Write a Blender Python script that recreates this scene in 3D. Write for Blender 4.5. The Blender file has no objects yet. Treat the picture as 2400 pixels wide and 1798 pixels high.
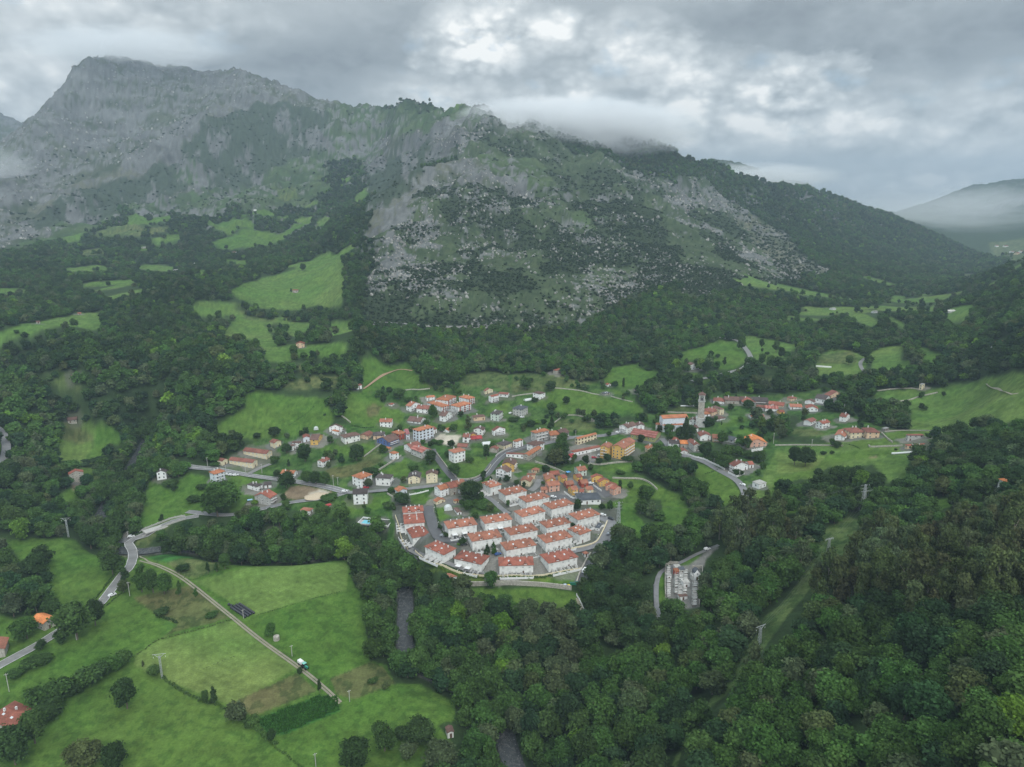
import bpy, bmesh, math, random
import numpy as np
from mathutils import Vector
R = math.radians
scene = bpy.context.scene
COL = scene.collection
random.seed(7)
RS = np.random.RandomState(11)

# ------------------------------------------------------------------ camera
FOC = 1666.0; PITCH = 14.1; CAMZ = 200.0
cam_data = bpy.data.cameras.new("camera")
cam_data.sensor_width = 36.0
cam_data.lens = 36.0 * FOC / 2400.0
cam_data.clip_start = 1.0
cam_data.clip_end = 60000.0
cam = bpy.data.objects.new("camera", cam_data)
COL.objects.link(cam)
cam.location = (0, 0, CAMZ)
cam.rotation_euler = (R(90 - PITCH), 0, 0)
scene.camera = cam

# ------------------------------------------------------------------ world
SUN_EL, SUN_AZ = 46.0, 158.0        # azimuth from the view direction, negative = left
world = bpy.data.worlds.new("World")
scene.world = world
world.use_nodes = True
def build_world():
    nt = world.node_tree; nt.nodes.clear()
    N = nt.nodes.new; L = nt.links.new
    def math_n(op, a, b=None, clamp=False):
        n = N('ShaderNodeMath'); n.operation = op; n.use_clamp = clamp
        for i, s in enumerate((a, b)):
            if s is None: continue
            if isinstance(s, (int, float)): n.inputs[i].default_value = s
            else: L(s, n.inputs[i])
        return n.outputs[0]
    def ramp(src, pts):
        n = N('ShaderNodeValToRGB'); e = n.color_ramp.elements
        while len(e) < len(pts): e.new(0.5)
        for i, (p, c) in enumerate(pts):
            e[i].position = p; e[i].color = (*c, 1) if len(c) == 3 else c
        L(src, n.inputs[0]); return n.outputs[0]
    def mixc(f, a, b):
        n = N('ShaderNodeMix'); n.data_type = 'RGBA'
        if isinstance(f, (int, float)): n.inputs[0].default_value = f
        else: L(f, n.inputs[0])
        for i, s in ((6, a), (7, b)):
            if isinstance(s, tuple): n.inputs[i].default_value = (*s, 1)
            else: L(s, n.inputs[i])
        return n.outputs[2]
    out = N('ShaderNodeOutputWorld'); bg = N('ShaderNodeBackground')
    sky = N('ShaderNodeTexSky'); sky.sky_type = 'NISHITA'; sky.sun_disc = False
    sky.sun_elevation = R(SUN_EL); sky.sun_rotation = R(SUN_AZ)
    tc = N('ShaderNodeTexCoord')
    sep = N('ShaderNodeSeparateXYZ'); L(tc.outputs['Generated'], sep.inputs[0])
    dx, dy, dz = sep.outputs
    # cloud deck plane coordinates (x/z, y/z) with the horizon kept finite
    zz = math_n('ADD', math_n('MAXIMUM', dz, 0.0), 0.10)
    px = math_n('DIVIDE', dx, zz); py = math_n('DIVIDE', dy, zz)
    cmb = N('ShaderNodeCombineXYZ'); L(px, cmb.inputs[0]); L(py, cmb.inputs[1])
    az = math_n('ARCTAN2', dx, dy)                      # 0 ahead, + right
    el = math_n('ARCSINE', dz)
    def noise(vec, scale, detail, rough, dist=0.0, lac=2.0):
        n = N('ShaderNodeTexNoise'); n.inputs['Scale'].default_value = scale
        n.inputs['Detail'].default_value = detail; n.inputs['Roughness'].default_value = rough
        n.inputs['Distortion'].default_value = dist; n.inputs['Lacunarity'].default_value = lac
        L(vec, n.inputs['Vector']); return n.outputs[0]
    med = None
    ae = N('ShaderNodeCombineXYZ'); L(math_n('MULTIPLY', az, 3.2), ae.inputs[0]); L(math_n('MULTIPLY', el, 5.2), ae.inputs[1])
    big = noise(ae.outputs[0], 1.6, 3, 0.5, 0.3)
    puff0 = noise(ae.outputs[0], 5.0, 8, 0.55, 0.0)
    wv = N('ShaderNodeVectorMath'); wv.operation = 'ADD'; nc = N('ShaderNodeTexNoise'); nc.inputs['Scale'].default_value = 7.0; nc.inputs['Detail'].default_value = 4; L(ae.outputs[0], nc.inputs['Vector'])
    sc_ = N('ShaderNodeVectorMath'); sc_.operation = 'SCALE'; L(nc.outputs[1], sc_.inputs[0]); sc_.inputs[3].default_value = 0.10; L(ae.outputs[0], wv.inputs[0]); L(sc_.outputs[0], wv.inputs[1])
    def billow(scale):
        v = N('ShaderNodeTexVoronoi'); v.feature = 'SMOOTH_F1'; v.inputs['Scale'].default_value = scale; v.inputs['Smoothness'].default_value = 0.6; L(wv.outputs[0], v.inputs['Vector']); return math_n('SUBTRACT', 0.85, v.outputs['Distance'])
    bil = math_n('ADD', math_n('MULTIPLY', billow(8.0), 0.6), math_n('MULTIPLY', billow(19.0), 0.4))
    puff = math_n('ADD', math_n('MULTIPLY', puff0, 0.62), math_n('MULTIPLY', bil, 0.38))
    wrp = noise(ae.outputs[0], 4.0, 6, 0.6)
    ae2 = N('ShaderNodeCombineXYZ'); L(math_n('MULTIPLY', az, 3.0), ae2.inputs[0]); L(math_n('MULTIPLY', el, 6.5), ae2.inputs[1])
    med = noise(ae2.outputs[0], 2.4, 7, 0.55, 0.0)
    w = math_n('SUBTRACT', wrp, 0.5)
    pf = math_n('SUBTRACT', puff, 0.47)
    def blob(a0, e0, ra, re, gain=1.0, soft=1.0):       # soft elliptical opening in the deck, degrees
        da = math_n('DIVIDE', math_n('SUBTRACT', math_n('ADD', az, math_n('MULTIPLY', w, 0.10)), R(a0)), R(ra))
        de = math_n('DIVIDE', math_n('SUBTRACT', math_n('ADD', el, math_n('MULTIPLY', w, 0.05)), R(e0)), R(re))
        d = math_n('ADD', math_n('MULTIPLY', da, da), math_n('MULTIPLY', de, de))
        s = math_n('SUBTRACT', 1.0, math_n('MULTIPLY', d, soft * 0.5), True)
        return math_n('MULTIPLY', s, gain)
    # cloud brightness 0..1 (dark deck to bright broken cumulus)
    b = math_n('ADD', 0.40, math_n('MULTIPLY', math_n('SUBTRACT', big, 0.5), 0.35))
    b = math_n('ADD', b, math_n('MULTIPLY', math_n('SUBTRACT', med, 0.5), 0.34))
    opening = None
    for args in BLOBS:
        o = blob(*args)
        opening = o if opening is None else math_n('MAXIMUM', opening, o)
    dark = None
    for args in DARKS:
        o = blob(*args)
        dark = o if dark is None else math_n('MAXIMUM', dark, o)
    op2 = math_n('MULTIPLY', opening, math_n('ADD', 0.78, math_n('MULTIPLY', pf, 4.0)), True)
    b = math_n('ADD', b, math_n('MULTIPLY', op2, 0.86))
    b = math_n('ADD', b, math_n('MULTIPLY', math_n('MULTIPLY', pf, opening), 0.5))
    b = math_n('SUBTRACT', b, math_n('MULTIPLY', dark, math_n('ADD', 0.34, math_n('MULTIPLY', pf, 0.9))))
    cc = ramp(b, [(0.0, (0.25, 0.285, 0.315)), (0.22, (0.34, 0.385, 0.415)), (0.45, (0.50, 0.55, 0.575)), (0.7, (0.70, 0.745, 0.76)), (1.0, (1.02, 1.03, 1.01))])
    # blue sky in the few thin gaps
    gap = math_n('MULTIPLY', math_n('SUBTRACT', noise(ae.outputs[0], 3.6, 5, 0.5, 0.0), 0.575), 9.0, True)
    gap = math_n('MULTIPLY', gap, math_n('MULTIPLY', opening, 0.7))
    skyc = N('ShaderNodeVectorMath'); skyc.operation = 'SCALE'; L(sky.outputs[0], skyc.inputs[0]); skyc.inputs[3].default_value = 0.11
    cc = mixc(gap, cc, mixc(0.35, skyc.outputs[0], (0.36, 0.60, 0.78)))
    # pale haze towards the horizon
    hz = math_n('SUBTRACT', 1.0, math_n('DIVIDE', el, R(5.0)), True)
    cc = mixc(math_n('MULTIPLY', hz, 0.75), cc, (0.53, 0.60, 0.64))
    # an overcast sky is about three times brighter overhead than along the horizon
    zen = math_n('ADD', 1.0, math_n('MULTIPLY', math_n('POWER', math_n('SUBTRACT', math_n('MAXIMUM', dz, 0.0), 0.27, True), 0.9), ZENITH))
    # sky brightness added behind the camera, where the hidden sun stands, to light walls
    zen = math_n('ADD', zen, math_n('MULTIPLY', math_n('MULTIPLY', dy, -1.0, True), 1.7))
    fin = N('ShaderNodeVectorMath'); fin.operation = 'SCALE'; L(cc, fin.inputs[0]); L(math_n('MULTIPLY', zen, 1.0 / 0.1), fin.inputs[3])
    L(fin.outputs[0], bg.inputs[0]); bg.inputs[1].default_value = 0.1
    L(bg.outputs[0], out.inputs[0])
ZENITH = 2.2
# photo position and radii of the bright breaks and the dark bases in the cloud deck
def _sky(u, v, ru, rv, g):
    x = (u - 1200.0) / FOC; y = (899.0 - v) / FOC; c_, s_ = math.cos(R(PITCH)), math.sin(R(PITCH)); X = x; Y = c_ + y * s_; Z = -s_ + y * c_
    return (math.degrees(math.atan2(X, Y)), math.degrees(math.atan2(Z, math.hypot(X, Y))), ru * .035, rv * .034, g)
BLOBS = [_sky(*t) for t in ((1130, 105, 120, 75, 1.15), (1290, 85, 90, 50, .8), (1010, 215, 150, 45, .6), (1500, 110, 120, 60, .7), (1840, 215, 120, 60, 1.1), (1640, 180, 110, 60, .8), (1560, 270, 190, 65, .85),
         (1900, 290, 240, 60, .7), (2080, 250, 200, 60, .5), (2250, 330, 240, 50, .45), (2190, 425, 130, 22, .9), (50, 210, 120, 140, .4), (330, 45, 320, 45, .45), (1330, 225, 110, 70, .8), (1750, 265, 300, 45, .7), (2350, 250, 120, 90, .5))]
DARKS = [_sky(*t) for t in ((1270, 160, 110, 52, 1.1), (760, 150, 300, 85, 1.0), (480, 95, 260, 50, .6), (2120, 130, 380, 85, 1.0), (1850, 45, 320, 50, .8), (1690, 110, 170, 40, .6), (980, 40, 200, 40, .4))]
build_world()

sun_d = bpy.data.lights.new("sun", 'SUN'); sun_d.energy = 1.5; sun_d.angle = R(14); sun_d.color = (1.0, 0.96, 0.90)
sun = bpy.data.objects.new("sun", sun_d); COL.objects.link(sun)
_a, _e = R(SUN_AZ), R(SUN_EL)
sun.rotation_euler = Vector((math.sin(_a) * math.cos(_e), math.cos(_a) * math.cos(_e), math.sin(_e))).to_track_quat('Z', 'Y').to_euler()

scene.view_settings.view_transform = 'Standard'
scene.view_settings.look = 'None'
scene.view_settings.exposure = 0.14
scene.view_settings.gamma = 1.0
scene.render.engine = 'CYCLES'
cy = scene.cycles
cy.max_bounces = 4; cy.diffuse_bounces = 2; cy.glossy_bounces = 1; cy.transmission_bounces = 1
cy.transparent_max_bounces = 8; cy.volume_bounces = 2
cy.volume_step_rate = 1.0; cy.volume_max_steps = 96
cy.use_denoising = True
cy.caustics_reflective = False; cy.caustics_refractive = False

# ------------------------------------------------------------------ numeric helpers
def hash2(ix, iy, seed):
    h = (ix.astype(np.int64) * 374761393 + iy.astype(np.int64) * 668265263 + seed * 974711) & 0xffffffff
    h = ((h ^ (h >> 13)) * 1274126177) & 0xffffffff
    h = (h ^ (h >> 16)) & 0xffffffff
    return h / 4294967295.0
def vnoise(x, y, seed=0):
    ix = np.floor(x); iy = np.floor(y); fx = x - ix; fy = y - iy
    fx = fx * fx * fx * (fx * (fx * 6 - 15) + 10); fy = fy * fy * fy * (fy * (fy * 6 - 15) + 10)
    a = hash2(ix, iy, seed); b = hash2(ix + 1, iy, seed); c = hash2(ix, iy + 1, seed); d = hash2(ix + 1, iy + 1, seed)
    return (a * (1 - fx) + b * fx) * (1 - fy) + (c * (1 - fx) + d * fx) * fy
def fbm(x, y, scale, octaves=4, seed=0, gain=0.5):
    x = np.asarray(x, float) / scale; y = np.asarray(y, float) / scale
    s = 0.0; a = 1.0; t = 0.0
    for o in range(octaves):
        cth, sth = math.cos(o * 0.7), math.sin(o * 0.7)
        s = s + a * vnoise(x * cth - y * sth + o * 17.3, x * sth + y * cth - o * 9.1, seed + o)
        t += a; a *= gain; x = x * 2.03; y = y * 2.03
    return s / t
def sstep(a, b, x):
    t = np.clip((x - a) / (b - a), 0, 1); return t * t * (3 - 2 * t)

_cp, _sp = math.cos(R(PITCH)), math.sin(R(PITCH))
def ray(u, v):
    """azimuth and rise per metre of horizontal distance of the sight line through photo pixel (u, v)"""
    x = (u - 1200.0) / FOC; y = (899.0 - v) / FOC
    X = x; Y = _cp + y * _sp; Z = -_sp + y * _cp
    h = math.hypot(X, Y)
    return math.atan2(X, Y), Z / h
def to_px(X, Y, Z):
    dz = Z - CAMZ
    f = Y * _cp - dz * _sp; up = Y * _sp + dz * _cp
    return 1200 + FOC * X / f, 899 - FOC * up / f, f

# ------------------------------------------------------------------ terrain shape
ZP = """0,1798,-14 400,1798,-14 0,1560,-12 400,1500,-14 700,1500,-15 800,1700,-16 0,1300,-8 200,1350,-12 500,1350,-13 750,1350,-14
-300,1798,-12 -300,1400,-2 -300,1200,10 -300,1050,30 -300,1798,-10
950,1450,-18 1180,1720,-18 1050,1600,-18 850,1290,-15 1000,1330,-8 1200,1350,-8 1340,1330,-7 1000,1200,-3 1250,1180,-1 1400,1200,-2 1200,1410,-14
1100,1400,-14 1330,1420,-14
350,1180,-12 500,1150,-7 600,1080,-3 700,1050,1 250,1150,-14 340,1010,-8 180,1000,2 60,1060,8 0,950,30 90,900,25 180,1120,-6
800,1150,-3 900,1100,0 1050,1080,2 1150,1000,4 1000,950,10 900,980,8 1100,900,15 1300,950,6 1450,1050,0 1500,980,4 1650,1000,5 1800,950,10 1300,880,20
1000,860,26 900,850,30 600,1010,7 560,925,28 760,940,20 850,920,20 830,850,36 620,960,18 860,790,58 780,850,36 700,870,34
1700,850,22 1850,860,22 1950,900,20 2100,900,26 2300,930,36 2200,1050,30 2400,1000,50 2000,1060,17 1900,1150,10 1700,1100,5 1550,1180,-4 1450,1130,-3
2400,1798,72 2000,1798,42 1700,1798,20 1500,1798,2 1300,1700,-12 1300,1798,-12 1500,1600,-8 2100,1200,16 2400,1200,50 2400,1450,66 2000,1500,36 1800,1300,8
1600,1300,-4 1600,1440,-8 1480,1400,-12 1400,1350,-11 1400,1500,-14 1800,1600,22 1650,1650,4 2200,1600,60 2250,1300,38 1950,1380,20 1450,1280,-6
320,1058,-9 290,1105,-10 262,1150,-11 232,1200,-11 420,1262,-11 620,1285,-12 820,1268,-13 2700,1798,90 2700,1400,80 2700,1100,75 2700,900,80"""
DP = """400,900,740 400,800,930 450,700,1130 530,650,1290 250,900,760 250,820,880 100,850,820 100,790,930 0,760,1000 120,748,1060 230,738,1120 0,700,1250 100,700,1280 100,600,1850 100,540,2250 -300,700,1200 -300,560,1900 -300,400,2900
250,700,1260 300,640,1600 400,640,1650 200,600,1850 300,540,2150 400,560,2000 500,520,2150 600,480,2350 700,450,2500 600,600,1720 740,470,2350 700,520,2150
640,660,1340 700,700,1210 600,720,1160 760,720,1150 770,600,1480 700,620,1440 600,770,1030 700,780,1000 800,770,1000 500,760,1030
0,560,2200 0,450,2650 200,498,2420 362,470,2520 507,440,2600 616,404,2700 700,375,2760 181,448,2520 362,375,2680 471,306,2830 616,234,3080 100,450,2650 200,380,2850 300,330,3020 300,250,3250 420,280,3100 450,220,3300 100,350,2950 200,250,3250
780,500,2150 820,420,2500 850,350,2750 900,300,2850 950,360,2400 900,430,2180 960,400,2200
1061,374,1900 967,435,1720 927,472,1620 872,522,1480 840,600,1290 820,700,1090 1000,700,1060 1000,600,1230 1000,500,1450 1150,700,1060 1150,600,1230 1150,500,1440 1150,400,1750 1150,330,1990
1300,700,1080 1300,600,1270 1300,500,1510 1300,420,1800 1500,700,1150 1500,600,1380 1500,500,1700 1500,420,2100 1700,700,1250 1700,600,1580 1700,500,2150 1900,700,1420 1900,620,1850 1900,540,2400 2050,640,2000 2050,560,2800 2200,640,2400 2200,590,3100
900,770,990 1000,800,930 1100,800,930 1300,800,940 1500,790,980 1700,770,1050 1900,740,1230 2050,710,1450 2150,690,1700 2250,660,2100 2310,635,2700
2000,800,1010 2150,780,1050 2250,790,980 2100,730,1300 2200,720,1350 2280,700,1450 2400,850,720 2400,760,900 2400,700,1100 2400,650,1400 2400,612,1650 2340,640,1650 2290,662,1700 2700,620,1500 2700,700,1000 2600,560,1900
2400,592,3400 2350,600,3150 2300,500,5600 2400,540,4600 2250,530,4800"""
SKY = """30,312,3100 80,275,3150 130,232,3250 150,200,3300 190,158,3350 230,138,3420 290,136,3500 350,142,3540 430,158,3560 500,175,3560 550,165,3500 600,178,3420 650,200,3320 720,220,3250 800,240,3150 870,254,3000 950,257,2850 1020,258,2650 1100,257,2420 1140,262,2350 1200,290,2350 1300,325,2400 1400,348,2450 1500,357,2500 1600,385,2650 1700,415,2800 1800,440,2950 1900,465,3100 2000,485,3250 2100,515,3350 2170,545,3400 2250,582,3350 2330,613,3300
-300,420,3100"""
FAR = """-100,275,5200 20,280,5000 100,320,5200 1600,374,4300 1660,377,4300 1730,388,4300 1800,405,4300 1880,430,4300 1950,505,5600 2100,500,6200 2250,447,6800 2300,432,6600 2400,424,6400 2600,400,6200 1500,350,4400"""
def _parse(s): return [tuple(float(q) for q in t.split(',')) for t in s.split()]
pts = []
for u, v, z in _parse(ZP):
    a, k = ray(u, v); pts.append((a, (z - CAMZ) / k, z))
for u, v, d in _parse(DP):
    a, k = ray(u, v); pts.append((a, d, CAMZ + d * k))
for u, v, d in _parse(SKY):
    a, k = ray(u, v); z = CAMZ + d * k
    pts.append((a, d, z)); pts.append((a, d * 1.14, z - 110 if z > 150 else z - 20)); 
for u, v, d in _parse(FAR):
    a, k = ray(u, v); z = CAMZ + d * k
    pts.append((a, d, z)); pts.append((a, d * 1.25, z - 200))
for i in range(9):
    a = -0.75 + i * 0.19; pts.append((a, 60, -14 if a < 0.1 else -14 + 130 * (a - 0.1))); pts.append((a, 11000, 60))
pts = np.array(pts)
KA = 1.9
def _feat(a, d): return np.stack([np.asarray(a) * KA, np.log(np.asarray(d))], -1)
_P = _feat(pts[:, 0], pts[:, 1]); _n = len(_P)
def _tps(r2): return 0.5 * r2 * np.log(r2 + 1e-12)
_r2 = ((_P[:, None] - _P[None]) ** 2).sum(-1)
_A = np.zeros((_n + 3, _n + 3)); _A[:_n, :_n] = _tps(_r2) + np.eye(_n) * 2e-5
_A[:_n, _n] = 1; _A[:_n, _n + 1:] = _P; _A[_n, :_n] = 1; _A[_n + 1:, :_n] = _P.T
_w = np.linalg.solve(_A, np.concatenate([pts[:, 2], np.zeros(3)]))
def tps_eval(a, d):
    F = _feat(a.ravel(), d.ravel()); out = np.empty(len(F))
    for i in range(0, len(F), 40000):
        f = F[i:i + 40000]; r2 = ((f[:, None] - _P[None]) ** 2).sum(-1)
        out[i:i + 40000] = _tps(r2) @ _w[:_n] + _w[_n] + f @ _w[_n + 1:]
    return out.reshape(a.shape)

NA, ND = 980, 1050
AZ = np.linspace(-0.76, 0.76, NA)
_t = np.linspace(0, 1, ND)
_dep = np.linspace(math.atan(215 / 95.0), math.atan(215 / 1150.0), 560)
D1 = 215 / np.tan(_dep); D2 = np.geomspace(1150, 10000, ND - 560 + 1)[1:]
DD = np.concatenate([D1, D2])
_ca = np.linspace(-0.76, 0.76, 190); _cd = np.geomspace(60, 10100, 330)
_G = tps_eval(*np.meshgrid(_ca, _cd, indexing='ij'))
def base_h(a, d):
    i = np.clip((a - _ca[0]) / (_ca[1] - _ca[0]), 0, len(_ca) - 1.001)
    j = np.clip(np.log(d / _cd[0]) / np.log(_cd[1] / _cd[0]), 0, len(_cd) - 1.001)
    i0 = i.astype(int); j0 = j.astype(int); fi = i - i0; fj = j - j0
    fi = fi; fj = fj
    return (_G[i0, j0] * (1 - fi) + _G[i0 + 1, j0] * fi) * (1 - fj) + (_G[i0, j0 + 1] * (1 - fi) + _G[i0 + 1, j0 + 1] * fi) * fj
def slope_noise(x, y, h):
    """gullies, ribs and ledges: nothing on the valley floor, tens of metres on the mountains"""
    m = sstep(60, 190, h)
    r = fbm(x, y, 420, 3, 31)
    rg = 1 - np.abs(2 * fbm(x, y, 170, 4, 47) - 1)
    rg2 = 1 - np.abs(2 * fbm(x, y, 62, 3, 53) - 1)
    n = (r - 0.5) * 60 * m + (rg - 0.75) * 62 * m + (rg2 - 0.75) * 22 * m + (fbm(x, y, 18, 3, 59) - 0.5) * 10 * m
    top_ = sstep(280, 500, h); hi_ = sstep(150, 330, h)
    n += (1 - np.abs(2 * fbm(x * 1.3, y * .6, 250, 4, 67) - 1) - 0.75) * 50 * hi_
    n += ((1 - np.abs(2 * fbm(x * .8 + y * .5, y * 1.1, 48, 4, 141, .6) - 1)) - 0.74) * 40 * top_ + (fbm(x, y, 22, 3, 143) - .5) * 14 * top_
    n += (fbm(x, y, 60, 3, 61) - 0.5) * (1.6 + 5 * sstep(20, 60, h))
    return n
_AA, _DD = np.meshgrid(AZ, DD, indexing='ij')
GX = np.sin(_AA) * _DD; GY = np.cos(_AA) * _DD
GH0 = base_h(_AA, _DD)
_sn = slope_noise(GX, GY, GH0)
_hl = sstep(4200, 5200, _DD) * 0.5
GH = GH0 + _sn * (1 - 0.35 * sstep(2700, 3200, _DD))
def height(x, y):
    x = np.atleast_1d(np.asarray(x, float)); y = np.atleast_1d(np.asarray(y, float))
    a = np.arctan2(x, y); d = np.hypot(x, y)
    i = np.clip((a - AZ[0]) / (AZ[1] - AZ[0]), 0, NA - 1.001); i0 = i.astype(int); fi = i - i0
    d = np.clip(d, DD[0], DD[-1] * 0.9999)
    j0 = np.clip(np.searchsorted(DD, d) - 1, 0, ND - 2); fj = (d - DD[j0]) / (DD[j0 + 1] - DD[j0])
    return (GH[i0, j0] * (1 - fi) + GH[i0 + 1, j0] * fi) * (1 - fj) + (GH[i0, j0 + 1] * (1 - fi) + GH[i0 + 1, j0 + 1] * fi) * fj
def hz(x, y): return float(height(x, y)[0])
_DS = DD
def ground(u, v):
    """where the sight line through photo pixel (u, v) first meets the ground"""
    a, k = ray(u, v)
    i = min(max((a - AZ[0]) / (AZ[1] - AZ[0]), 0), NA - 1.001); i0 = int(i); fi = i - i0
    prof = GH[i0] * (1 - fi) + GH[i0 + 1] * fi
    diff = CAMZ + k * DD - prof
    w = np.nonzero(diff <= 0)[0]
    if len(w) == 0 or w[0] == 0:
        d = DD[-1] if len(w) == 0 else DD[0] if k > -1 else (-14 - CAMZ) / k
        if len(w): d = (prof[0] - CAMZ) / k
        return math.sin(a) * d, math.cos(a) * d
    j = w[0]; t = diff[j - 1] / (diff[j - 1] - diff[j]); d = DD[j - 1] + t * (DD[j] - DD[j - 1])
    return math.sin(a) * d, math.cos(a) * d
def G3(u, v):
    x, y = ground(u, v); return Vector((x, y, hz(x, y)))
# photo coordinates were read in enlarged crops: (left, top, scale)
CROPS = dict(P=(0, 0, 0.92167), S=(0, 0, 1), A=(450, 850, 3.68), B=(850, 850, 5.5225), C=(1200, 850, 5.5225), D=(1550, 850, 3.403), E=(900, 1080, 4.022),
    F1=(920, 1100, 7.889), F2=(1180, 1100, 7.889), F3=(960, 1220, 7.889), F4=(1200, 1220, 7.889), G1=(480, 980, 6.497), G2=(700, 950, 6.497),
    G3=(1500, 900, 6.497), G4=(1820, 900, 5.5225), K=(1500, 1280, 10.04), H=(0, 1200, 5.5225), M1=(0, 100, 2.761), M2=(800, 200, 2.761),
    M3=(1600, 300, 2.761), M4=(0, 600, 2.761), L1=(0, 1200, 2.765), L2=(600, 1200, 2.765), L3=(1200, 1200, 2.771), L4=(1700, 1000, 2.077))
def px(c, x, y):
    l, t, s = CROPS[c]; return l + x / s, t + y / s
def gp(c, x, y): return ground(*px(c, x, y))
def path(c, s): return [gp(c, *q) for q in _parse(s)]

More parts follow.
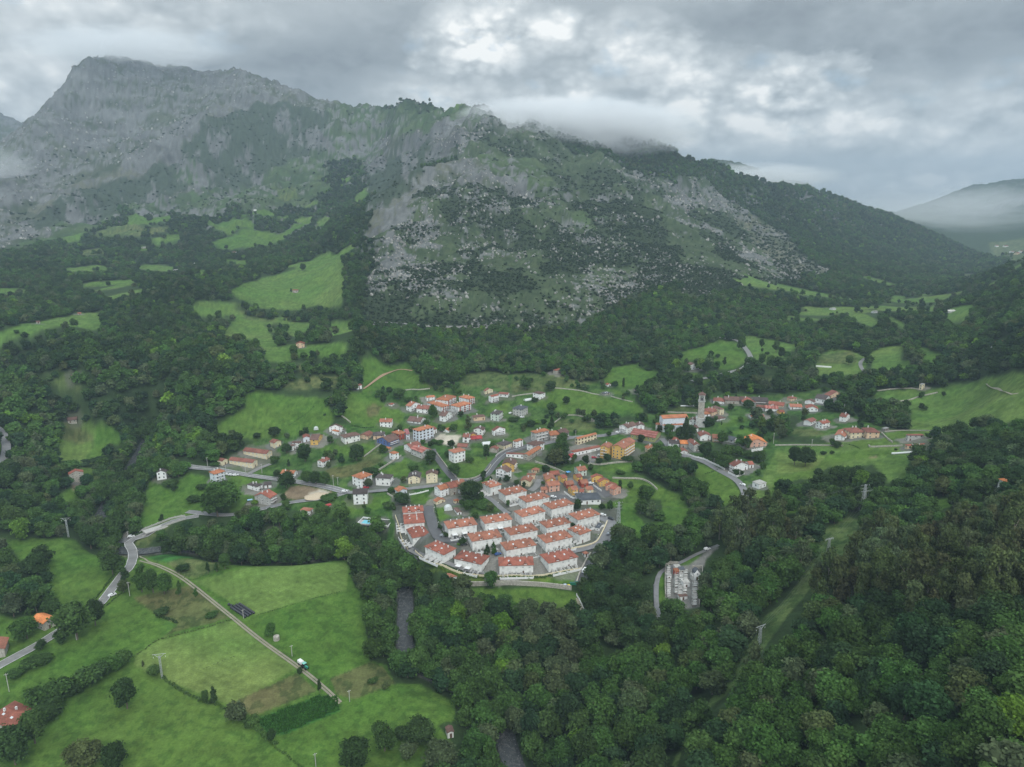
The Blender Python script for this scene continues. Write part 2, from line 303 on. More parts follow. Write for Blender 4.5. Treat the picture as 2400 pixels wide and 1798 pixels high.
# ------------------------------------------------------------------ land cover: polygons traced on the ground, later ones lie over earlier ones
# kinds: M lush meadow, Y mown pale meadow, O rough olive pasture, B brown rough grass, C crop, G gardens, E built-up ground, A asphalt yard,
#        S sand court, T bare soil, K cemetery gravel, R rock-heavy mountain, S2 scrub + rock, H mountain grass, F forest, V river gravel, D dirt
COVER = """
R|M1|-500,1300 -500,600 0,500 90,480 300,330 420,160 560,80 800,70 1100,130 1350,170 1500,160 1700,200 1850,270 2209,350 2209,700 1900,790 1650,880 1350,1000 1000,1060 600,1180 300,1260 0,1360
Z|M1|280,1170 200,1060 560,900 950,720 1250,540 1450,400 1650,320 1900,330 1900,400 1640,390 1500,470 1300,590 1050,760 800,890 500,970
X|M1|180,1260 240,1130 500,950 800,870 1050,740 1300,570 1500,450 1640,370 1900,400 2209,440 2300,600 2209,760 1900,790 1700,850 1400,980 1250,940 1000,1040 650,1110 400,1190
H|M1|1150,880 1230,760 1330,800 1400,930 1250,940
H|M1|1450,930 1900,770 2209,700 2300,900 2100,980 1800,1080 1500,1100 1050,1130 800,1100 600,1200 200,1330 0,1390 0,1340 600,1150 1000,1050
H|M2|-20,90 250,150 560,160 800,150 1000,170 1100,250 800,330 720,440 600,500 450,560 200,560 60,480 0,420
H|M2|-60,150 250,150 420,260 200,420 60,480 -100,440
R|M2|230,330 400,300 700,210 820,330 700,470 500,430 300,430
X|M2|150,470 400,430 620,430 700,480 560,580 500,640 370,760 270,850 200,800 160,640
F|M2|-100,500 60,480 160,650 230,840 200,900 100,1100 -100,1100
Q|M2|150,1540 170,1200 200,1000 350,750 640,560 720,470 850,300 1000,200 1450,400 1900,560 2209,640 2209,900 2209,1290 1900,1380 1600,1540 1300,1610 900,1590 500,1580
Q|M3|-20,300 200,380 420,560 560,700 700,880 780,1010 600,1020 420,960 260,1060 100,1140 -20,1100
U|M3|330,480 700,700 950,950 800,1010 700,960 520,800 350,560
H|M2|740,470 1000,470 1400,560 1400,700 1270,690 1100,600 1000,570 800,530
R|M2|560,570 700,500 800,530 1100,620 1280,720 1000,680 760,620 600,650
H|M2|1640,860 1740,870 1720,900 1600,930 1480,880
Z|M2|740,440 640,530 460,635 350,725 200,860 140,1000 190,1010 280,930 400,800 530,700 660,610 770,520
M|M1|1080,1240 1170,1222 1150,1290 1060,1300
O|M1|960,1205 1090,1190 1080,1230 960,1245
M|M1|820,1130 930,1120 960,1160 1000,1130 1110,1120 1080,1160 960,1180 820,1180
O|M1|600,1240 700,1200 950,1200 900,1260 700,1260
M|M1|1350,1150 1520,1130 1650,1170 1640,1220 1560,1190 1500,1240 1410,1210 1340,1180
M|M1|1540,1120 1700,1080 1880,1120 1830,1140 1580,1130
M|M1|1360,1290 1560,1210 1750,1220 1810,1240 1900,1170 2030,1120 1960,1190 1880,1240 1800,1290 1500,1340 1400,1320
O|M1|1790,950 1920,940 1930,1000 1800,1010
O|M1|510,1350 640,1330 700,1360 560,1380
M|M1|900,1310 990,1330 900,1350
M|M1|1450,1400 1600,1410 1600,1440 1480,1430
M|M1|600,1460 700,1455 690,1475 600,1475
M|M4|1250,90 1330,90 1320,130 1250,130
N|S|536,683 616,650 695,629 745,600 775,590 800,600 808,655 800,720 746,712 688,727 616,723 560,700
N|M4|-200,560 0,490 240,430 500,370 650,365 670,450 640,480 460,460 230,500 200,520 60,530 0,590 -200,640
O|M4|270,790 330,750 400,760 440,810 530,830 520,880 420,860 340,830
N|M4|1440,510 1530,390 1700,430 1760,510 1800,590 1900,570 2209,560 2260,570 2209,660 1930,660 1820,690 1720,680 1700,600 1620,540 1460,550
M|M4|1830,640 1900,600 2209,570 2209,660 1930,660
N|M4|1850,460 1920,430 2010,430 1990,530 1850,510
N|M4|2110,520 2140,430 2300,420 2290,480 2200,510
O|M4|1820,830 2000,780 2200,780 2200,850 1900,870 1850,860
O|M4|1925,700 1960,700 1965,760 1930,750
Y|M4|380,1240 430,1070 540,1070 600,1100 800,1150 800,1200 700,1230 700,1300 620,1340 500,1340 380,1330
M|M4|600,1240 620,1110 800,1150 800,1200 700,1230 690,1300 600,1340 520,1330
B|M4|420,1090 520,1080 610,1200 500,1220 400,1180
M|M4|530,1370 640,1360 620,1400 560,1480 500,1560 330,1640 310,1600 400,1540 520,1460
T|M4|480,1440 540,1440 520,1500 470,1520
M|A|190,575 330,470 450,380 470,270 560,240 850,290 1190,310 1180,400 1250,440 1200,530 1180,600 1000,640 800,660 640,660 400,650 250,610
M|A|1350,250 1480,260 1640,340 1830,420 1820,520 1780,560 1610,555 1400,550 1260,430 1310,330
B|A|1520,440 1570,360 1650,340 1690,400 1620,500 1560,500 1500,470
O|A|1450,0 1870,0 1900,60 2000,180 2212,220 2212,640 1850,540 1700,420 1640,340 1480,260 1440,150
M|A|1500,200 1640,120 1880,100 1980,180 1900,220 1600,230
D|A|1480,230 1700,100 1790,75 1830,85 1730,130 1580,200
G|A|190,900 300,830 430,740 640,640 860,640 1000,610 1180,600 1260,540 1830,530 2212,470 2212,1700 1650,1700 1700,1400 1430,1330 1130,1350 1040,1290 700,1260 520,1260 470,1120 380,1010 200,990
M|S|322,1235 350,1125 400,1145 440,1110 485,1120 560,1108 590,1130 585,1160 560,1200 480,1200 440,1215 350,1240
M|B|-10,-10 600,-10 650,80 740,180 860,320 600,340 300,330 -10,400
G|B|-10,400 100,400 300,330 860,330 1050,370 1200,280 1350,150 1600,110 2250,170 2250,1700 -10,1700
M|B|-10,400 60,400 330,540 530,640 520,760 470,830 -10,840
B|B|30,640 120,520 260,560 200,660 110,720
O|B|1350,150 1600,110 2250,170 2250,420 1900,400 1700,300 1400,300 1250,280
M|B|1560,620 1900,510 1910,600 1850,650 1600,640
M|B|1000,760 1300,740 1330,860 1250,900 1150,900 1030,850 980,830
M|B|1800,770 2130,860 2130,960 1980,960 1860,870
M|B|200,1440 560,1240 600,1400 820,1400 800,1500 560,1480 420,1470
O|B|-10,1100 180,1090 240,1200 330,1250 180,1330 -10,1400
O|B|-10,1010 160,1050 230,1070 0,1200 -10,1200
M|B|1200,1330 1420,1220 1690,1240 1650,1330 1560,1450 1400,1490 1230,1490 1180,1440
M|B|1450,1100 1560,1100 1560,1160 1420,1170
M|A|1080,720 1240,700 1420,690 1560,700 1590,740 1500,800 1440,820 1250,800 1120,770
B|A|1150,920 1380,880 1600,820 1640,860 1450,950 1300,1000 1180,990
T|A|850,1070 960,1060 1100,1090 1240,1120 1220,1160 1080,1170 900,1190 830,1180 780,1150
S|A|1010,1130 1100,1095 1180,1110 1170,1150 1060,1165
M|A|900,1190 1080,1170 1230,1110 1260,1130 1200,1160 960,1200
M|A|1290,1200 1560,1170 1680,1140 1760,1200 1600,1270 1400,1310 1310,1290
M|G1|350,970 560,900 900,940 900,1000 650,1000 640,1100 740,1130 740,1240 560,1240 420,1060
S|B|890,1015 1000,925 1265,945 1235,1020 1190,1075 1150,1082
G|C|0,140 520,150 900,250 1180,240 1300,60 1700,0 1900,120 1720,300 1590,400 1590,520 1700,620 1980,660 2212,560 2212,1050 1900,1050 1700,1050 1750,1200 1560,1280 1590,1400 1990,1640 1500,1750 -50,1750 -50,140
O|C|0,140 520,150 900,250 1120,240 900,330 700,320 500,350 200,380 0,420
M|C|240,560 480,380 600,330 740,320 1120,420 1580,510 1700,600 1640,690 1500,640 1200,710 900,690 640,640 430,590
M|C|1180,240 1300,60 1700,0 1900,120 1780,250 1700,330 1560,340 1440,320
M|C|1260,350 1340,350 1500,410 1480,430 1300,400
O|C|550,780 700,720 1000,740 1120,810 1020,880 750,880 560,830
A|C|830,1210 1000,1145 1170,1125 1180,1250 1090,1300 960,1300
O|C|1080,1250 1180,1250 1160,1300 1080,1300
M|C|80,1270 380,1300 620,1390 600,1430 400,1400 60,1340
M|C|1150,1340 1550,1290 1590,1400 1360,1420 1100,1370
M|C|1290,1480 1500,1480 1700,1530 1900,1640 1400,1640 1300,1520
E|E|60,350 500,300 780,380 900,310 1100,230 1500,120 1700,110 2100,160 2212,330 2200,640 2010,740 1960,870 1840,1110 1300,1100 1000,1080 800,1060 560,960 330,870 190,820 120,700 90,560
A|F2|860,480 1100,430 1300,540 1370,560 1350,600 1050,600 880,550
A|F2|1680,300 1900,430 2000,520 1850,520 1700,440
M|F1|340,480 500,460 640,430 780,500 760,620 640,650 360,640
M|F1|760,650 1000,640 1100,700 1160,800 1280,870 1200,900 1000,920 860,980 800,800
G|F1|1100,700 1300,560 1600,480 1750,530 2000,720 1980,800 1600,850 1400,860 1200,760
M|F2|1560,650 1900,640 2150,560 2209,600 2100,700 1780,740 1650,720
M|F2|1640,1080 1760,1000 1790,1120 1720,1210 1640,1160
W|F3|-300,500 0,580 200,680 450,830 800,940 1200,1020 1650,1040 2209,1030 2209,1130 1700,1160 1300,1150 950,1130 700,960 480,900 200,800 0,640 -300,600
W|F4|-100,1030 300,1030 700,1000 1050,900 1260,920 1240,960 900,1080 600,1130 -100,1130
M|F4|500,1150 900,1060 1250,950 1260,1050 1170,1180 700,1190
M|L2|1345,490 2080,515 2110,570 2120,640 1900,650 1700,640 1560,590 1440,590 1390,600 1330,540
O|E|1990,650 2212,640 2212,700 2060,760
M|L3|640,190 700,60 960,0 1100,-40 1150,0 1140,80 1030,100 1000,110 900,130 830,210 760,190
M|P|1340,1035 1410,1035 1470,1070 1495,1110 1470,1140 1420,1130 1400,1150 1340,1170 1320,1160 1345,1100
F|P|1385,1075 1430,1080 1432,1125 1395,1135 1372,1110
M|P|1500,1000 1560,1010 1600,1060 1590,1095 1540,1090 1520,1060 1500,1040
G|D|400,260 520,250 900,260 1130,240 1290,200 1460,215 1440,260 1290,300 1250,390 1400,400 1520,420 1740,500 1800,560 2120,550 2140,650 1960,700 2000,900 1950,940 1700,800 1200,850 1000,980 900,1021 850,1100 650,1100 620,960 450,860 240,750 100,640 0,600 0,410 60,380 180,350 330,380
O|D|50,390 160,350 280,350 300,400 60,410
M|D|480,480 560,440 730,430 720,460 560,510 430,520
M|D|560,550 680,530 760,560 700,580 580,570
O|D|1000,560 1080,520 1250,540 1300,580 1150,590
M|D|1480,640 1780,600 1790,640 1600,680 1440,670
M|D|1790,560 2100,550 2200,590 1930,600 1800,590
F|D|800,420 980,400 1110,430 1080,520 950,560 800,540 740,500
F|D|1290,320 1500,300 1640,330 1600,420 1400,400 1280,400
F|D|1700,390 1800,340 1980,320 2020,420 2000,530 1780,510 1690,450
F|D|560,620 650,590 880,590 1000,580 1360,600 1360,640 1180,650 940,640 880,600 660,620
F|D|420,650 680,640 700,700 860,730 830,790 760,810 650,740 540,800 450,790 330,740 400,700
F|C|1600,420 1700,400 2000,300 2212,330 2212,560 1980,650 1740,680 1620,700 1420,700 1180,660 1100,760 1060,860 1360,860 1400,780 1660,740 1690,600 1590,520
F|C|520,1060 700,1000 830,1010 1150,1000 1170,1060 900,1120 800,1170 720,1200 800,1260 700,1330 640,1390 340,1230 420,1160
F|C|1560,1200 1750,1180 1900,1080 2060,1120 2212,1270 2212,1700 1990,1640 1850,1560 1640,1440 1560,1300
M|M3|-30,1460 120,1420 240,1370 350,1390 400,1450 410,1520 340,1560 240,1560 120,1490 0,1520
N|M3|400,1340 560,1370 760,1410 700,1450 630,1560 560,1540 470,1500 430,1430 400,1390
N|M3|850,1500 960,1430 1100,1440 1170,1480 1290,1420 1440,1400 1400,1500 1500,1510 1380,1590 1240,1580 1200,1500 1180,1560 1100,1600 880,1600 870,1550
O|M3|860,1470 1100,1440 1130,1520 960,1530 870,1520
M|M3|1520,1400 1680,1470 1640,1530 1560,1510
N|M3|1030,1185 1170,1200 1290,1260 1220,1290 1100,1240
N|M3|930,1170 1030,1195 1000,1200
N|M3|1330,1210 1420,1260 1470,1310 1440,1310 1340,1250
N|M3|1530,1190 1640,1140 1640,1180 1560,1200
N|M3|1690,1240 1720,1170 1880,1140 1880,1180 1820,1260 1740,1250
O|M3|1810,945 1900,945 1880,975 1810,970
N|M3|1340,1080 1450,1090 1400,1130
N|M3|1490,1340 1600,1330 1560,1350
O|M3|1980,740 2260,700 2260,870 2130,850
M|D|270,150 380,130 520,130 500,160 300,170
O|D|780,120 960,120 920,160 800,190
M|D|170,90 290,60 300,110 180,130
N|G4|1090,120 1750,60 1850,90 2000,70 2209,20 2600,60 2600,560 2350,640 2150,560 2000,620 1900,610 1400,620 1380,560 1700,600 1780,500 1790,380 1740,240 1500,210 1350,190 1250,150
M|G4|1430,620 1700,600 1660,710 1500,700 1400,660
N|G4|-330,1480 -200,1250 0,850 850,740 1400,690 1700,830 1760,900 1690,950 1750,1200 1450,1270 1430,1240 1320,1110 1230,1030 1000,1080 640,1080 500,1230 200,1240 60,1380 -150,1500
M|G4|-100,1450 0,1200 480,1100 600,940 1100,850 1480,850 1500,900 900,1000 600,1080 460,1200 160,1260 60,1380
M|G4|900,750 1390,700 1430,770 1050,840
Y|G4|0,880 150,900 520,900 700,870 620,960 480,1090 200,1150 0,1150
T|G4|1200,940 1290,930 1310,965 1200,970
N|P|1940,845 2060,832 2140,812 2240,828 2330,835 2330,925 2212,908 2100,925 2000,938 1962,922 1972,890
L|L3|1010,1700 1200,1330 1320,1180 1440,950 1560,840 1660,770 1720,640 1880,440 1940,380 1960,470 1780,690 1660,850 1580,960 1500,1070 1400,1180 1250,1300 1180,1400 1100,1560 1060,1700
L|L4|200,920 300,850 340,780 420,680 430,560 520,480 600,440 660,460 620,560 600,620 480,660 420,720 370,790 300,880 220,970 100,1100
M|L4|1000,360 1060,350 1180,340 1350,290 1380,300 1180,370 1060,400 1030,430 1000,400
M|L4|100,480 250,410 400,390 330,420 260,440 160,500 100,500
M|K|400,620 500,560 610,540 600,1000 640,1300 450,1340 420,900
K|K|610,420 1250,430 1460,480 1430,800 1390,1450 1100,1480 880,1500 720,1440 600,1200
K|K|1150,470 1300,300 1450,220 1600,80 1800,0 1850,20 1700,150 1560,300 1540,460 1460,500 1300,480
M|K|920,430 1050,370 1430,210 1380,300 1150,440 1000,470
O|H|1540,380 1700,320 1950,215 2200,90 2240,150 1950,300 1800,440 1800,600 1860,690 1720,780 1520,780 1600,620 1570,480
E|A|1420,1330 1700,1330 1710,1425 1430,1432
M|S|-300,1262 180,1262 205,1285 245,1297 290,1290 330,1285 400,1290 470,1300 520,1318 600,1312 813,1312 830,1375 868,1402 853,1450 868,1547 908,1552 925,1600 983,1590 1063,1634 1066,1688 1025,1700 1060,1740 1045,1760 990,1790 960,1960 -300,1960
O|L1|1080,330 1250,290 1430,275 1500,330 1260,430 1200,420 1150,390
C|L1|950,300 1000,250 1250,240 1240,270 1100,330
Y|L1|1250,450 1440,400 1750,310 2250,330 2250,510 1660,670 1500,590 1330,480
Y|L1|880,930 1030,830 1500,700 1930,1010 1500,1255 1380,1205 1060,1085 1040,1060 960,1040 870,1000
B|L1|1470,1250 1930,1045 2060,1160 1640,1325 1560,1270
C|L1|1650,1345 2060,1195 2190,1195 2205,1290 1850,1445 1740,1440
B|L1|870,560 1240,470 1330,540 1480,690 1130,780 1060,810 1150,730 1000,650
M|L1|320,1350 560,1380 800,1250 900,1000 960,1050 1070,1100 1400,1230 1600,1400 1800,1500 1900,1660 1700,1760 400,1760 200,1600
B|L2|480,1080 750,965 830,990 900,1105 640,1215 520,1180
F|H|-600,480 0,480 200,500 240,640 330,620 400,560 560,600 620,800 640,900 660,1150 620,1300 380,1320 200,1400 -100,1300 -600,1300
"""
def _smooth(col, amt=0): return col
ALB = dict(M=(.068, .130, .023), N=(.086, .148, .034), Y=(.106, .165, .040), O=(.090, .118, .040), B=(.098, .106, .040), C=(.030, .105, .022),
           G=(.055, .110, .026), E=(.085, .092, .075), A=(.150, .152, .155), S=(.42, .38, .31), T=(.19, .145, .095), K=(.155, .152, .140),
           R=(.066, .078, .052), Q=(.055, .076, .036), U=(.10, .105, .07), H=(.052, .084, .032), F=(.028, .050, .018), V=(.16, .16, .15), X=(.040, .056, .036), Z=(.095, .100, .072), D=(.24, .155, .10),
           L=(.085, .125, .040), W=(.075, .120, .022))
def pip(poly, X, Y):
    inside = np.zeros(X.shape, bool); n = len(poly); j = n - 1
    for i in range(n):
        xi, yi = poly[i]; xj, yj = poly[j]
        if yi != yj:
            c = ((yi > Y) != (yj > Y)) & (X < (xj - xi) * (Y - yi) / (yj - yi) + xi)
            inside ^= c
        j = i
    return inside
POLYS = []
for ln in COVER.strip().splitlines():
    k, c, s = ln.split('|')
    pl = path(c, s); xs = [p[0] for p in pl]; ys = [p[1] for p in pl]
    POLYS.append((k + ('~' if k in 'RHQUXZ' or (k == 'F' and c == 'M2') else ''), pl, min(xs), max(xs), min(ys), max(ys)))
KINDS = 'F M N Y O B C G E A S T K R Q U H V D L W X Z'.split()
KI = {k: i for i, k in enumerate(KINDS)}
def classify(X, Y):
    q = sstep(950, 1500, Y) * 100; X0, Y0 = X, Y
    fx = (fbm(X, Y, 9, 2, 5) - 0.5) * 4 * sstep(150, 700, Y); fy = (fbm(X, Y, 9, 2, 6) - 0.5) * 4 * sstep(150, 700, Y)
    XW = X + fx + (fbm(X, Y, 80, 4, 15, 0.6) - 0.5) * q; YW = Y + fy + (fbm(X, Y, 80, 4, 16, 0.6) - 0.5) * q
    XN = X + fx; YN = Y + fy
    out = np.zeros(X.shape, np.int32)
    for k, pl, x0, x1, y0, y1 in POLYS:
        X, Y = (XW, YW) if k[-1] == '~' else (XN, YN); k = k[0]
        m = (X >= x0) & (X <= x1) & (Y >= y0) & (Y <= y1)
        if not m.any(): continue
        idx = np.nonzero(m)
        ins = pip(pl, X[idx], Y[idx])
        out[tuple(q[ins] for q in idx)] = KI[k]
    m = (out == KI['F']) & (Y0 > 950) & (Y0 < 2500) & (((X0 < -150) & (fbm(X0, Y0, 260, 2, 503) > 0.47)) | ((X0 > 350) & (Y0 < 1900) & (X0 > Y0 * .22)))
    if m.any():
        n_ = fbm(X0[m], Y0[m], 85, 3, 501); o = out[m]; o[n_ > 0.655] = KI['N']; o[(n_ > 0.635) & (n_ <= 0.655)] = KI['O']; out[m] = o
    return out
CLS = classify(GX, GY)

def dist_polyline(pl, X, Y, rad):
    """distance of every point to the line, only worked out near it"""
    D = np.full(X.shape, 1e9)
    for (ax, ay), (bx, by) in zip(pl[:-1], pl[1:]):
        m = (X > min(ax, bx) - rad) & (X < max(ax, bx) + rad) & (Y > min(ay, by) - rad) & (Y < max(ay, by) + rad)
        if not m.any(): continue
        x = X[m] - ax; y = Y[m] - ay; dx, dy = bx - ax, by - ay
        t = np.clip((x * dx + y * dy) / (dx * dx + dy * dy + 1e-9), 0, 1)
        D[m] = np.minimum(D[m], np.hypot(x - t * dx, y - t * dy))
    return D
def catmull(pl, step):
    P = [np.array(p, float) for p in pl]; P = [2 * P[0] - P[1]] + P + [2 * P[-1] - P[-2]]; out = []
    for i in range(1, len(P) - 2):
        a, b, c, d = P[i - 1:i + 3]; n = max(1, int(np.linalg.norm(c - b) / step))
        for k in range(n):
            t = k / n
            out.append(tuple(0.5 * (2 * b + (c - a) * t + (2 * a - 5 * b + 4 * c - d) * t * t + (3 * b - a - 3 * c + d) * t ** 3)))
    out.append(tuple(P[-2])); return out
# river: cut its bed into the ground
RIV_UP = catmull(path('S', "352,960 350,1000 338,1035 312,1070 290,1110 262,1150 240,1185 228,1215 243,1245 262,1270 330,1276 420,1262 560,1285 720,1285 820,1268 900,1292 935,1330 948,1370 950,1420 948,1500 965,1545 1040,1580 1110,1620 1168,1670 1185,1720 1215,1800 1260,1900"), 6)
_rh = np.array([hz(*p) for p in RIV_UP])
_rs = np.linspace(0, 1, len(_rh))
RIVZ = np.minimum(-13.0 - 8.5 * _rs, 1e9)
_ri = np.array(RIV_UP)
def near_river(X, Y, rad=34):
    D = np.full(X.shape, 1e9); Z = np.zeros(X.shape)
    for i in range(0, len(_ri) - 1):
        (ax, ay), (bx, by) = _ri[i], _ri[i + 1]
        m = (X > min(ax, bx) - rad) & (X < max(ax, bx) + rad) & (Y > min(ay, by) - rad) & (Y < max(ay, by) + rad)
        if not m.any(): continue
        x = X[m] - ax; y = Y[m] - ay; dx, dy = bx - ax, by - ay
        t = np.clip((x * dx + y * dy) / (dx * dx + dy * dy + 1e-9), 0, 1); d = np.hypot(x - t * dx, y - t * dy)
        z = RIVZ[i] + (RIVZ[i + 1] - RIVZ[i]) * t; dm = D[m]; zm = Z[m]; q = d < dm
        dm[q] = d[q]; zm[q] = z[q]; D[m] = dm; Z[m] = zm
    return D, Z
RW = 3.6
_rd, _rzz = near_river(GX, GY)
_b = 1 - sstep(RW + 1.0, RW + 20, _rd)
GH = np.where(_rd < 60, np.minimum(GH, GH * (1 - _b) + (_rzz - 1.2) * _b), GH)
CLS[_rd < RW + 0.8] = KI['V']

# per-vertex colour of the ground
def ground_colour():
    T = np.array([ALB[k] for k in KINDS]); C = T[CLS].copy()
    # feather hard borders a little (one grid step)
    Cb = C.copy(); Cb[1:-1, 1:-1] = (C[:-2, 1:-1] + C[2:, 1:-1] + C[1:-1, :-2] + C[1:-1, 2:] + 2 * C[1:-1, 1:-1]) / 6; C = Cb
    n1 = fbm(GX, GY, 70, 3, 1); n2 = fbm(GX, GY, 9, 3, 2); n3 = fbm(GX, GY, 2.2, 2, 3); n4 = fbm(GX, GY, 28, 3, 4)
    grass = np.isin(CLS, [KI[k] for k in 'MNYOBGLHCW'])
    dry = np.clip((n1 - 0.47) * 3.2, -0.4, 0.8) * 0.55 + (n4 - 0.5) * 0.9
    g = grass[..., None]
    C = np.where(g, C * (1 + dry[..., None] * np.array([0.34, 0.10, 0.28])), C)
    C *= (1 + ((n2 - 0.5) * 0.55 + (n3 - 0.5) * 0.45)[..., None])
    fleck = (fbm(GX, GY, 3.2, 2, 18) > 0.60) & np.isin(CLS, [KI[k] for k in 'MNGOLW']); C[fleck] *= np.array([0.74, 0.80, 0.80])
    rough = np.isin(CLS, [KI[k] for k in 'OBLGQU'])
    tuft = (fbm(GX, GY, 4.5, 3, 8) > 0.56) & rough
    C[tuft] *= np.array([0.62, 0.72, 0.66])
    # mowing swaths on the pale meadows
    y = CLS == KI['Y']
    sw = np.sin((GX * math.cos(0.42) + GY * math.sin(0.42)) * 1.45 + (n2 - 0.5) * 3.0)
    sw2 = np.sin((GX * math.cos(1.1) + GY * math.sin(1.1)) * 1.45 + (n2 - 0.5) * 3.0)
    C[y] *= (1 + 0.07 * np.where(GX < -150, sw, sw2)[y] )[..., None]
    cr = CLS == KI['C']; rw = np.sin((GX * math.cos(-1.02) + GY * math.sin(-1.02)) * 3.6)
    C[cr] *= (1 + 0.35 * rw[cr])[..., None]
    # limestone showing through on the mountains
    slope = np.zeros_like(GH); slope[:, 1:] = np.abs(np.diff(GH, axis=1)) / np.diff(DD)[None, :]
    rn = fbm(GX, GY, 26, 4, 71, 0.6); rf = fbm(GX, GY, 7, 3, 77, 0.65); rl = fbm(GX, GY, 190, 3, 79)
    rib = 1 - np.abs(2 * fbm(GX * 1.6 + GY * 0.5, GY * 0.55, 40, 4, 83) - 1)
    score = rn * 0.45 + rf * 0.45 + rib * 0.12 + (rl - 0.5) * 0.55 + np.clip(slope - 0.45, 0, 0.8) * 0.16
    strata = fbm(np.arctan2(GX, GY) * 420, GH + (rl - .5) * 120, 13, 3, 151, 0.55); score = score + (strata - 0.5) * 0.42 * sstep(40, 150, GH)
    th = np.full(GH.shape, 9.0)
    for k, t in (('Z', 0.49), ('R', 0.535), ('Q', 0.665), ('U', 0.66), ('H', 0.70)): th[CLS == KI[k]] = t
    azr = np.arctan2(GX, GY) * 1500; streak = fbm(azr, GH * 0.30, 26, 4, 131, 0.62)          # water streaks run down the cliffs
    score = np.where(CLS == KI['X'], streak * 0.75 + rf * 0.25, score); th[CLS == KI['X']] = 0.55
    far = (CLS == 0) & (GH > 120) & (_DD > 1200); th[far] = 0.70
    sm = sstep(0.47, 0.55, fbm(GX, GY, 95, 4, 401) * 0.7 + fbm(GX, GY, 30, 3, 403) * 0.3) * (CLS == KI['Q']); C = C * (1 - 0.75 * sm[..., None]) + np.array([.028, .042, .021]) * 0.75 * sm[..., None]; score = score - 0.05 * sm
    m = sstep(-0.035, 0.05, score - th)
    rock = np.array([0.112, 0.117, 0.113])[None, None] * (0.62 + 0.85 * rf + (strata - 0.5) * 0.9)[..., None] * (0.9 + 0.35 * (n2 - 0.5))[..., None]
    C = C * (1 - m[..., None]) + rock * m[..., None]
    # dark heath and ledges between the rocks
    hd = sstep(0.50, 0.60, fbm(GX, GY, 34, 4, 91)) * (1 - m) * np.isin(CLS, [KI[k] for k in 'RQUH'])
    C = C * (1 - hd[..., None] * 0.55) + np.array([.028, .045, .02]) * (hd * 0.55)[..., None]
    return np.clip(C, 0.004, 0.8), m, score - th
GC, ROCKM, ROCKS = ground_colour()

# ------------------------------------------------------------------ node material helpers
class NT:
    def __init__(s, name):
        s.m = bpy.data.materials.new(name); s.m.use_nodes = True; s.t = s.m.node_tree; s.t.nodes.clear()
        s.out = s.t.nodes.new('ShaderNodeOutputMaterial')
    def n(s, ty, **kw):
        n = s.t.nodes.new(ty)
        for k, v in kw.items(): setattr(n, k, v)
        return n
    def put(s, sock, v):
        if isinstance(v, (int, float)): sock.default_value = v
        elif isinstance(v, tuple): sock.default_value = (*v, 1) if len(v) == 3 and sock.type == 'RGBA' else v
        else: s.t.links.new(v, sock)
    def math(s, op, a, b=0.0, clamp=False):
        n = s.n('ShaderNodeMath', operation=op, use_clamp=clamp); s.put(n.inputs[0], a); s.put(n.inputs[1], b); return n.outputs[0]
    def mix(s, f, a, b, bt='MIX'):
        n = s.n('ShaderNodeMix', data_type='RGBA', blend_type=bt); s.put(n.inputs[0], f); s.put(n.inputs[6], a); s.put(n.inputs[7], b); return n.outputs[2]
    def noise(s, scale, detail=3, rough=0.5, vec=None, dist=0.0):
        n = s.n('ShaderNodeTexNoise'); n.inputs['Scale'].default_value = scale; n.inputs['Detail'].default_value = detail
        n.inputs['Roughness'].default_value = rough; n.inputs['Distortion'].default_value = dist
        s.put(n.inputs['Vector'], vec if vec is not None else s.pos()); return n.outputs[0]
    def pos(s):
        if not hasattr(s, '_p'): s._p = s.n('ShaderNodeNewGeometry').outputs['Position']
        return s._p
    def obj(s):
        if not hasattr(s, '_o'): s._o = s.n('ShaderNodeTexCoord').outputs['Object']
        return s._o
    def rmap(s, v, a, b, c, d):
        n = s.n('ShaderNodeMapRange'); s.put(n.inputs[0], v)
        for i, q in enumerate((a, b, c, d)): n.inputs[i + 1].default_value = q
        return n.outputs[0]
    def scale(s, col, f):
        n = s.n('ShaderNodeVectorMath', operation='SCALE'); s.put(n.inputs[0], col); s.put(n.inputs[3], f); return n.outputs[0]
    def finish(s, col, rough=0.85, spec=0.2, bump=None, bdist=0.3, bstr=0.6, metal=0.0):
        b = s.n('ShaderNodeBsdfPrincipled'); s.put(b.inputs['Base Color'], col); s.put(b.inputs['Roughness'], rough)
        b.inputs['Specular IOR Level'].default_value = spec; b.inputs['Metallic'].default_value = metal
        if bump is not None:
            bn = s.n('ShaderNodeBump'); bn.inputs['Distance'].default_value = bdist; bn.inputs['Strength'].default_value = bstr
            s.put(bn.inputs['Height'], bump); s.t.links.new(bn.outputs[0], b.inputs['Normal'])
        s.t.links.new(b.outputs[0], s.out.inputs[0]); return s.m
def mat_ground():
    m = NT('meadow_and_rock'); a = m.n('ShaderNodeAttribute', attribute_name='cover').outputs['Color']
    f = m.noise(1.1, 4, 0.6); g = m.noise(0.22, 3, 0.55)
    k = m.math('MULTIPLY', m.rmap(f, 0.3, 0.7, 0.80, 1.22), m.rmap(g, 0.3, 0.7, 0.90, 1.10))
    return m.finish(m.scale(a, k), 0.95, 0.08, bump=m.noise(0.55, 5, 0.62), bdist=0.7, bstr=0.5)
def add_obj(name, me, mat=None, parent=None, smooth=False):
    o = bpy.data.objects.new(name, me); COL.objects.link(o)
    if mat is not None:
        for q in (mat if isinstance(mat, (list, tuple)) else [mat]): me.materials.append(q)
    if parent is not None: o.parent = parent
    if smooth: me.polygons.foreach_set('use_smooth', [True] * len(me.polygons))
    return o
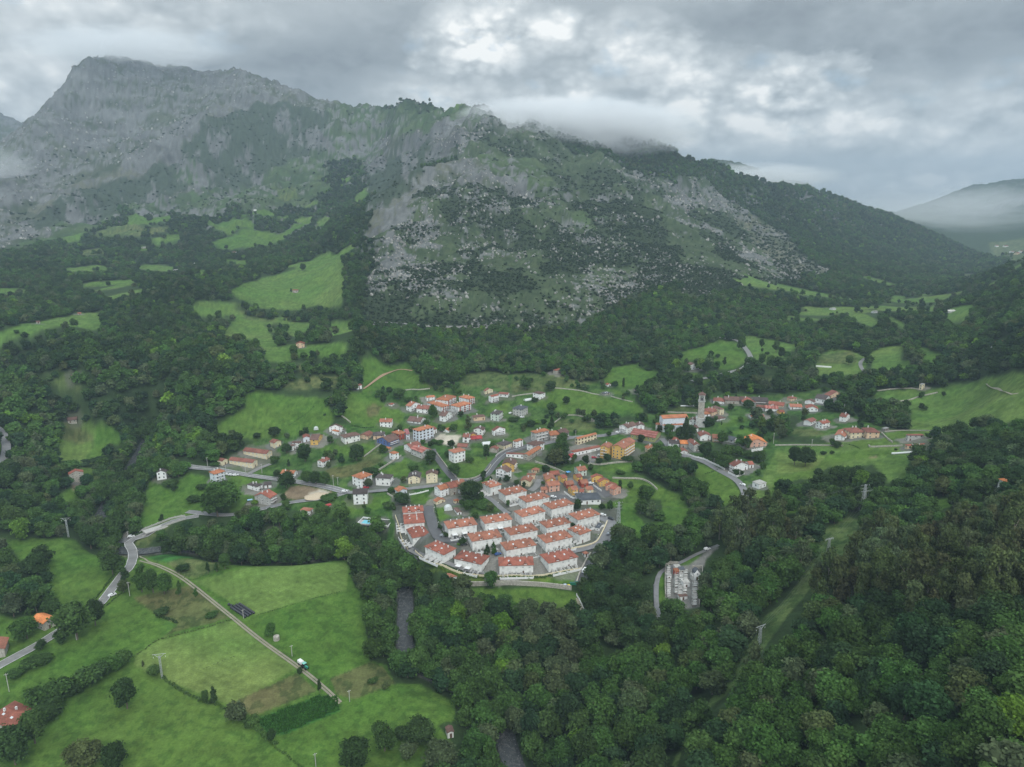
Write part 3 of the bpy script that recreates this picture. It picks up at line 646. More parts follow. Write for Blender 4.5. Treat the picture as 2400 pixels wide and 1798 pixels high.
def tag(o, label=None, cat=None, group=None, kind=None):
    if label: o['label'] = label
    if cat: o['category'] = cat
    if group: o['group'] = group
    if kind: o['kind'] = kind
    return o
def np_mesh(name, V, F):
    """V (n,3), F (m,k) with k = 3 or 4"""
    V = np.asarray(V, np.float32); F = np.asarray(F, np.int32); me = bpy.data.meshes.new(name)
    me.vertices.add(len(V)); me.vertices.foreach_set('co', V.ravel())
    me.loops.add(F.size); me.loops.foreach_set('vertex_index', F.ravel())
    me.polygons.add(len(F)); me.polygons.foreach_set('loop_start', np.arange(0, F.size, F.shape[1], dtype=np.int32))
    me.update(calc_edges=True); return me
MAT_GROUND = mat_ground()
def build_ground():
    V = np.stack([GX, GY, GH], -1).reshape(-1, 3)
    i, j = np.meshgrid(np.arange(NA - 1), np.arange(ND - 1), indexing='ij')
    a = i * ND + j; F = np.stack([a, a + 1, a + ND + 1, a + ND], -1).reshape(-1, 4)[:, ::-1]
    me = np_mesh('ground', V, F[:, ::-1])
    at = me.color_attributes.new('cover', 'FLOAT_COLOR', 'POINT')
    at.data.foreach_set('color', np.concatenate([GC.reshape(-1, 3), np.ones((len(V), 1))], 1).astype(np.float32).ravel())
    o = add_obj('ground', me, MAT_GROUND, smooth=True); o['kind'] = 'structure'
    # outer skirt so the land goes on past the surveyed part
    return o

# ------------------------------------------------------------------ water
def ribbon(name, pl, width, zfun, uvw=None):
    P = np.array(pl); T = np.gradient(P, axis=0); T /= np.linalg.norm(T, axis=1)[:, None] + 1e-9
    Nn = np.stack([-T[:, 1], T[:, 0]], 1); offs = np.linspace(-1, 1, 5) * width / 2
    V = []; 
    for k, (p, n) in enumerate(zip(P, Nn)):
        for o in offs:
            x, y = p + n * o; V.append((x, y, zfun(x, y, k)))
    F = [(i * 5 + j, i * 5 + j + 1, i * 5 + j + 6, i * 5 + j + 5) for i in range(len(P) - 1) for j in range(4)]
    return np_mesh(name, V, F)
def mat_river():
    m = NT('river_water'); n1 = m.noise(0.55, 6, 0.7); n2 = m.noise(2.4, 4, 0.7)
    stones = m.rmap(m.math('ADD', m.math('MULTIPLY', n1, 0.6), m.math('MULTIPLY', n2, 0.4)), 0.50, 0.60, 0.0, 1.0)
    foam = m.rmap(m.noise(1.2, 6, 0.8), 0.60, 0.70, 0, 0.75)
    c = m.mix(stones, (0.035, 0.040, 0.042), (0.10, 0.10, 0.095)); c = m.mix(foam, c, (0.45, 0.47, 0.48))
    return m.finish(c, 0.22, 0.5, bump=n2, bdist=0.25, bstr=0.8)
river = add_obj('river', ribbon('river', RIV_UP, RW * 2 + 1.5, lambda x, y, k: RIVZ[min(k, len(RIVZ) - 1)] - 0.2), mat_river(), smooth=True)
river['kind'] = 'structure'

# ------------------------------------------------------------------ roads, lanes, tracks (draped sheets)
def mat_asphalt(name, col, wet=0.5):
    m = NT(name); n = m.noise(0.35, 4, 0.6); n2 = m.noise(3.0, 3, 0.6)
    k = m.math('MULTIPLY', m.rmap(n, 0.3, 0.7, 0.75, 1.3), m.rmap(n2, 0.3, 0.7, 0.9, 1.1))
    return m.finish(m.scale(m.mix(0.0, col, col), k), m.rmap(n, 0.35, 0.65, 0.45, 0.75), 0.45)
MA = mat_asphalt('weathered_asphalt', (0.165, 0.165, 0.168)); MAD = mat_asphalt('dark_asphalt', (0.085, 0.086, 0.090))
MCONC = mat_asphalt('pale_concrete', (0.175, 0.172, 0.168)); MDIRT = mat_asphalt('dirt_track', (0.22, 0.20, 0.145)); MPAINT = mat_asphalt('road_paint', (0.62, 0.62, 0.60))
MDIRT2 = mat_asphalt('red_dirt', (0.30, 0.19, 0.12))
ROADS = []
def road(c, s, w, mat, name='road', lift=0.22, lines=None, kerb=None, dense=4):
    pl = catmull(path(c, s), dense)
    ROADS.append((pl, w))
    # smooth longitudinal profile, level across
    zz = np.array([hz(*p) for p in pl]); 
    k = min(4, len(zz) // 2 - 1)
    if k > 0: zz = np.convolve(np.pad(zz, k, mode='edge'), np.ones(2 * k + 1) / (2 * k + 1), 'valid')
    f = lambda x, y, k: max(zz[k], hz(x, y)) + lift
    o = add_obj(name, ribbon(name, pl, w, f), mat); o['kind'] = 'structure'
    if lines:
        P = np.array(pl); T = np.gradient(P, axis=0); T /= np.linalg.norm(T, axis=1)[:, None]; Nn = np.stack([-T[:, 1], T[:, 0]], 1)
        V = []; F = []
        for off in lines:
            for i in range(len(P) - 1):
                b = len(V)
                for q in (i, i + 1):
                    for e in (-0.11, 0.11):
                        x, y = P[q] + Nn[q] * (off + e); V.append((x, y, f(x, y, q) + 0.05))
                F.append((b, b + 1, b + 3, b + 2))
        o2 = add_obj('road_marking', np_mesh('road_marking', V, F), MPAINT); o2['kind'] = 'structure'
    return pl
road('L1', "-100,1055 0,995 130,925 250,860 400,765 520,695 640,605 740,480 800,400 850,340 862,270 835,215 870,180 950,145 1030,100 1120,62 1215,38 1290,25", 5.6, MCONC, lines=[-2.6, 2.6])
road('L1', "700,215 760,195 800,185 850,190", 6, MA)
road('G1', "-330,735 -100,760 100,775 320,810 600,862 1100,935 1400,975 1650,1015 1850,1050 2050,1100 2150,1130", 6.2, MA, lines=[-2.8, 0, 2.8])
road('G1', "-270,1430 300,1480 700,1420 1050,1345 1250,1300 1500,1262 1800,1225 2000,1180 2209,1110", 5.0, MA, lines=[-2.3])
road('G2', "560,1290 700,1330 900,1330 1200,1310 1350,1295 1700,1270 1900,1245 2060,1225 2250,1200", 5.0, MA)
road('G1', "640,865 740,815 860,755 1000,700", 4, MCONC, name='lane')
road('B', "905,1120 930,1180 1000,1290 1080,1400 1160,1490 1230,1545", 5.0, MAD)
road('B', "1240,1560 1400,1540 1500,1500 1600,1440 1700,1310 1800,1210 1900,1150 2060,1110 2212,1060", 7.5, MAD, lines=[0])
road('C', "250,1100 450,1042 700,985 850,965 1090,955 1250,935 1370,905 1480,870 1600,840", 7, MA, name='road')
road('G3', "330,830 400,900 450,980 530,1060 800,1130 1000,1205 1200,1320 1400,1425 1500,1500 1570,1600 1600,1680 1605,1720", 5.2, MA)
road('B', "1180,1440 1200,1500 1300,1530 1480,1520", 4, MAD, name='lane')
road('F1', "640,690 690,860 760,1080 840,1240 900,1320 1060,1320 1250,1290 1350,1320", 7.0, MAD)
road('F2', "1790,880 1960,960 2010,1060 1960,1180 1880,1280 1800,1370", 8.0, MA)
road('F4', "1690,330 1600,440 1420,500 1100,560 900,600", 6.5, MA)
road('F4', "1570,430 1600,560 1560,680 1450,800 1380,930 1290,1080 1240,1180", 6.0, MAD)
road('F2', "1750,560 1850,600", 5.0, MAD, name='lane')
road('F2', "500,400 600,330 650,240 690,190", 5.0, MCONC, name='lane')
road('F2', "870,520 1000,500 1150,520 1300,560", 7.0, MAD)
road('F2', "1600,200 1700,330 1850,430 1950,510", 6.5, MAD)
road('F1', "1640,450 1850,580 2000,720 2150,830", 4.0, MA, name='lane')
road('F4', "-1900,560 -1500,700 -900,910 -500,985 0,1010 300,1010", 3.2, MCONC, name='path')
road('F3', "-300,500 0,570 200,700", 4.5, MAD, name='lane')
road('M3', "50,1345 150,1348 240,1355 350,1375 400,1420 440,1490 400,1550 330,1575 150,1620 60,1645", 6.0, MCONC, dense=8)
road('M3', "1180,1490 1150,1520 1160,1560 1185,1585", 4, MCONC, name='track', dense=8)
road('M3', "2040,1390 2000,1440 1980,1480", 5, MA, name='lane', dense=8)
road('K', "1850,-20 1650,60 1500,125 1350,190 1200,265 1050,350 900,420 760,490 600,545 480,640 420,760 390,900 382,1050 380,1200 385,1310 400,1450 440,1657 480,1800", 2.6, MA, name='path')
road('K', "340,900 345,1000 350,1250 360,1500", 1.4, MAD, name='rail_bed')
road('L1', "905,300 960,322 1020,340 1150,400 1300,510 1500,670 1700,830 1950,1010 2100,1130 2212,1235", 1.0, MDIRT, name='track', dense=3)
road('L1', "905,318 950,330 1012,350 1140,413 1290,522 1490,682 1690,842 1938,1021 2088,1142 2200,1246", 1.0, MDIRT, name='track', dense=3)
road('L3', "425,560 470,680 520,790 560,900", 2.2, MDIRT, name='path')
road('M4', "-100,1060 0,1130 35,1200 42,1260 20,1330 -60,1400", 6, MA, dense=8)
road('M2', "170,1535 300,1538 500,1552 700,1562 850,1562 1040,1560", 4.5, MCONC, dense=8)
road('A', "1480,230 1700,90 1800,60 1900,70", 2.5, MDIRT2, name='track', dense=5)
road('P', "2130,830 2170,850 2200,850", 1.3, MDIRT, name='track', dense=6)

# ------------------------------------------------------------------ trees
def mat_foliage(name='foliage', base=(1, 1, 1), rough=0.7):
    m = NT(name)
    at = m.n('ShaderNodeAttribute', attribute_type='INSTANCER', attribute_name='tint').outputs['Color']
    lf = m.n('ShaderNodeAttribute', attribute_name='leaf').outputs['Fac']
    n = m.noise(0.9, 2, 0.5); big = m.noise(0.16, 2, 0.5)
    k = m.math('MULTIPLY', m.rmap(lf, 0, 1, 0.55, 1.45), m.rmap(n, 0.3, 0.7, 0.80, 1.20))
    k = m.math('MULTIPLY', k, m.rmap(big, 0.3, 0.7, 0.85, 1.15))
    c = m.scale(at, k); d = m.n('ShaderNodeBsdfDiffuse'); m.put(d.inputs[0], c)
    t = m.n('ShaderNodeBsdfTranslucent'); m.put(t.inputs[0], m.mix(0.5, c, (0.08, 0.14, 0.02), 'ADD') if False else c)
    mx = m.n('ShaderNodeMixShader'); mx.inputs[0].default_value = 0.18
    m.t.links.new(d.outputs[0], mx.inputs[1]); m.t.links.new(t.outputs[0], mx.inputs[2]); m.t.links.new(mx.outputs[0], m.out.inputs[0])
    return m.m
MFOL = mat_foliage()
def mat_simple(name, col, rough=0.8, spec=0.2, var=0.15, sc=1.5, bump=0.0, metal=0.0):
    m = NT(name); n = m.noise(sc, 3, 0.55, m.obj())
    c = m.scale(m.mix(0.0, col, col), m.rmap(n, 0.3, 0.7, 1 - var, 1 + var))
    return m.finish(c, rough, spec, bump=m.noise(sc * 3, 3, 0.6, m.obj()) if bump else None, bdist=bump or 0.1, metal=metal)
MBARK = mat_simple('bark', (0.14, 0.115, 0.09)); MBARKP = mat_simple('pale_bark', (0.24, 0.21, 0.17))
def crown_arrays(seed, n, leaf, shape='round'):
    """unit crown: about 1 wide and 1 tall, sitting on z = 0; lobes carry small leaf clumps"""
    r = np.random.RandomState(seed); lobes = []
    if shape == 'round':
        for i in range(15):
            th = r.rand() * 6.283; q = r.rand()
            z = 0.20 + 0.62 * q; rr = 0.30 * math.sqrt(max(0.05, 1 - ((q - 0.35) / 0.75) ** 2)) * (0.55 + 0.55 * r.rand())
            lobes.append((rr * math.cos(th), rr * math.sin(th), z, 0.13 + 0.10 * r.rand()))
        lobes += [(0, 0, 0.5, 0.30), (0.02, 0.03, 0.72, 0.22), (0, 0, 0.3, 0.25)]
    elif shape == 'tall':
        for i in range(16):
            th = r.rand() * 6.283; q = r.rand(); z = 0.12 + 0.80 * q; rr = 0.26 * (1 - 0.75 * q) * (0.5 + r.rand())
            lobes.append((rr * math.cos(th), rr * math.sin(th), z, 0.10 + 0.07 * r.rand() * (1.2 - q)))
        lobes += [(0, 0, 0.4, 0.22), (0, 0, 0.65, 0.16), (0, 0, 0.85, 0.09)]
    elif shape == 'open':      # eucalyptus: separate tufts with sky between them
        for i in range(24):
            th = r.rand() * 6.283; q = r.rand(); z = 0.22 + 0.72 * q; rr = 0.34 * (0.35 + 0.75 * r.rand()) * (1 - 0.45 * q)
            lobes.append((rr * math.cos(th), rr * math.sin(th), z, 0.085 + 0.08 * r.rand()))
        lobes += [(0, 0, 0.9, 0.12)]
    elif shape == 'cone':
        for i in range(26):
            q = (i + r.rand()) / 26; th = r.rand() * 6.283; z = 0.04 + 0.92 * q; rr = 0.40 * (1 - q) ** 0.9 * (0.7 + 0.4 * r.rand())
            lobes.append((rr * math.cos(th), rr * math.sin(th), z, 0.05 + 0.12 * (1 - q)))
        lobes += [(0, 0, 0.3, 0.22), (0, 0, 0.55, 0.14), (0, 0, 0.8, 0.07)]
    elif shape == 'bush':
        for i in range(12):
            th = r.rand() * 6.283; rr = 0.34 * math.sqrt(r.rand()); z = 0.25 + 0.35 * r.rand()
            lobes.append((rr * math.cos(th), rr * math.sin(th), z, 0.16 + 0.12 * r.rand()))
        lobes += [(0, 0, 0.4, 0.36)]
    L = np.array(lobes); w = L[:, 3] ** 2; w /= w.sum(); pick = r.choice(len(L), n, p=w)
    d = r.normal(size=(n, 3)); d /= np.linalg.norm(d, axis=1)[:, None]; d[:, 2] = np.where(d[:, 2] < -0.35, -d[:, 2], d[:, 2])
    rad = L[pick, 3] * (0.80 + 0.28 * r.rand(n) + 0.30 * (r.rand(n) < 0.14)); C = L[pick, :3] + d * rad[:, None]
    # drop most leaves that end up deep inside another lobe
    dist = ((C[:, None, :] - L[None, :, :3]) ** 2).sum(-1) ** 0.5 / L[None, :, 3]
    keep = (dist.min(1) > 0.72) | (r.rand(n) < 0.15); C = C[keep]; d = d[keep]; pick = pick[keep]; n = len(C)
    nrm = d * 0.75 + r.normal(size=(n, 3)) * 0.45 + np.array([0, 0, 0.35]); nrm /= np.linalg.norm(nrm, axis=1)[:, None]
    t = np.cross(nrm, r.normal(size=(n, 3))); t /= np.linalg.norm(t, axis=1)[:, None] + 1e-9; b = np.cross(nrm, t)
    s = leaf * (0.6 + 0.8 * r.rand(n))[:, None]; a = (0.7 + 0.5 * r.rand(n))[:, None]
    V = np.stack([C - t * s * a, C - b * s + nrm * s * 0.25, C + t * s * a, C + b * s], 1)
    lob = r.rand(len(L)); tone = 0.5 * lob[pick] + 0.5 * r.rand(n)
    V = V.reshape(-1, 3); F = np.arange(4 * n).reshape(n, 4); tone = np.repeat(tone, 4)
    return V, F, tone, L
def icos(c, r, sc=(1, 1, 1)):
    p = (1 + 5 ** 0.5) / 2
    v = np.array([(-1, p, 0), (1, p, 0), (-1, -p, 0), (1, -p, 0), (0, -1, p), (0, 1, p), (0, -1, -p), (0, 1, -p), (p, 0, -1), (p, 0, 1), (-p, 0, -1), (-p, 0, 1)], float)
    v /= np.linalg.norm(v[0]); f = [(0, 11, 5), (0, 5, 1), (0, 1, 7), (0, 7, 10), (0, 10, 11), (1, 5, 9), (5, 11, 4), (11, 10, 2), (10, 7, 6), (7, 1, 8), (3, 9, 4), (3, 4, 2), (3, 2, 6), (3, 6, 8), (3, 8, 9), (4, 9, 5), (2, 4, 11), (6, 2, 10), (8, 6, 7), (9, 8, 1)]
    return v * r * np.array(sc) + np.array(c), f
def crown_mesh(name, seed, n, leaf, shape, trunk=False, z0=0.12):
    V, F, tone, L = crown_arrays(seed, n, leaf, shape)
    V = V.copy(); V[:, 2] = z0 + V[:, 2] * (1 - z0)
    vs = [V]; base = len(V); faces = [tuple(f) for f in F]; tn = [tone]; nl = len(faces)
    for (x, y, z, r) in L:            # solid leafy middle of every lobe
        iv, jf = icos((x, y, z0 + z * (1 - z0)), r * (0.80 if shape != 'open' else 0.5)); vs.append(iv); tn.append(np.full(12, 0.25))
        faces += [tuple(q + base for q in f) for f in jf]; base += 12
    mi = [0] * len(faces)
    if trunk:
        k = 5; rows = [(0, 0.022, 0, 0), (0.4, 0.016, 0.01, 0.01), (0.8, 0.006, 0.0, 0.02)]
        for (z, r, ox, oy) in rows:
            a = np.arange(k) * 6.283 / k; vs.append(np.stack([ox + r * np.cos(a), oy + r * np.sin(a), np.full(k, z - (0.05 if z == 0 else 0))], 1)); tn.append(np.zeros(k))
        for q in range(2):
            for i in range(k): faces.append((base + q * k + i, base + q * k + (i + 1) % k, base + (q + 1) * k + (i + 1) % k, base + (q + 1) * k + i))
        mi += [1] * (2 * k)
    me = bpy.data.meshes.new(name); me.from_pydata(np.concatenate(vs).tolist(), [], faces); 
    at = me.attributes.new('leaf', 'FLOAT', 'POINT'); at.data.foreach_set('value', np.concatenate(tn).astype(np.float32))
    me.materials.append(MFOL)
    if trunk: me.materials.append(MBARK if shape != 'open' else MBARKP); me.polygons.foreach_set('material_index', mi)
    me.update(); return me
def trunk_mesh(name, seed, mat):
    """unit tree 1 tall: tapered trunk and a few limbs running up into the crown"""
    r = random.Random(seed); V = []; F = []
    def limb(p, q, r0, r1, k=6):
        p = Vector(p); q = Vector(q); d = (q - p).normalized(); a = d.orthogonal().normalized(); b = d.cross(a); s = len(V)
        for c, rr in ((p, r0), ((p + q) / 2 + a * 0.01, (r0 + r1) / 2), (q, r1)):
            for i in range(k): V.append(c + (a * math.cos(i * 6.283 / k) + b * math.sin(i * 6.283 / k)) * rr)
        for m in range(2):
            for i in range(k): F.append((s + m * k + i, s + m * k + (i + 1) % k, s + (m + 1) * k + (i + 1) % k, s + (m + 1) * k + i))
    limb((0, 0, -0.06), (0.01, 0, 0.38), 0.030, 0.021); limb((0.01, 0, 0.38), (0, 0.02, 0.80), 0.020, 0.007)
    for i in range(5):
        th = i * 1.26 + r.random(); z = 0.26 + 0.09 * i; limb((0, 0, z), (0.24 * math.cos(th), 0.24 * math.sin(th), z + 0.22), 0.012, 0.004)
    me = bpy.data.meshes.new(name); me.from_pydata([tuple(v) for v in V], [], F); me.materials.append(mat); me.update(); return me
SH = ['round', 'round', 'round', 'tall', 'open', 'cone', 'bush']
NEAR = {}
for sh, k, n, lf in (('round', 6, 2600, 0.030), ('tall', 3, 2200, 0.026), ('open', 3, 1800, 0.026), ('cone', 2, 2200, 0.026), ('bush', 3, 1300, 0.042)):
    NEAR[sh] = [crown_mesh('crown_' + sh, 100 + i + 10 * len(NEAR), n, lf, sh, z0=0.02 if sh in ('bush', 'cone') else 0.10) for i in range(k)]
TRUNK = {'b': trunk_mesh('trunk', 1, MBARK), 'p': trunk_mesh('trunk', 2, MBARKP)}
# tint families (albedo)
TINT = dict(dark=(.036, .066, .022), mid=(.052, .098, .027), fresh=(.056, .114, .029), lime=(.098, .180, .028), olive=(.070, .096, .035), grey=(.076, .104, .048), blue=(.030, .062, .026), rust=(.078, .090, .038))
def tint_of(name, rnd, j=0.16):
    b = np.array(TINT[name]); return tuple(float(q) for q in b * (1 + (rnd.rand(3) - 0.5) * 0.5 * j) * (1 + (rnd.rand() - 0.5) * 2 * j))
def make_tree(x, y, h, w, shape, tint, label, cat='tree', group=None, rnd=RS, name=None, z=None):
    e = bpy.data.objects.new(name or {'bush': 'bush', 'cone': 'conifer'}.get(shape, 'tree'), None); COL.objects.link(e)
    e.location = (x, y, (hz(x, y) if z is None else z)); e.rotation_euler = (0, 0, rnd.rand() * 6.28)
    e.empty_display_size = 0.5
    c = bpy.data.objects.new('crown', NEAR[shape][rnd.randint(len(NEAR[shape]))]); COL.objects.link(c); c.parent = e
    c.scale = (w, w, h); c['tint'] = tint_of(tint, rnd) if isinstance(tint, str) else tint
    if shape != 'bush':
        t = bpy.data.objects.new('trunk', TRUNK['p' if shape == 'open' else 'b']); COL.objects.link(t); t.parent = e; q = min(w, h * 0.8); t.scale = (q, q, h)
    tag(e, label, cat, group)
    return e
PLACED = []        # (x, y, radius) kept clear of wood trees
def tree_px(c, x, yb, hp, wp, shape, tint, label, cat='tree', group=None):
    u, v = px(c, x, yb); X, Y = ground(u, v); z = hz(X, Y); d = to_px(X, Y, z)[2]; s = CROPS[c][2]
    h = hp / s * d / FOC / 0.93; w = wp / s * d / FOC
    make_tree(X, Y, h, w * 1.12, shape, tint, label, cat, group, z=z); PLACED.append((X, Y, w * 0.5)); return X, Y

# ------------------------------------------------------------------ buildings
KEEP_OUT = []
_mc = {}
WALLC = dict(white=(.78, .79, .78), chalk=(.72, .72, .69), cream=(.68, .60, .42), yellow=(.66, .42, .13), gold=(.62, .36, .11), pink=(.62, .37, .28), peach=(.64, .47, .32), red=(.34, .075, .05),
             stone=(.33, .31, .27), grey=(.42, .42, .40), church=(.56, .60, .66), olive=(.30, .32, .13), green=(.55, .62, .55), blue=(.10, .16, .34), dstone=(.20, .185, .17), bluewhite=(.62, .67, .72))
ROOFC = dict(orange=(.36, .140, .072), bright=(.52, .185, .065), terra=(.30, .125, .080), brick=(.255, .088, .060), redbrown=(.205, .082, .062), brown=(.135, .080, .066), dark=(.075, .062, .060), slate=(.085, .095, .110),
             rust=(.27, .085, .065), grey=(.26, .26, .25), red=(.36, .055, .055), pale=(.45, .44, .41), pink=(.42, .16, .17))
def wall_mat(k):
    if 'w' + k in _mc: return _mc['w' + k]
    m = NT('wall_' + k); o = m.pos(); c = WALLC[k]
    st = m.noise(0.5, 4, 0.6); fine = m.noise(2.2, 3, 0.6)
    if k in ('stone', 'dstone', 'grey'):
        v = m.n('ShaderNodeTexVoronoi'); v.inputs['Scale'].default_value = 1.6; m.put(v.inputs['Vector'], o)
        kk = m.math('MULTIPLY', m.rmap(v.outputs['Color'], 0, 1, 0.65, 1.3) if False else m.rmap(m.noise(1.7, 3, 0.8), 0.3, 0.7, 0.6, 1.45), m.rmap(st, 0.3, 0.7, 0.8, 1.2))
    else: kk = m.math('MULTIPLY', m.rmap(st, 0.35, 0.72, 1.05, 0.82), m.rmap(fine, 0.3, 0.7, 0.96, 1.04))
    _mc['w' + k] = m.finish(m.scale(m.mix(0.0, c, c), kk), 0.9, 0.15); return _mc['w' + k]
def roof_mat(k):
    if 'r' + k in _mc: return _mc['r' + k]
    m = NT('roof_tiles_' + k); o = m.obj(); c = ROOFC[k]
    w = m.n('ShaderNodeTexWave', wave_type='BANDS', bands_direction='X'); w.inputs['Scale'].default_value = 1.1; w.inputs['Distortion'].default_value = 1.5; m.put(w.inputs['Vector'], o)
    w2 = m.n('ShaderNodeTexWave', wave_type='BANDS', bands_direction='Y'); w2.inputs['Scale'].default_value = 1.1; w2.inputs['Distortion'].default_value = 1.5; m.put(w2.inputs['Vector'], o)
    st = m.noise(0.24, 4, 0.65); fn = m.noise(1.6, 4, 0.7); rnd = m.n('ShaderNodeObjectInfo').outputs['Random']
    kk = m.math('MULTIPLY', m.rmap(st, 0.3, 0.7, 0.72, 1.28), m.rmap(fn, 0.3, 0.7, 0.78, 1.22))
    kk = m.math('MULTIPLY', kk, m.rmap(m.math('MULTIPLY', w.outputs[1], w2.outputs[1]), 0, 1, 0.88, 1.10))
    kk = m.math('MULTIPLY', kk, m.rmap(rnd, 0, 1, 0.80, 1.18))
    lich = m.rmap(m.noise(0.45, 5, 0.75), 0.54, 0.68, 0, 0.65)
    moss = tuple(q * 0.45 + e for q, e in zip(c, (.012, .018, .010)))
    if k == 'rust':
        ws = m.n('ShaderNodeTexWave', wave_type='BANDS', bands_direction='X'); ws.inputs['Scale'].default_value = 0.10; ws.inputs['Distortion'].default_value = 4; m.put(ws.inputs['Vector'], o)
        base = m.mix(m.rmap(ws.outputs[1], 0.5, 0.9, 0, 0.8), c, (.42, .20, .17))
    else: base = c
    _mc['r' + k] = m.finish(m.scale(m.mix(lich, base, moss), kk), 0.8, 0.25, bump=w.outputs[1], bdist=0.05, bstr=0.4); return _mc['r' + k]
MGLASS = mat_simple('window_glass', (.035, .045, .05), 0.15, 0.6, 0.2); MFRAME = mat_simple('window_frame_paint', (.52, .52, .50), 0.6); MSHUT = mat_simple('roller_shutter', (.56, .57, .55), 0.6, var=0.05)
MWOOD = mat_simple('dark_wood', (.13, .055, .035), 0.7); MDOOR = mat_simple('door_wood', (.10, .055, .035), 0.6); MRAIL = mat_simple('railing_metal', (.10, .10, .10), 0.5); MCON = mat_simple('concrete', (.38, .37, .35), 0.9); MWHITE = mat_simple('white_paint', (.70, .70, .69), 0.6, var=0.08)
def box_mesh(name, parts):
    """parts: (cx, cy, cz, sx, sy, sz, material slot)"""
    V = []; F = []; M = []
    for cx, cy_, cz, sx, sy, sz, mi in parts:
        b = len(V); V += [(cx + dx * sx / 2, cy_ + dy * sy / 2, cz + dz * sz / 2) for dz in (-1, 1) for dx, dy in ((-1, -1), (1, -1), (1, 1), (-1, 1))]
        F += [(b, b + 3, b + 2, b + 1), (b + 4, b + 5, b + 6, b + 7)] + [(b + i, b + (i + 1) % 4, b + 4 + (i + 1) % 4, b + 4 + i) for i in range(4)]; M += [mi] * 6
    me = bpy.data.meshes.new(name); me.from_pydata(V, [], F); me.update(); return me, M
def part_mesh(name, parts, mats):
    me, M = box_mesh(name, parts)
    for m in mats: me.materials.append(m)
    me.polygons.foreach_set('material_index', M); return me
# window 1 x 1 standing on z = 0, outside is -y
WIN = {}
WIN['dark'] = part_mesh('window', [(0, -.02, .5, .86, .04, .88, 1), (-.46, -.04, .5, .08, .09, 1, 0), (.46, -.04, .5, .08, .09, 1, 0), (0, -.04, .97, .84, .09, .06, 0), (0, -.06, .02, 1.1, .14, .05, 0), (0, -.03, .5, .05, .07, .86, 0)], [MFRAME, MGLASS])
WIN['shut'] = part_mesh('window', [(0, -.02, .08, .86, .04, .10, 1), (0, -.035, .56, .88, .06, .80, 2), (-.46, -.04, .5, .08, .09, 1, 0), (.46, -.04, .5, .08, .09, 1, 0), (0, -.06, .02, 1.1, .14, .05, 0)], [MFRAME, MGLASS, MSHUT])
WIN['wood'] = part_mesh('window', [(0, -.02, .5, .86, .04, .9, 1), (-.62, -.05, .5, .30, .06, 1, 0), (.62, -.05, .5, .30, .06, 1, 0), (0, -.06, .02, 1.2, .14, .05, 0), (0, -.03, .5, .05, .07, .9, 0)], [MWOOD, MGLASS])
DOORM = part_mesh('door', [(0, -.03, .5, .9, .06, 1, 0), (0, -.07, 1.03, 1.15, .16, .06, 1)], [MDOOR, MFRAME])
GARM = part_mesh('garage_door', [(0, -.03, .5, .95, .06, 1, 0), (0, -.06, .35, .95, .03, .03, 1), (0, -.06, .68, .95, .03, .03, 1)], [MSHUT, MFRAME])
SKYL = part_mesh('skylight', [(0, 0, .05, .9, 1.2, .12, 0), (0, 0, .12, .72, 1.0, .04, 1)], [MFRAME, mat_simple('skylight_glass', (.52, .56, .58), 0.2, 0.5, 0.1)])
CHIM = part_mesh('chimney', [(0, 0, .7, .7, .7, 1.8, 0), (0, 0, 1.66, .9, .9, .12, 1), (0, 0, 1.86, .55, .55, .22, 0)], [MWHITE, MCON])
def roof_mesh(kind, w, d, h, ov, pitch, hip=1.0):
    """roof over w (x) by d (y) walls whose tops are at z = h; the ridge direction follows the kind"""
    W2, D2 = w / 2 + ov, d / 2 + ov; th = 0.22; V = []; F = []
    if kind == 'f':
        me, _ = box_mesh('roof', [(0, 0, h + .15, w + 2 * ov * .6, d + 2 * ov * .6, .30, 0)]); return me, h + .3
    if kind == 's':
        z1 = h + pitch * d; zo = h - 0.05; V = [(-W2, -D2, zo), (W2, -D2, zo), (W2, D2 - ov, z1), (-W2, D2 - ov, z1)]; V += [(x, y, z - th) for x, y, z in V]
        F = [(0, 1, 2, 3), (7, 6, 5, 4)] + [(i + 4, (i + 1) % 4 + 4, (i + 1) % 4, i) for i in range(4)]; rid = z1
    else:
        alongx = kind == 'gl' or (kind == 'h' and w >= d); a, b = (W2, D2) if alongx else (D2, W2); zo = h - pitch * ov
        rid = h + pitch * (b - ov); inset = (b * hip if kind == 'h' else 0); inset = min(inset, a - 0.3)
        P = [(-a, -b, zo), (a, -b, zo), (a, b, zo), (-a, b, zo), (-a + inset, 0, rid), (a - inset, 0, rid)]
        V = P + [(x, y, z - th) for x, y, z in P]
        F = [(0, 1, 5, 4), (2, 3, 4, 5), (6, 10, 11, 7), (8, 11, 10, 9), (0, 6, 7, 1), (2, 8, 9, 3)]
        if kind == 'h': F += [(1, 2, 5), (3, 0, 4), (7, 11, 8), (9, 10, 6), (1, 7, 8, 2), (3, 9, 6, 0)]
        else: F += [(1, 7, 11, 5), (5, 11, 8, 2), (3, 9, 10, 4), (4, 10, 6, 0)]
        if not alongx: V = [(-y, x, z) for x, y, z in V]
    me = bpy.data.meshes.new('roof'); me.from_pydata(V, [], F); me.update(); return me, rid
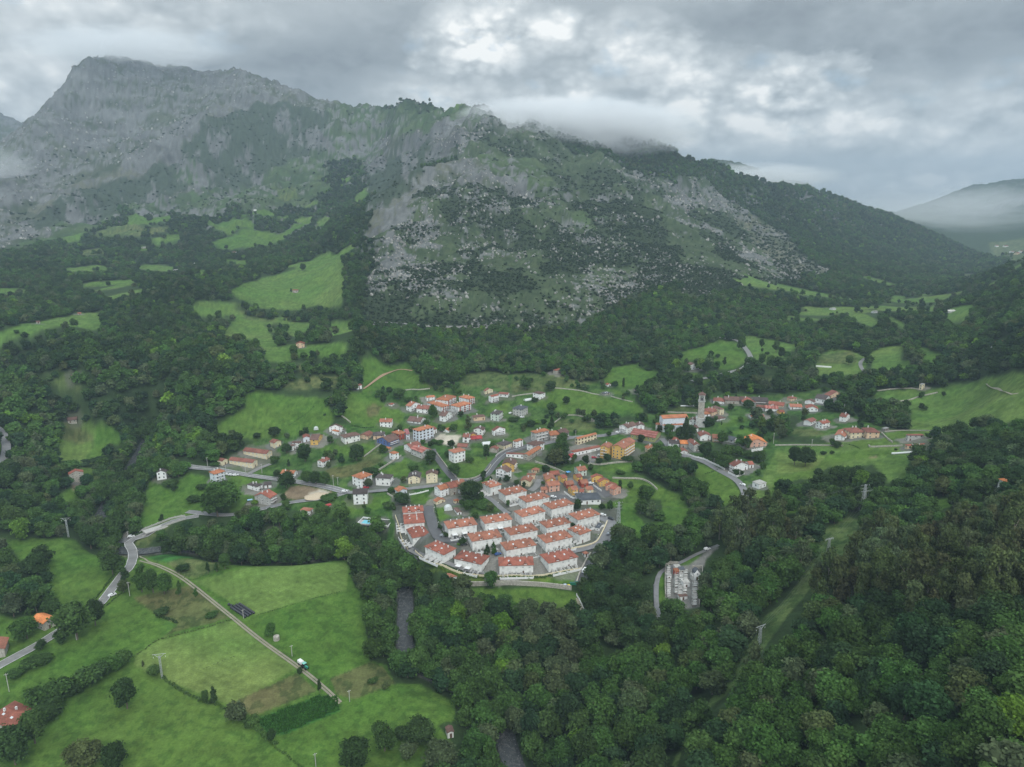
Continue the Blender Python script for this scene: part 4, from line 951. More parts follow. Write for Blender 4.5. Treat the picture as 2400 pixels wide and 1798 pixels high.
def wall_mesh(kind, w, d, h, pitch):
    b = -3.0; x, y = w / 2, d / 2; V = [(-x, -y, b), (x, -y, b), (x, y, b), (-x, y, b), (-x, -y, h), (x, -y, h), (x, y, h), (-x, y, h)]; F = [(0, 1, 5, 4), (1, 2, 6, 5), (2, 3, 7, 6), (3, 0, 4, 7), (4, 5, 6, 7)]
    if kind == 'gl': z = h + pitch * y - .12; V += [(-x, 0, z), (x, 0, z)]; F = [(0, 1, 5, 4), (2, 3, 7, 6), (1, 2, 6, 9, 5), (3, 0, 4, 8, 7)]
    elif kind == 'gr': z = h + pitch * x - .12; V += [(0, -y, z), (0, y, z)]; F = [(1, 2, 6, 5), (3, 0, 4, 7), (0, 1, 5, 8, 4), (2, 3, 7, 9, 6)]
    elif kind == 's': z = h + pitch * d - .25; V[6] = (x, y, z); V[7] = (-x, y, z)
    me = bpy.data.meshes.new('wall'); me.from_pydata(V, [], F); me.update(); return me
def sub(name, me, parent, loc=(0, 0, 0), rz=0.0, sc=(1, 1, 1), rx=0.0, ry=0.0):
    o = bpy.data.objects.new(name, me); COL.objects.link(o); o.parent = parent; o.location = loc; o.rotation_euler = (rx, ry, rz); o.scale = sc; return o
def plan_rect(c, L, C, Rr, hp):
    """rectangle on the ground from the eave corners seen in the photo; a number instead of a corner is that side's length"""
    s = CROPS[c][2]; u, v = px(c, *C)
    if hp > 0: ub, vb = u, v + hp / s; X, Y = ground(ub, vb); z = hz(X, Y); f = to_px(X, Y, z)[2]; a, k = ray(u, v); D = math.hypot(X, Y); h = CAMZ + D * k - z
    else:
        h = -hp; a, k = ray(u, v); i = int(round((a - AZ[0]) / (AZ[1] - AZ[0]))); prof = GH[i] + h; w = np.nonzero(CAMZ + k * DD - prof <= 0)[0]
        j = w[0] if len(w) else 5; D = DD[j]; X, Y = math.sin(a) * D, math.cos(a) * D; z = hz(X, Y); D = (z + h - CAMZ) / k; X, Y = math.sin(a) * D, math.cos(a) * D
    def at(P): a_, k_ = ray(*px(c, *P)); D_ = (z + h - CAMZ) / k_ if k_ < -1e-4 else 1000; return Vector((math.sin(a_) * D_, math.cos(a_) * D_))
    c2 = Vector((X, Y)); vr = at(Rr) - c2 if isinstance(Rr, tuple) else None; vl = at(L) - c2 if isinstance(L, tuple) else None
    if vr is not None and (vl is None or vr.length >= vl.length): ex = vr.normalized(); ey = Vector((-ex.y, ex.x)); 
    else: ey = vl.normalized(); ex = Vector((ey.y, -ey.x))
    w = max(3.0, vr.dot(ex)) if vr is not None else float(Rr); d = max(3.0, vl.dot(ey)) if vl is not None else float(L)
    w = min(w, 60); d = min(d, 45)
    ctr = c2 + ex * w / 2 + ey * d / 2; return ctr, math.atan2(ex.y, ex.x), w, d, z, h
def building(c, L, C, Rr, hp, kind, wall, roof, fl, label, cat='house', name=None, group=None, win='dark', extras='', pitch=0.42):
    ctr, yaw, w, d, z, h = plan_rect(c, L, C, Rr, hp); ov = 0.55 if min(w, d) > 6 else 0.3; w -= 2 * ov * .7; d -= 2 * ov * .7; h = max(2.0, min(h, 20))
    if kind == 'h': pitch *= 0.95
    nm = name or {'house': 'house', 'shed': 'shed', 'hut': 'hut', 'barn': 'barn', 'flats': 'apartment_building', 'church': 'church', 'garage': 'garage', 'villa': 'villa', 'farmhouse': 'farmhouse', 'kiosk': 'kiosk', 'building': 'building', 'terrace': 'terrace_house', 'bungalow': 'bungalow', 'chalet': 'chalet', 'tower': 'tower', 'hall': 'market_hall'}.get(cat, 'house')
    e = bpy.data.objects.new(nm, None); COL.objects.link(e); e.location = (ctr.x, ctr.y, z); e.rotation_euler = (0, 0, yaw); tag(e, label, cat, group); e.empty_display_size = 1
    if kind in ('gl', 'gr', 's') and min(w, d) > 14: pitch *= 0.8
    wm = wall_mesh(kind, w, d, h, pitch); wm.materials.append(wall_mat(wall)); wo = sub('wall', wm, e)
    rm, rid = roof_mesh(kind, w, d, h, ov, pitch); rm.materials.append(roof_mat(roof) if kind != 'f' or roof not in ('pale', 'grey') else roof_mat(roof)); ro = sub('roof', rm, e)
    r = random.Random(hash((round(ctr.x), round(ctr.y))) & 0xffff)
    KEEP_OUT.append((ctr.x, ctr.y, max(w, d) * 0.55)); 
    if max(w, d) > 1.8 * min(w, d):
        for t in (-0.33, 0.33):
            q = (math.cos(yaw), math.sin(yaw)) if w > d else (-math.sin(yaw), math.cos(yaw)); KEEP_OUT.append((ctr.x + q[0] * max(w, d) * t, ctr.y + q[1] * max(w, d) * t, min(w, d) * 0.75))
    fh = h / fl; D = math.hypot(ctr.x, ctr.y); small = D > 1300
    if not small and fl > 0:
        faces = [(0, -d / 2, 0, w, 1.0), (-w / 2, 0, -PI / 2, d, 1.0), (0, d / 2, PI, w, 0.6), (w / 2, 0, PI / 2, d, 0.6)]
        ww, wh = (1.15, 1.35) if fh > 2.3 else (0.8, 0.8)
        for fi, (fx, fy, rz, ln, den) in enumerate(faces):
            n = max(1, int(ln / (3.3 if den == 1 else 5.0))); 
            if ln < 3.4: n = 1 if ln > 2.4 else 0
            dx, dy = math.cos(rz), math.sin(rz); door_at = r.randrange(n) if n and fi == 0 else -1
            for f in range(fl):
                for k in range(n):
                    t = (k + .5) / n * ln - ln / 2 + (r.random() - .5) * .3
                    if f == 0 and k == door_at:
                        gar = 'g' in extras or (cat in ('garage',)); sub('garage_door' if gar else 'door', GARM if gar else DOORM, e, (fx + dx * t, fy + dy * t, 0.0), rz, (2.6 if gar else 1.0, 1, min(2.2, h * .85))); continue
                    if r.random() < 0.08: continue
                    sub('window', WIN[win], e, (fx + dx * t, fy + dy * t, f * fh + (fh - wh) * .55), rz, (ww, 1, wh))
        if 'b' in extras:     # balcony along the front at the upper floors
            for f in range(1, fl):
                ln = w if 'B' not in extras else d; bl = ln * .8; P = [(0, -.6, 0, bl, 1.2, .16, 0), (0, -1.16, .95, bl, .06, .08, 1)] + [(-bl / 2 + i * bl / 8, -1.16, .48, .07, .07, .95, 1) for i in range(9)]
                bm_ = part_mesh('balcony', P, [MWHITE, MWOOD]); 
                if 'B' in extras: sub('balcony', bm_, e, (-w / 2, 0, f * fh), -PI / 2)
                else: sub('balcony', bm_, e, (0, -d / 2, f * fh), 0)
        if 'R' in extras:     # brick red bays
            for t in (-.36, 0, .36): sub('bay', part_mesh('bay', [(0, -.18, h * .5, w * .10, .36, h * .96, 0)], [wall_mat('red')]), e, (t * w, -d / 2, 0))
        if 'w' not in extras and kind != 'f' and min(w, d) > 5:
            k = 1 if r.random() < .6 else 2
            for q in range(k):
                if kind == 'gl' or (kind == 'h' and w >= d): cx, cy_ = (r.random() - .5) * w * .5, (0.12 if q else -.12) * d * (1 if r.random() < .5 else -1)
                else: cx, cy_ = (.12 if q else -.12) * w, (r.random() - .5) * d * .5
                zr = rid - (abs(cy_) if (kind == 'gl' or (kind == 'h' and w >= d)) else abs(cx)) * pitch; sub('chimney', CHIM, ro, (cx, cy_, zr - .6), 0, (1, 1, 1))
        if 'k' in extras:     # skylights on the front slope
            al = w >= d or kind == 'gl'
            for t in (-.22, .12):
                if al: yy = -d * .22; sub('skylight', SKYL, ro, (t * w, yy, rid - abs(yy) * pitch + .02), 0, (1.1, 1, 1), rx=math.atan(pitch))
                else: xx = -w * .22; sub('skylight', SKYL, ro, (xx, t * d, rid - abs(xx) * pitch + .02), 0, (1, 1.1, 1), ry=-math.atan(pitch))
    return e, w, d, h, rid, ro, pitch
PI = math.pi
def parse_house(ln):
    c, g, kind, wall, roof, fl, cat, ex, label = ln.split('|'); q = g.split()
    def pt(s): return tuple(float(t) for t in s.split(',')) if ',' in s else float(s[1:])
    hp = -float(q[3][1:]) if q[3][0] == 'm' else float(q[3]); win = 'wood' if 'W' in ex else 'shut' if 'S' in ex else 'dark'
    return building(c, pt(q[0]), pt(q[1]), pt(q[2]), hp, kind, wall, roof, int(fl), label, cat, win=win, extras=ex)
# twin white blocks of the estate: hipped roof, two little gables on the long front, stairs, skylights
ESTATE = """
F1|1645,238 1810,330 2030,278 m6.8|terra|short white block at the far left end of the back row
F1|1895,388 2090,475 2491,385 m6.8|terra|white block second from the left in the back row beside the lane
F2|225,515 425,605 860,500 m6.8|terra|white block third from the left in the back row near the parked white car
F2|670,635 890,730 1310,630 m6.8|terra|white block at the right end of the back row beside the dark tree
F2|150,775 345,875 785,765 m6.8|terra|white block just below the third back row block in the middle of the estate
F2|1145,830 1380,930 1795,820 m6.8|terra|white block at the right edge of the estate next to the road bend
F2|595,975 800,1075 1250,975 m6.8|terra|white block in the centre right of the estate above the short end block
F1|1580,880 1705,995 2216,915 m6.8|terra|white block second from the left in the middle row with a yellow awning spot
F1|2020,1085 2175,1210 2696,1110 m6.8|terra|white block in the very centre of the estate
F2|1185,1090 1420,1205 1665,1140 m6.8|terra|short white block at the right end above the road fork
F2|585,1225 785,1355 1285,1240 m6.6|terra|white block right of centre with a white garden stair and salmon terrace
F1|920,960 1025,1090 1570,1010 m6.8|terra|white block at the left end of the middle row with a striped awning
F1|1350,1185 1470,1325 2030,1240 m6.6|terra|white block with conifers in front left of centre
F1|1970,1350 2101,1490 2666,1390 m6.4|terra|white block with a blue ladder behind the front row
F4|470,630 680,785 1225,665 m6.2|brick|rightmost white block of the front row with a dark red roof
F3|d10.5 1650,830 2298,815 m6.2|brick|dark red roofed white block facing straight down over the hedge
F3|270,470 630,628 930,535 m6.2|brick|leftmost white block of the front row above the curved hedge
F3|810,690 1325,805 1545,660 m6.2|brick|second white block of the front row with pale awnings
F1|235,1075 365,1265 745,1200 m7.0|brick|lowest of the three dark red roofed blocks in the left column
F1|195,830 215,1005 600,985 m7.0|brick|middle of the three dark red roofed blocks in the left column
F1|170,690 190,795 575,765 m7.0|brick|uppermost of the three dark red roofed blocks in the left column
"""
def dormer_mesh(wd, pitch, run):
    h = wd * .42; V = [(-wd / 2, 0, 0), (wd / 2, 0, 0), (0, 0, h), (-wd / 2, run, 0), (wd / 2, run, 0), (0, run, h)]
    me = bpy.data.meshes.new('gable_roof'); me.from_pydata(V, [], [(0, 2, 5, 3), (1, 4, 5, 2)]); return me
def estate_block(c, g, roof, label):
    q = g.split()
    def pt(s): return tuple(float(t) for t in s.split(',')) if ',' in s else float(s[1:])
    e, w, d, h, rid, ro, pitch = building(c, pt(q[0]), pt(q[1]), pt(q[2]), -float(q[3][1:]), 'h', 'chalk', roof, 2, label, 'terrace', group='white twin house blocks of the estate', win='shut', extras='wkS')
    front_long = w >= d; ln = w if front_long else d; dp = d if front_long else w
    def F(t, out): return ((t, -d / 2 - out) if front_long else (-w / 2 - out, -t))
    rz = 0 if front_long else -PI / 2
    for t in (-ln * .20, ln * .27):        # small gables breaking the eave
        gm = part_mesh('gable', [(0, 0.15, h - 1.3, 2.0, .5, 2.9, 0)], [wall_mat('chalk')]); x, y = F(t, .12); sub('gable', gm, e, (x, y, 0), rz)
        V = [(-1.45, -.35, 0), (1.45, -.35, 0), (0, -.35, 1.15), (-1.45, 3.2, 0), (1.45, 3.2, 0), (0, 3.2, 1.15)]
        me = bpy.data.meshes.new('gable_roof'); me.from_pydata([(a_, b_, c_ + h + .1) for a_, b_, c_ in V] + [(a_, b_, c_ + h - .06) for a_, b_, c_ in V], [], [(0, 2, 5, 3), (1, 4, 5, 2), (6, 9, 11, 8), (7, 8, 11, 10), (0, 6, 8, 2), (2, 8, 7, 1), (0, 3, 9, 6), (1, 7, 10, 4)]); me.materials.append(roof_mat(roof)); x, y = F(t, 0); sub('gable_roof', me, ro, (x, y, 0), rz)
    for i in range(4):                     # outside stairs and party walls of the four homes
        t = -ln * .40 + i * ln * .27; st = part_mesh('stairs', [(0, -k * .45 - .2, (1.6 - k * .27) / 2, 1.1, .45, 1.6 - k * .27, 0) for k in range(6)] + [(.62, -1.4, .75, .10, 2.9, 1.5, 1)], [MCON, MWHITE]); x, y = F(t, 0); sub('stairs', st, e, (x, y, 0), rz)
        if i < 3: wl = part_mesh('garden_wall', [(0, -2.6, .45, .14, 5.0, 1.1, 0)], [MWHITE]); x, y = F(t + ln * .135, 0); sub('garden_wall', wl, e, (x, y, 0), rz)
    fw = part_mesh('garden_wall', [(0, -5.2, .35, ln * .98, .16, 1.3, 0)] + [(-ln * .49 + i * ln * .245, -5.2, .9, .5, .3, .9, 0) for i in range(5)], [MWHITE]); x, y = F(0, 0); sub('garden_wall', fw, e, (x, y, 0), rz)
    for i in range(4):                     # chimneys stand along the back slope
        t = -ln * .33 + i * ln * .22; yy = dp * .14; X_, Y_ = (t, yy) if front_long else (yy, -t); sub('chimney', CHIM, ro, (X_, Y_, rid - yy * pitch - .7), 0, (.9, .9, .75))
    if 'awning' in label:
        m_ = NT('awning_cloth'); am = part_mesh('awning', [(0, -1.6, 2.6, 3.4, 3.0, .06, 0)], [MWHITE]); 
        for t in (-ln * .30, ln * .05): x, y = F(t, 0); sub('awning', am, e, (x, y, 0), rz)
for ln in ESTATE.strip().splitlines(): estate_block(*ln.split('|'))
HOUSES = """
F1|760,315 890,382 1075,345 150|gl|white|orange|3|house||left part of the long row house with a bright orange roof
F1|d11 1075,345 1225,305 150|gl|stone|brick|3|house||stone faced middle part of the long row house under a dark red roof
F1|d11 1225,305 1370,272 150|gl|white|terra|3|house||right part of the long row house next to the huge dark tree
F1|28,355 110,410 280,370 100|gr|bluewhite|orange|1|house|w|small white windowless gabled house below the lane
F1|760,565 810,605 980,560 55|gr|cream|orange|1|hut|w|low pale yellow hut with an orange roof above the estate
F1|1150,555 1160,592 1240,570 45|h|cream|orange|1|hut|w|tiny cream hut with an orange roof beside the round bushes
F1|1130,720 1200,800 1285,790 50|gr|white|brown|1|shed|w|small white shed with a brown roof near the polytunnel
F1|d10 283,150 508,150 128|gr|cream|dark|3|house||plain cream gabled house with nine dark windows
F1|612,92 838,88 888,28 160|gl|cream|brown|3|house||tall cream gabled house with a balcony over its door
B|1715,1378 1870,1415 1905,1372 115|gl|white|brown|3|house|bB|tall white house with wooden balconies left of the yellow house
B|1800,1305 1960,1322 2000,1262 95|gl|yellow|brown|3|house|b|yellow house with a dark brown roof behind the white balcony house
F2|d12 1385,565 1815,545 95|h|white|slate|1|bungalow||white bungalow with a grey hipped roof and a porch
F2|325,190 495,225 548,150 100|gl|cream|terra|2|chalet||cream chalet with an orange roof at the left of the colony
F2|430,95 590,100 668,75 85|h|peach|terra|2|chalet||peach chalet above the cream chalet at the lane top
C|270,1368 310,1395 362,1370 40|h|peach|terra|1|chalet|w|little orange roofed chalet farthest up the bank
F2|d11 790,192 968,180 75|gr|gold|terra|2|chalet||deep orange gabled chalet behind the pink house
F2|d9 832,308 1050,283 120|gl|pink|terra|2|chalet||pink house with white framed windows beside the yard
F2|d6 705,382 822,375 60|gl|pink|terra|1|chalet|w|low pink annexe left of the pink house
F2|1000,115 1098,165 1200,150 90|gl|yellow|brick|2|chalet|w|left yellow chalet in the middle cluster of the colony
F2|1285,95 1365,150 1470,135 80|gl|yellow|brick|2|chalet|w|upper yellow chalet in the middle cluster of the colony
F2|1100,215 1165,285 1305,265 75|gl|red|terra|2|chalet|w|left dark red walled chalet in the colony
F2|1370,190 1440,265 1580,255 80|gl|red|terra|2|chalet|w|right dark red walled chalet in the colony
F2|1190,320 1275,385 1400,375 100|gl|yellow|terra|2|chalet|b|front yellow chalet with a balcony in the colony
F2|1470,325 1550,385 1685,375 85|gl|cream|terra|2|chalet||front cream chalet above the grey roofed bungalow
F2|d6 1400,412 1482,420 60|gl|white|brick|1|chalet|w|low red roofed link between the two front chalets
C|d9 860,1400 975,1385 75|gl|green|terra|2|house||pale green walled house highest in the colony
C|d8 505,1450 620,1440 35|gl|dstone|brick|1|shed|w|long brown roofed shed at the back of the colony
F2|1565,125 1635,155 1850,140 95|gr|yellow|brick|2|chalet|w|topmost yellow chalet of the right hand chain
F2|1650,215 1770,235 1965,205 90|gr|yellow|brick|2|chalet|w|second yellow chalet of the right hand chain
F2|1815,290 1895,305 2110,285 90|gr|pink|brick|2|chalet|w|upper salmon house of the right hand chain
F2|1955,345 2040,375 2180,325 110|gr|pink|brick|2|chalet|w|salmon corner house at the lower end of the chain
F4|1300,600 1340,618 1392,605 70|h|white|terra|1|kiosk|w|small white transformer hut with a pointed red roof by the fork
F2|1718,1080 1775,1098 1835,1012 50|f|white|slate|1|kiosk|w|small white box hut with a grey roof inside the road bend
F3|625,1040 760,1100 895,1035 80|gr|white|terra|2|house|w|small white timbered house at the lower edge of the hedge bank
G1|360,635 735,675 850,635 95|gr|cream|redbrown|2|terrace|wS|lower long cream terrace with a brown roof beside the road
G1|575,495 945,540 1058,495 95|gr|cream|redbrown|2|terrace|wS|upper long cream terrace with a brown roof
G1|160,650 272,655 352,620 75|gr|cream|redbrown|1|house|w|small cream house left of the lower cream terrace
G1|942,365 1060,378 1170,345 90|gr|cream|redbrown|2|house|wS|square cream house with a brown roof above the terraces
G1|0,832 160,850 310,802 145|h|bluewhite|orange|3|house|b|white three storey house with an orange hipped roof by the car park
G1|1150,838 1350,852 1485,802 72|gr|white|orange|2|house||white house with a broad orange roof behind the dark tree
G1|640,1008 810,1042 920,1012 75|h|white|dark|2|house|b|white house with a black hipped roof below the road
G1|d7 905,1022 1015,1010 50|gl|white|dark|1|house|w|small black roofed annexe beside the black roofed house
G1|745,1182 1000,1217 1168,1162 120|gl|grey|brick|3|house|b|large pale stone house with a red roof above the tree belt
G1|1640,676 1800,668 1910,617 90|gl|white|redbrown|2|house|bB|white garden house with a veranda and a brown red roof
G1|1290,410 1340,425 1390,400 75|h|white|brown|2|house|w|narrow white house with a small brown roof
G1|1325,377 1465,375 1540,350 55|gr|white|brown|2|house|w|white house with a long dark brown roof above the slope
G1|d8 1500,300 1600,290 75|gr|bluewhite|brick|2|house|w|plain white gable wall beside the yellow house
G2|180,508 295,522 372,447 85|gr|yellow|brown|2|house|w|ochre yellow house with an arched side wall
G2|460,330 660,332 800,317 82|gl|white|brown|3|house|b|large white gabled house at the foot of the upper meadow
G2|500,378 600,400 655,398 62|h|white|orange|2|house|w|small orange roofed wing in front of the large white gable
G2|560,462 705,490 940,442 110|h|chalk|brown|2|house||long off white house with a dark hipped roof on the green
G2|940,448 1052,468 1135,412 60|gl|peach|redbrown|2|house|w|peach and red house joined to the long off white house
G2|d10 1130,460 1310,452 65|h|peach|dark|2|house||peach house with a nearly black roof
G2|1182,512 1375,560 1605,512 75|gl|blue|brown|3|house|bW|blue and white house with a wide brown roof
G2|1410,402 1540,442 1640,405 92|h|red|orange|2|house||deep red house with white framed windows
G2|1590,372 1640,440 1695,440 85|gl|bluewhite|pink|2|house|w|low wing with a pink roof beside the tall white building
G2|1695,366 1835,390 2060,326 172|h|bluewhite|orange|4|building|W|tall white four storey building beside the sand court
G2|d8 2060,370 2107,352 70|gl|white|redbrown|2|building|w|small white wing behind the tall white building
G2|1540,612 1700,642 1865,597 78|gl|white|redbrown|2|farmhouse|b|left white half of the double farmhouse
G2|1700,652 1880,717 2060,682 102|gr|grey|rust|2|farmhouse|b|right stone half of the double farmhouse with a striped roof
G2|1375,716 1455,741 1530,716 98|h|white|orange|2|house|w|tiny square white house with an orange roof
G2|780,1077 960,1115 1125,1047 152|h|white|orange|3|house|b|tall white house with an orange hipped roof at the crossroads
G2|1160,1096 1395,1111 1480,1052 122|h|chalk|dark|2|house|b|white house on a stone ground floor with a black roof
G2|d10 830,1350 1047,1340 168|gl|white|dark|3|house||flat fronted white house below the crossroads
G2|1228,250 1420,250 1505,206 92|gr|white|terra|2|house||white house with a tan roof standing in the green field
G2|1650,232 1850,252 1945,192 38|gr|white|brown|1|bungalow||low white bungalow with two brown roofs
G2|1300,645 1370,662 1442,650 32|h|peach|orange|1|hut|w|low pale pink garden hut with an orange roof
G1|1780,1337 1850,1347 1930,1320 36|gl|dstone|red|1|shed|w|small shed with a bright red roof in the lower gardens
G1|1450,1395 1600,1412 1755,1382 62|h|white|terra|1|house|w|half hidden house with an orange brown roof behind the tree belt
A|620,1470 700,1500 805,1457 30|h|dstone|brick|1|barn|w|broken red roof showing through the tree belt
H|1315,360 1510,337 1545,302 48|gr|white|brown|1|house|w|low brown roofed house beside the river bridge
H|400,1382 575,1437 735,1362 112|gr|stone|bright|2|barn|w|ruined stone barn with a broken orange roof
L1|d10 -60,900 30,882 62|gr|stone|terra|2|barn|w|stone barn cut off by the left edge of the picture
L1|-90,1332 80,1402 237,1282 46|h|stone|brick|1|farmhouse|k|long farmhouse with a weathered red hipped roof at the lower left
M4|430,1402 450,1412 540,1396 46|gr|stone|brick|3|house||stone gabled house with white framed windows on the left river bank
M4|1010,1402 1080,1397 1115,1380 46|gl|white|dark|2|house||white house with a dark gable roof in the riverside meadow
M4|d8 437,1063 497,1056 20|gl|stone|brown|1|barn|w|stone barn at the top of the yellow riverside field
M4|d8 1915,570 1970,568 28|gr|peach|brick|2|farmhouse|w|pink stone farmhouse between the two hill woods
M4|d6 1893,222 1926,222 18|gl|stone|brick|1|barn|w|lone barn in the middle of the hill meadow
M4|d9 1118,92 1170,92 22|h|white|grey|2|house|w|white block like house alone in the upper left woods
M4|d6 1255,48 1285,48 14|gl|white|pale|1|house|w|small pale house right of the white block like house
M1|d8 1510,1370 1550,1365 18|gr|white|brown|1|house|w|small white gabled house in the upper woods
M1|d7 1605,1360 1650,1358 14|gl|stone|brick|1|house|w|small red roofed house right of the upper white gabled house
M1|d8 1660,1080 1690,1078 10|h|white|pale|1|house|w|highest white house under the left mountain
M1|d7 1870,1303 1900,1300 10|gl|white|pale|1|house|w|left of two white farm sheds on the upper pasture
M1|d7 1925,1298 1960,1295 10|gl|white|pale|1|house|w|right of two white farm sheds on the upper pasture
M1|d7 930,1325 970,1322 10|gl|stone|pale|1|barn|w|grey barn on the upper left pasture
M4|d5 505,372 527,370 10|gl|stone|brick|1|barn|w|tiny red roofed barn on top of the far left meadow
M4|d5 235,430 260,428 8|gl|stone|brown|1|barn|w|tiny grey barn on the edge of the far left meadow
M4|d6 470,782 500,778 20|gl|peach|brick|1|barn|w|reddish hut by the small clearing in the left woods
A|1393,195 1425,202 1467,192 32|gl|white|redbrown|2|house|w|small white house above the bright meadows
B|940,472 1100,490 1215,432 88|h|white|orange|4|flats|bR|rear left block of the white flats with red balcony bays
B|1240,440 1370,470 1440,440 88|h|white|orange|4|flats|bR|rear right block of the white flats
B|1130,546 1240,572 1410,522 92|h|white|orange|4|flats|bR|front right block of the white flats
B|830,512 1030,572 1120,546 72|h|white|orange|3|flats|bR|front left block of the white flats
B|765,440 830,452 935,440 45|gl|white|orange|2|house|w|small white pair of houses left of the flats
B|540,556 620,566 750,526 72|gr|white|terra|2|house|b|white house with an orange and brown roof left of the flats
B|690,590 860,602 900,562 62|gr|white|redbrown|2|house|b|white house with a red brown roof below the flats
B|345,536 375,548 412,531 20|h|white|brick|1|hut|w|tiny white hut with a red roof on the field wall
B|968,690 1070,692 1165,642 78|gr|white|brown|2|house||long white house with a dark roof under the flats
B|d8 1165,650 1215,612 60|gl|grey|grey|2|house|w|grey annexe with a pale metal roof behind the long white house
B|1345,690 1440,706 1590,690 52|h|peach|brown|1|house||low peach house with a broad brown roof
B|1640,660 1760,666 1820,622 98|h|green|dark|3|house|b|pale green house with a dark roof and full width balconies
B|1925,590 2060,606 2145,566 102|h|grey|slate|3|villa||grey stone mansion with a slate roof and dormers
B|1470,376 1590,366 1690,346 45|gr|cream|redbrown|2|house|w|cream house at the very back of the village
B|1580,440 1670,442 1765,420 78|gl|white|brick|3|house|b|tall white house with a red roof at the village back
B|1755,400 1880,410 1920,392 45|gr|white|redbrown|1|house|w|white house with a gabled brown red roof right of the tall back house
B|1430,862 1560,872 1600,842 72|gl|chalk|brown|2|house|b|balconied house at the left of the row above the polytunnel
B|1600,880 1700,882 1850,852 68|gr|white|redbrown|3|house|b|white house with stacked balconies above the polytunnel
B|1290,962 1375,966 1400,922 72|gr|white|redbrown|2|house|bW|white house with red timber balconies beside the sand court
B|1385,932 1480,932 1500,912 60|gl|gold|brown|2|house|w|orange house behind the red timber balconies
B|d8 1385,1000 1550,985 20|gl|dstone|red|1|shed|w|long low shed with a bright red roof by the court
B|1690,1056 1830,1072 1940,1032 56|h|cream|dark|2|house||cream house with a dark roof beside the main street
B|1930,1010 1990,1022 2080,992 88|h|white|orange|3|house|W|white corner house with an orange roof and dark shutters
B|1640,1112 1740,1122 1752,1092 50|gl|stone|redbrown|1|barn|w|stone barn with a brown roof above the walled green
B|1060,1136 1185,1166 1335,1131 142|h|white|terra|3|villa||big square white villa with a pyramid red roof
B|1035,870 1110,882 1148,861 26|gl|white|orange|1|shed|w|low white shed with an orange patch roof above the court
B|d8 1220,1082 1350,1090 30|gl|stone|redbrown|1|barn|w|low brown roofed barn behind the big square villa
B|1855,1176 2095,1186 2135,1172 62|h|white|redbrown|1|building|w|long low white building with a red brown roof by the main street
C|150,1182 220,1202 385,1097 70|gl|stone|orange|2|building|w|long stone building with a bright orange roof
C|172,1046 300,1076 425,1031 92|h|white|brown|2|house||white house with a dark brown hipped roof on the street corner
C|205,890 300,911 485,871 122|h|grey|orange|3|building|b|big pale stone building with an orange roof on the main street
C|d11 495,940 640,925 75|gl|stone|orange|2|house|b|stone house with an orange dormer roof on the main street
C|d11 640,920 745,892 85|gl|dstone|brown|2|house|b|dark stone house with a brown roof on the main street
C|815,970 850,986 1100,921 82|gl|cream|orange|2|house|W|long cream house with a bright orange roof at the road side
C|1175,1052 1240,1100 1302,1052 152|gl|yellow|terra|4|flats|bB|narrow left wing of the yellow apartment block
C|1300,1072 1440,1112 1600,1012 152|gl|yellow|terra|4|flats|b|large yellow apartment block with stepped brown roofs
C|1530,922 1850,972 1960,902 62|gr|olive|rust|1|hall|w|big olive green hall with a rusty striped roof
C|1375,812 1490,842 1620,802 86|gl|white|brown|3|house|bB|white house with long balconies above the green hall
C|d9 1620,812 1720,812 60|gr|white|brown|2|house||white gabled house right of the long balcony house
C|d5 800,1167 1170,1092 48|f|white|brick|1|garage|w|long low row of white garages behind the car park
C|700,1212 770,1232 822,1192 40|gl|white|red|1|shed|w|shed with a crimson roof left of the car park
C|1715,1082 1750,1112 1890,1102 66|gr|cream|orange|1|house||cream bungalow with an orange roof right of the yellow flats
C|265,390 360,412 465,396 70|f|white|brown|2|house||white flat roofed house with a terrace in the upper fields
C|515,96 570,102 660,81 50|h|stone|brick|2|farmhouse|w|lone old stone house with a red roof at the wood edge
C|1215,276 1240,286 1285,276 26|gr|white|brick|1|house|w|small white gabled house in the upper meadow
C|1120,396 1200,401 1270,386 26|h|stone|slate|1|house|k|slate roofed house with skylights in the upper meadow
C|d8 1600,366 1705,361 28|gl|stone|redbrown|1|barn|w|brown barn at the right edge of the upper meadow
C|1030,721 1060,726 1140,711 30|gl|stone|redbrown|1|hut|w|small stone hut among bushes below the large bright field
G3|d9 740,546 870,562 78|gr|white|brown|2|house||white house between the church and the bell tower
G3|d8 790,682 900,662 72|gl|white|brown|2|house|w|white house at the foot of the bell tower
G3|d12 1100,430 1220,390 62|h|peach|redbrown|2|villa||cream manor wing right of the bell tower
G3|d12 1215,385 1285,376 92|h|cream|brown|3|villa|w|taller end of the cream manor right of the bell tower
G3|d7 985,460 1080,451 42|gl|white|orange|1|house|w|low white porch house with an orange roof in front of the manor
G3|d8 1170,532 1310,512 36|h|white|brown|1|house|w|low dark roofed house below the manor
G3|d12 1110,250 1290,264 46|h|white|redbrown|2|house||left end of the long old brown roofed row
G3|d12 1290,245 1520,252 56|gl|stone|brown|2|house||second house of the long old brown roofed row
G3|d10 1525,236 1700,242 50|gl|stone|brown|2|house|w|third house of the long old brown roofed row
G3|d12 1710,250 1950,266 50|gl|dstone|dark|2|house|b|dark timbered house at the right end of the old row
G3|d14 1560,276 1765,280 50|gr|white|brick|2|house||white house with a red roof in front of the old row
G3|d10 1950,302 2190,330 42|gl|peach|brick|2|house||peach house with a red roof in the right hand hamlet
G3|d9 1900,366 2110,376 56|gl|white|rust|2|house||white house with a striped rusty roof in the right hand hamlet
G3|d8 1770,352 1895,362 50|gl|white|redbrown|2|house|w|small white house left of the striped roof house
G3|d6 2130,426 2209,421 36|gl|yellow|brick|1|house|w|little yellow house at the front of the right hand hamlet
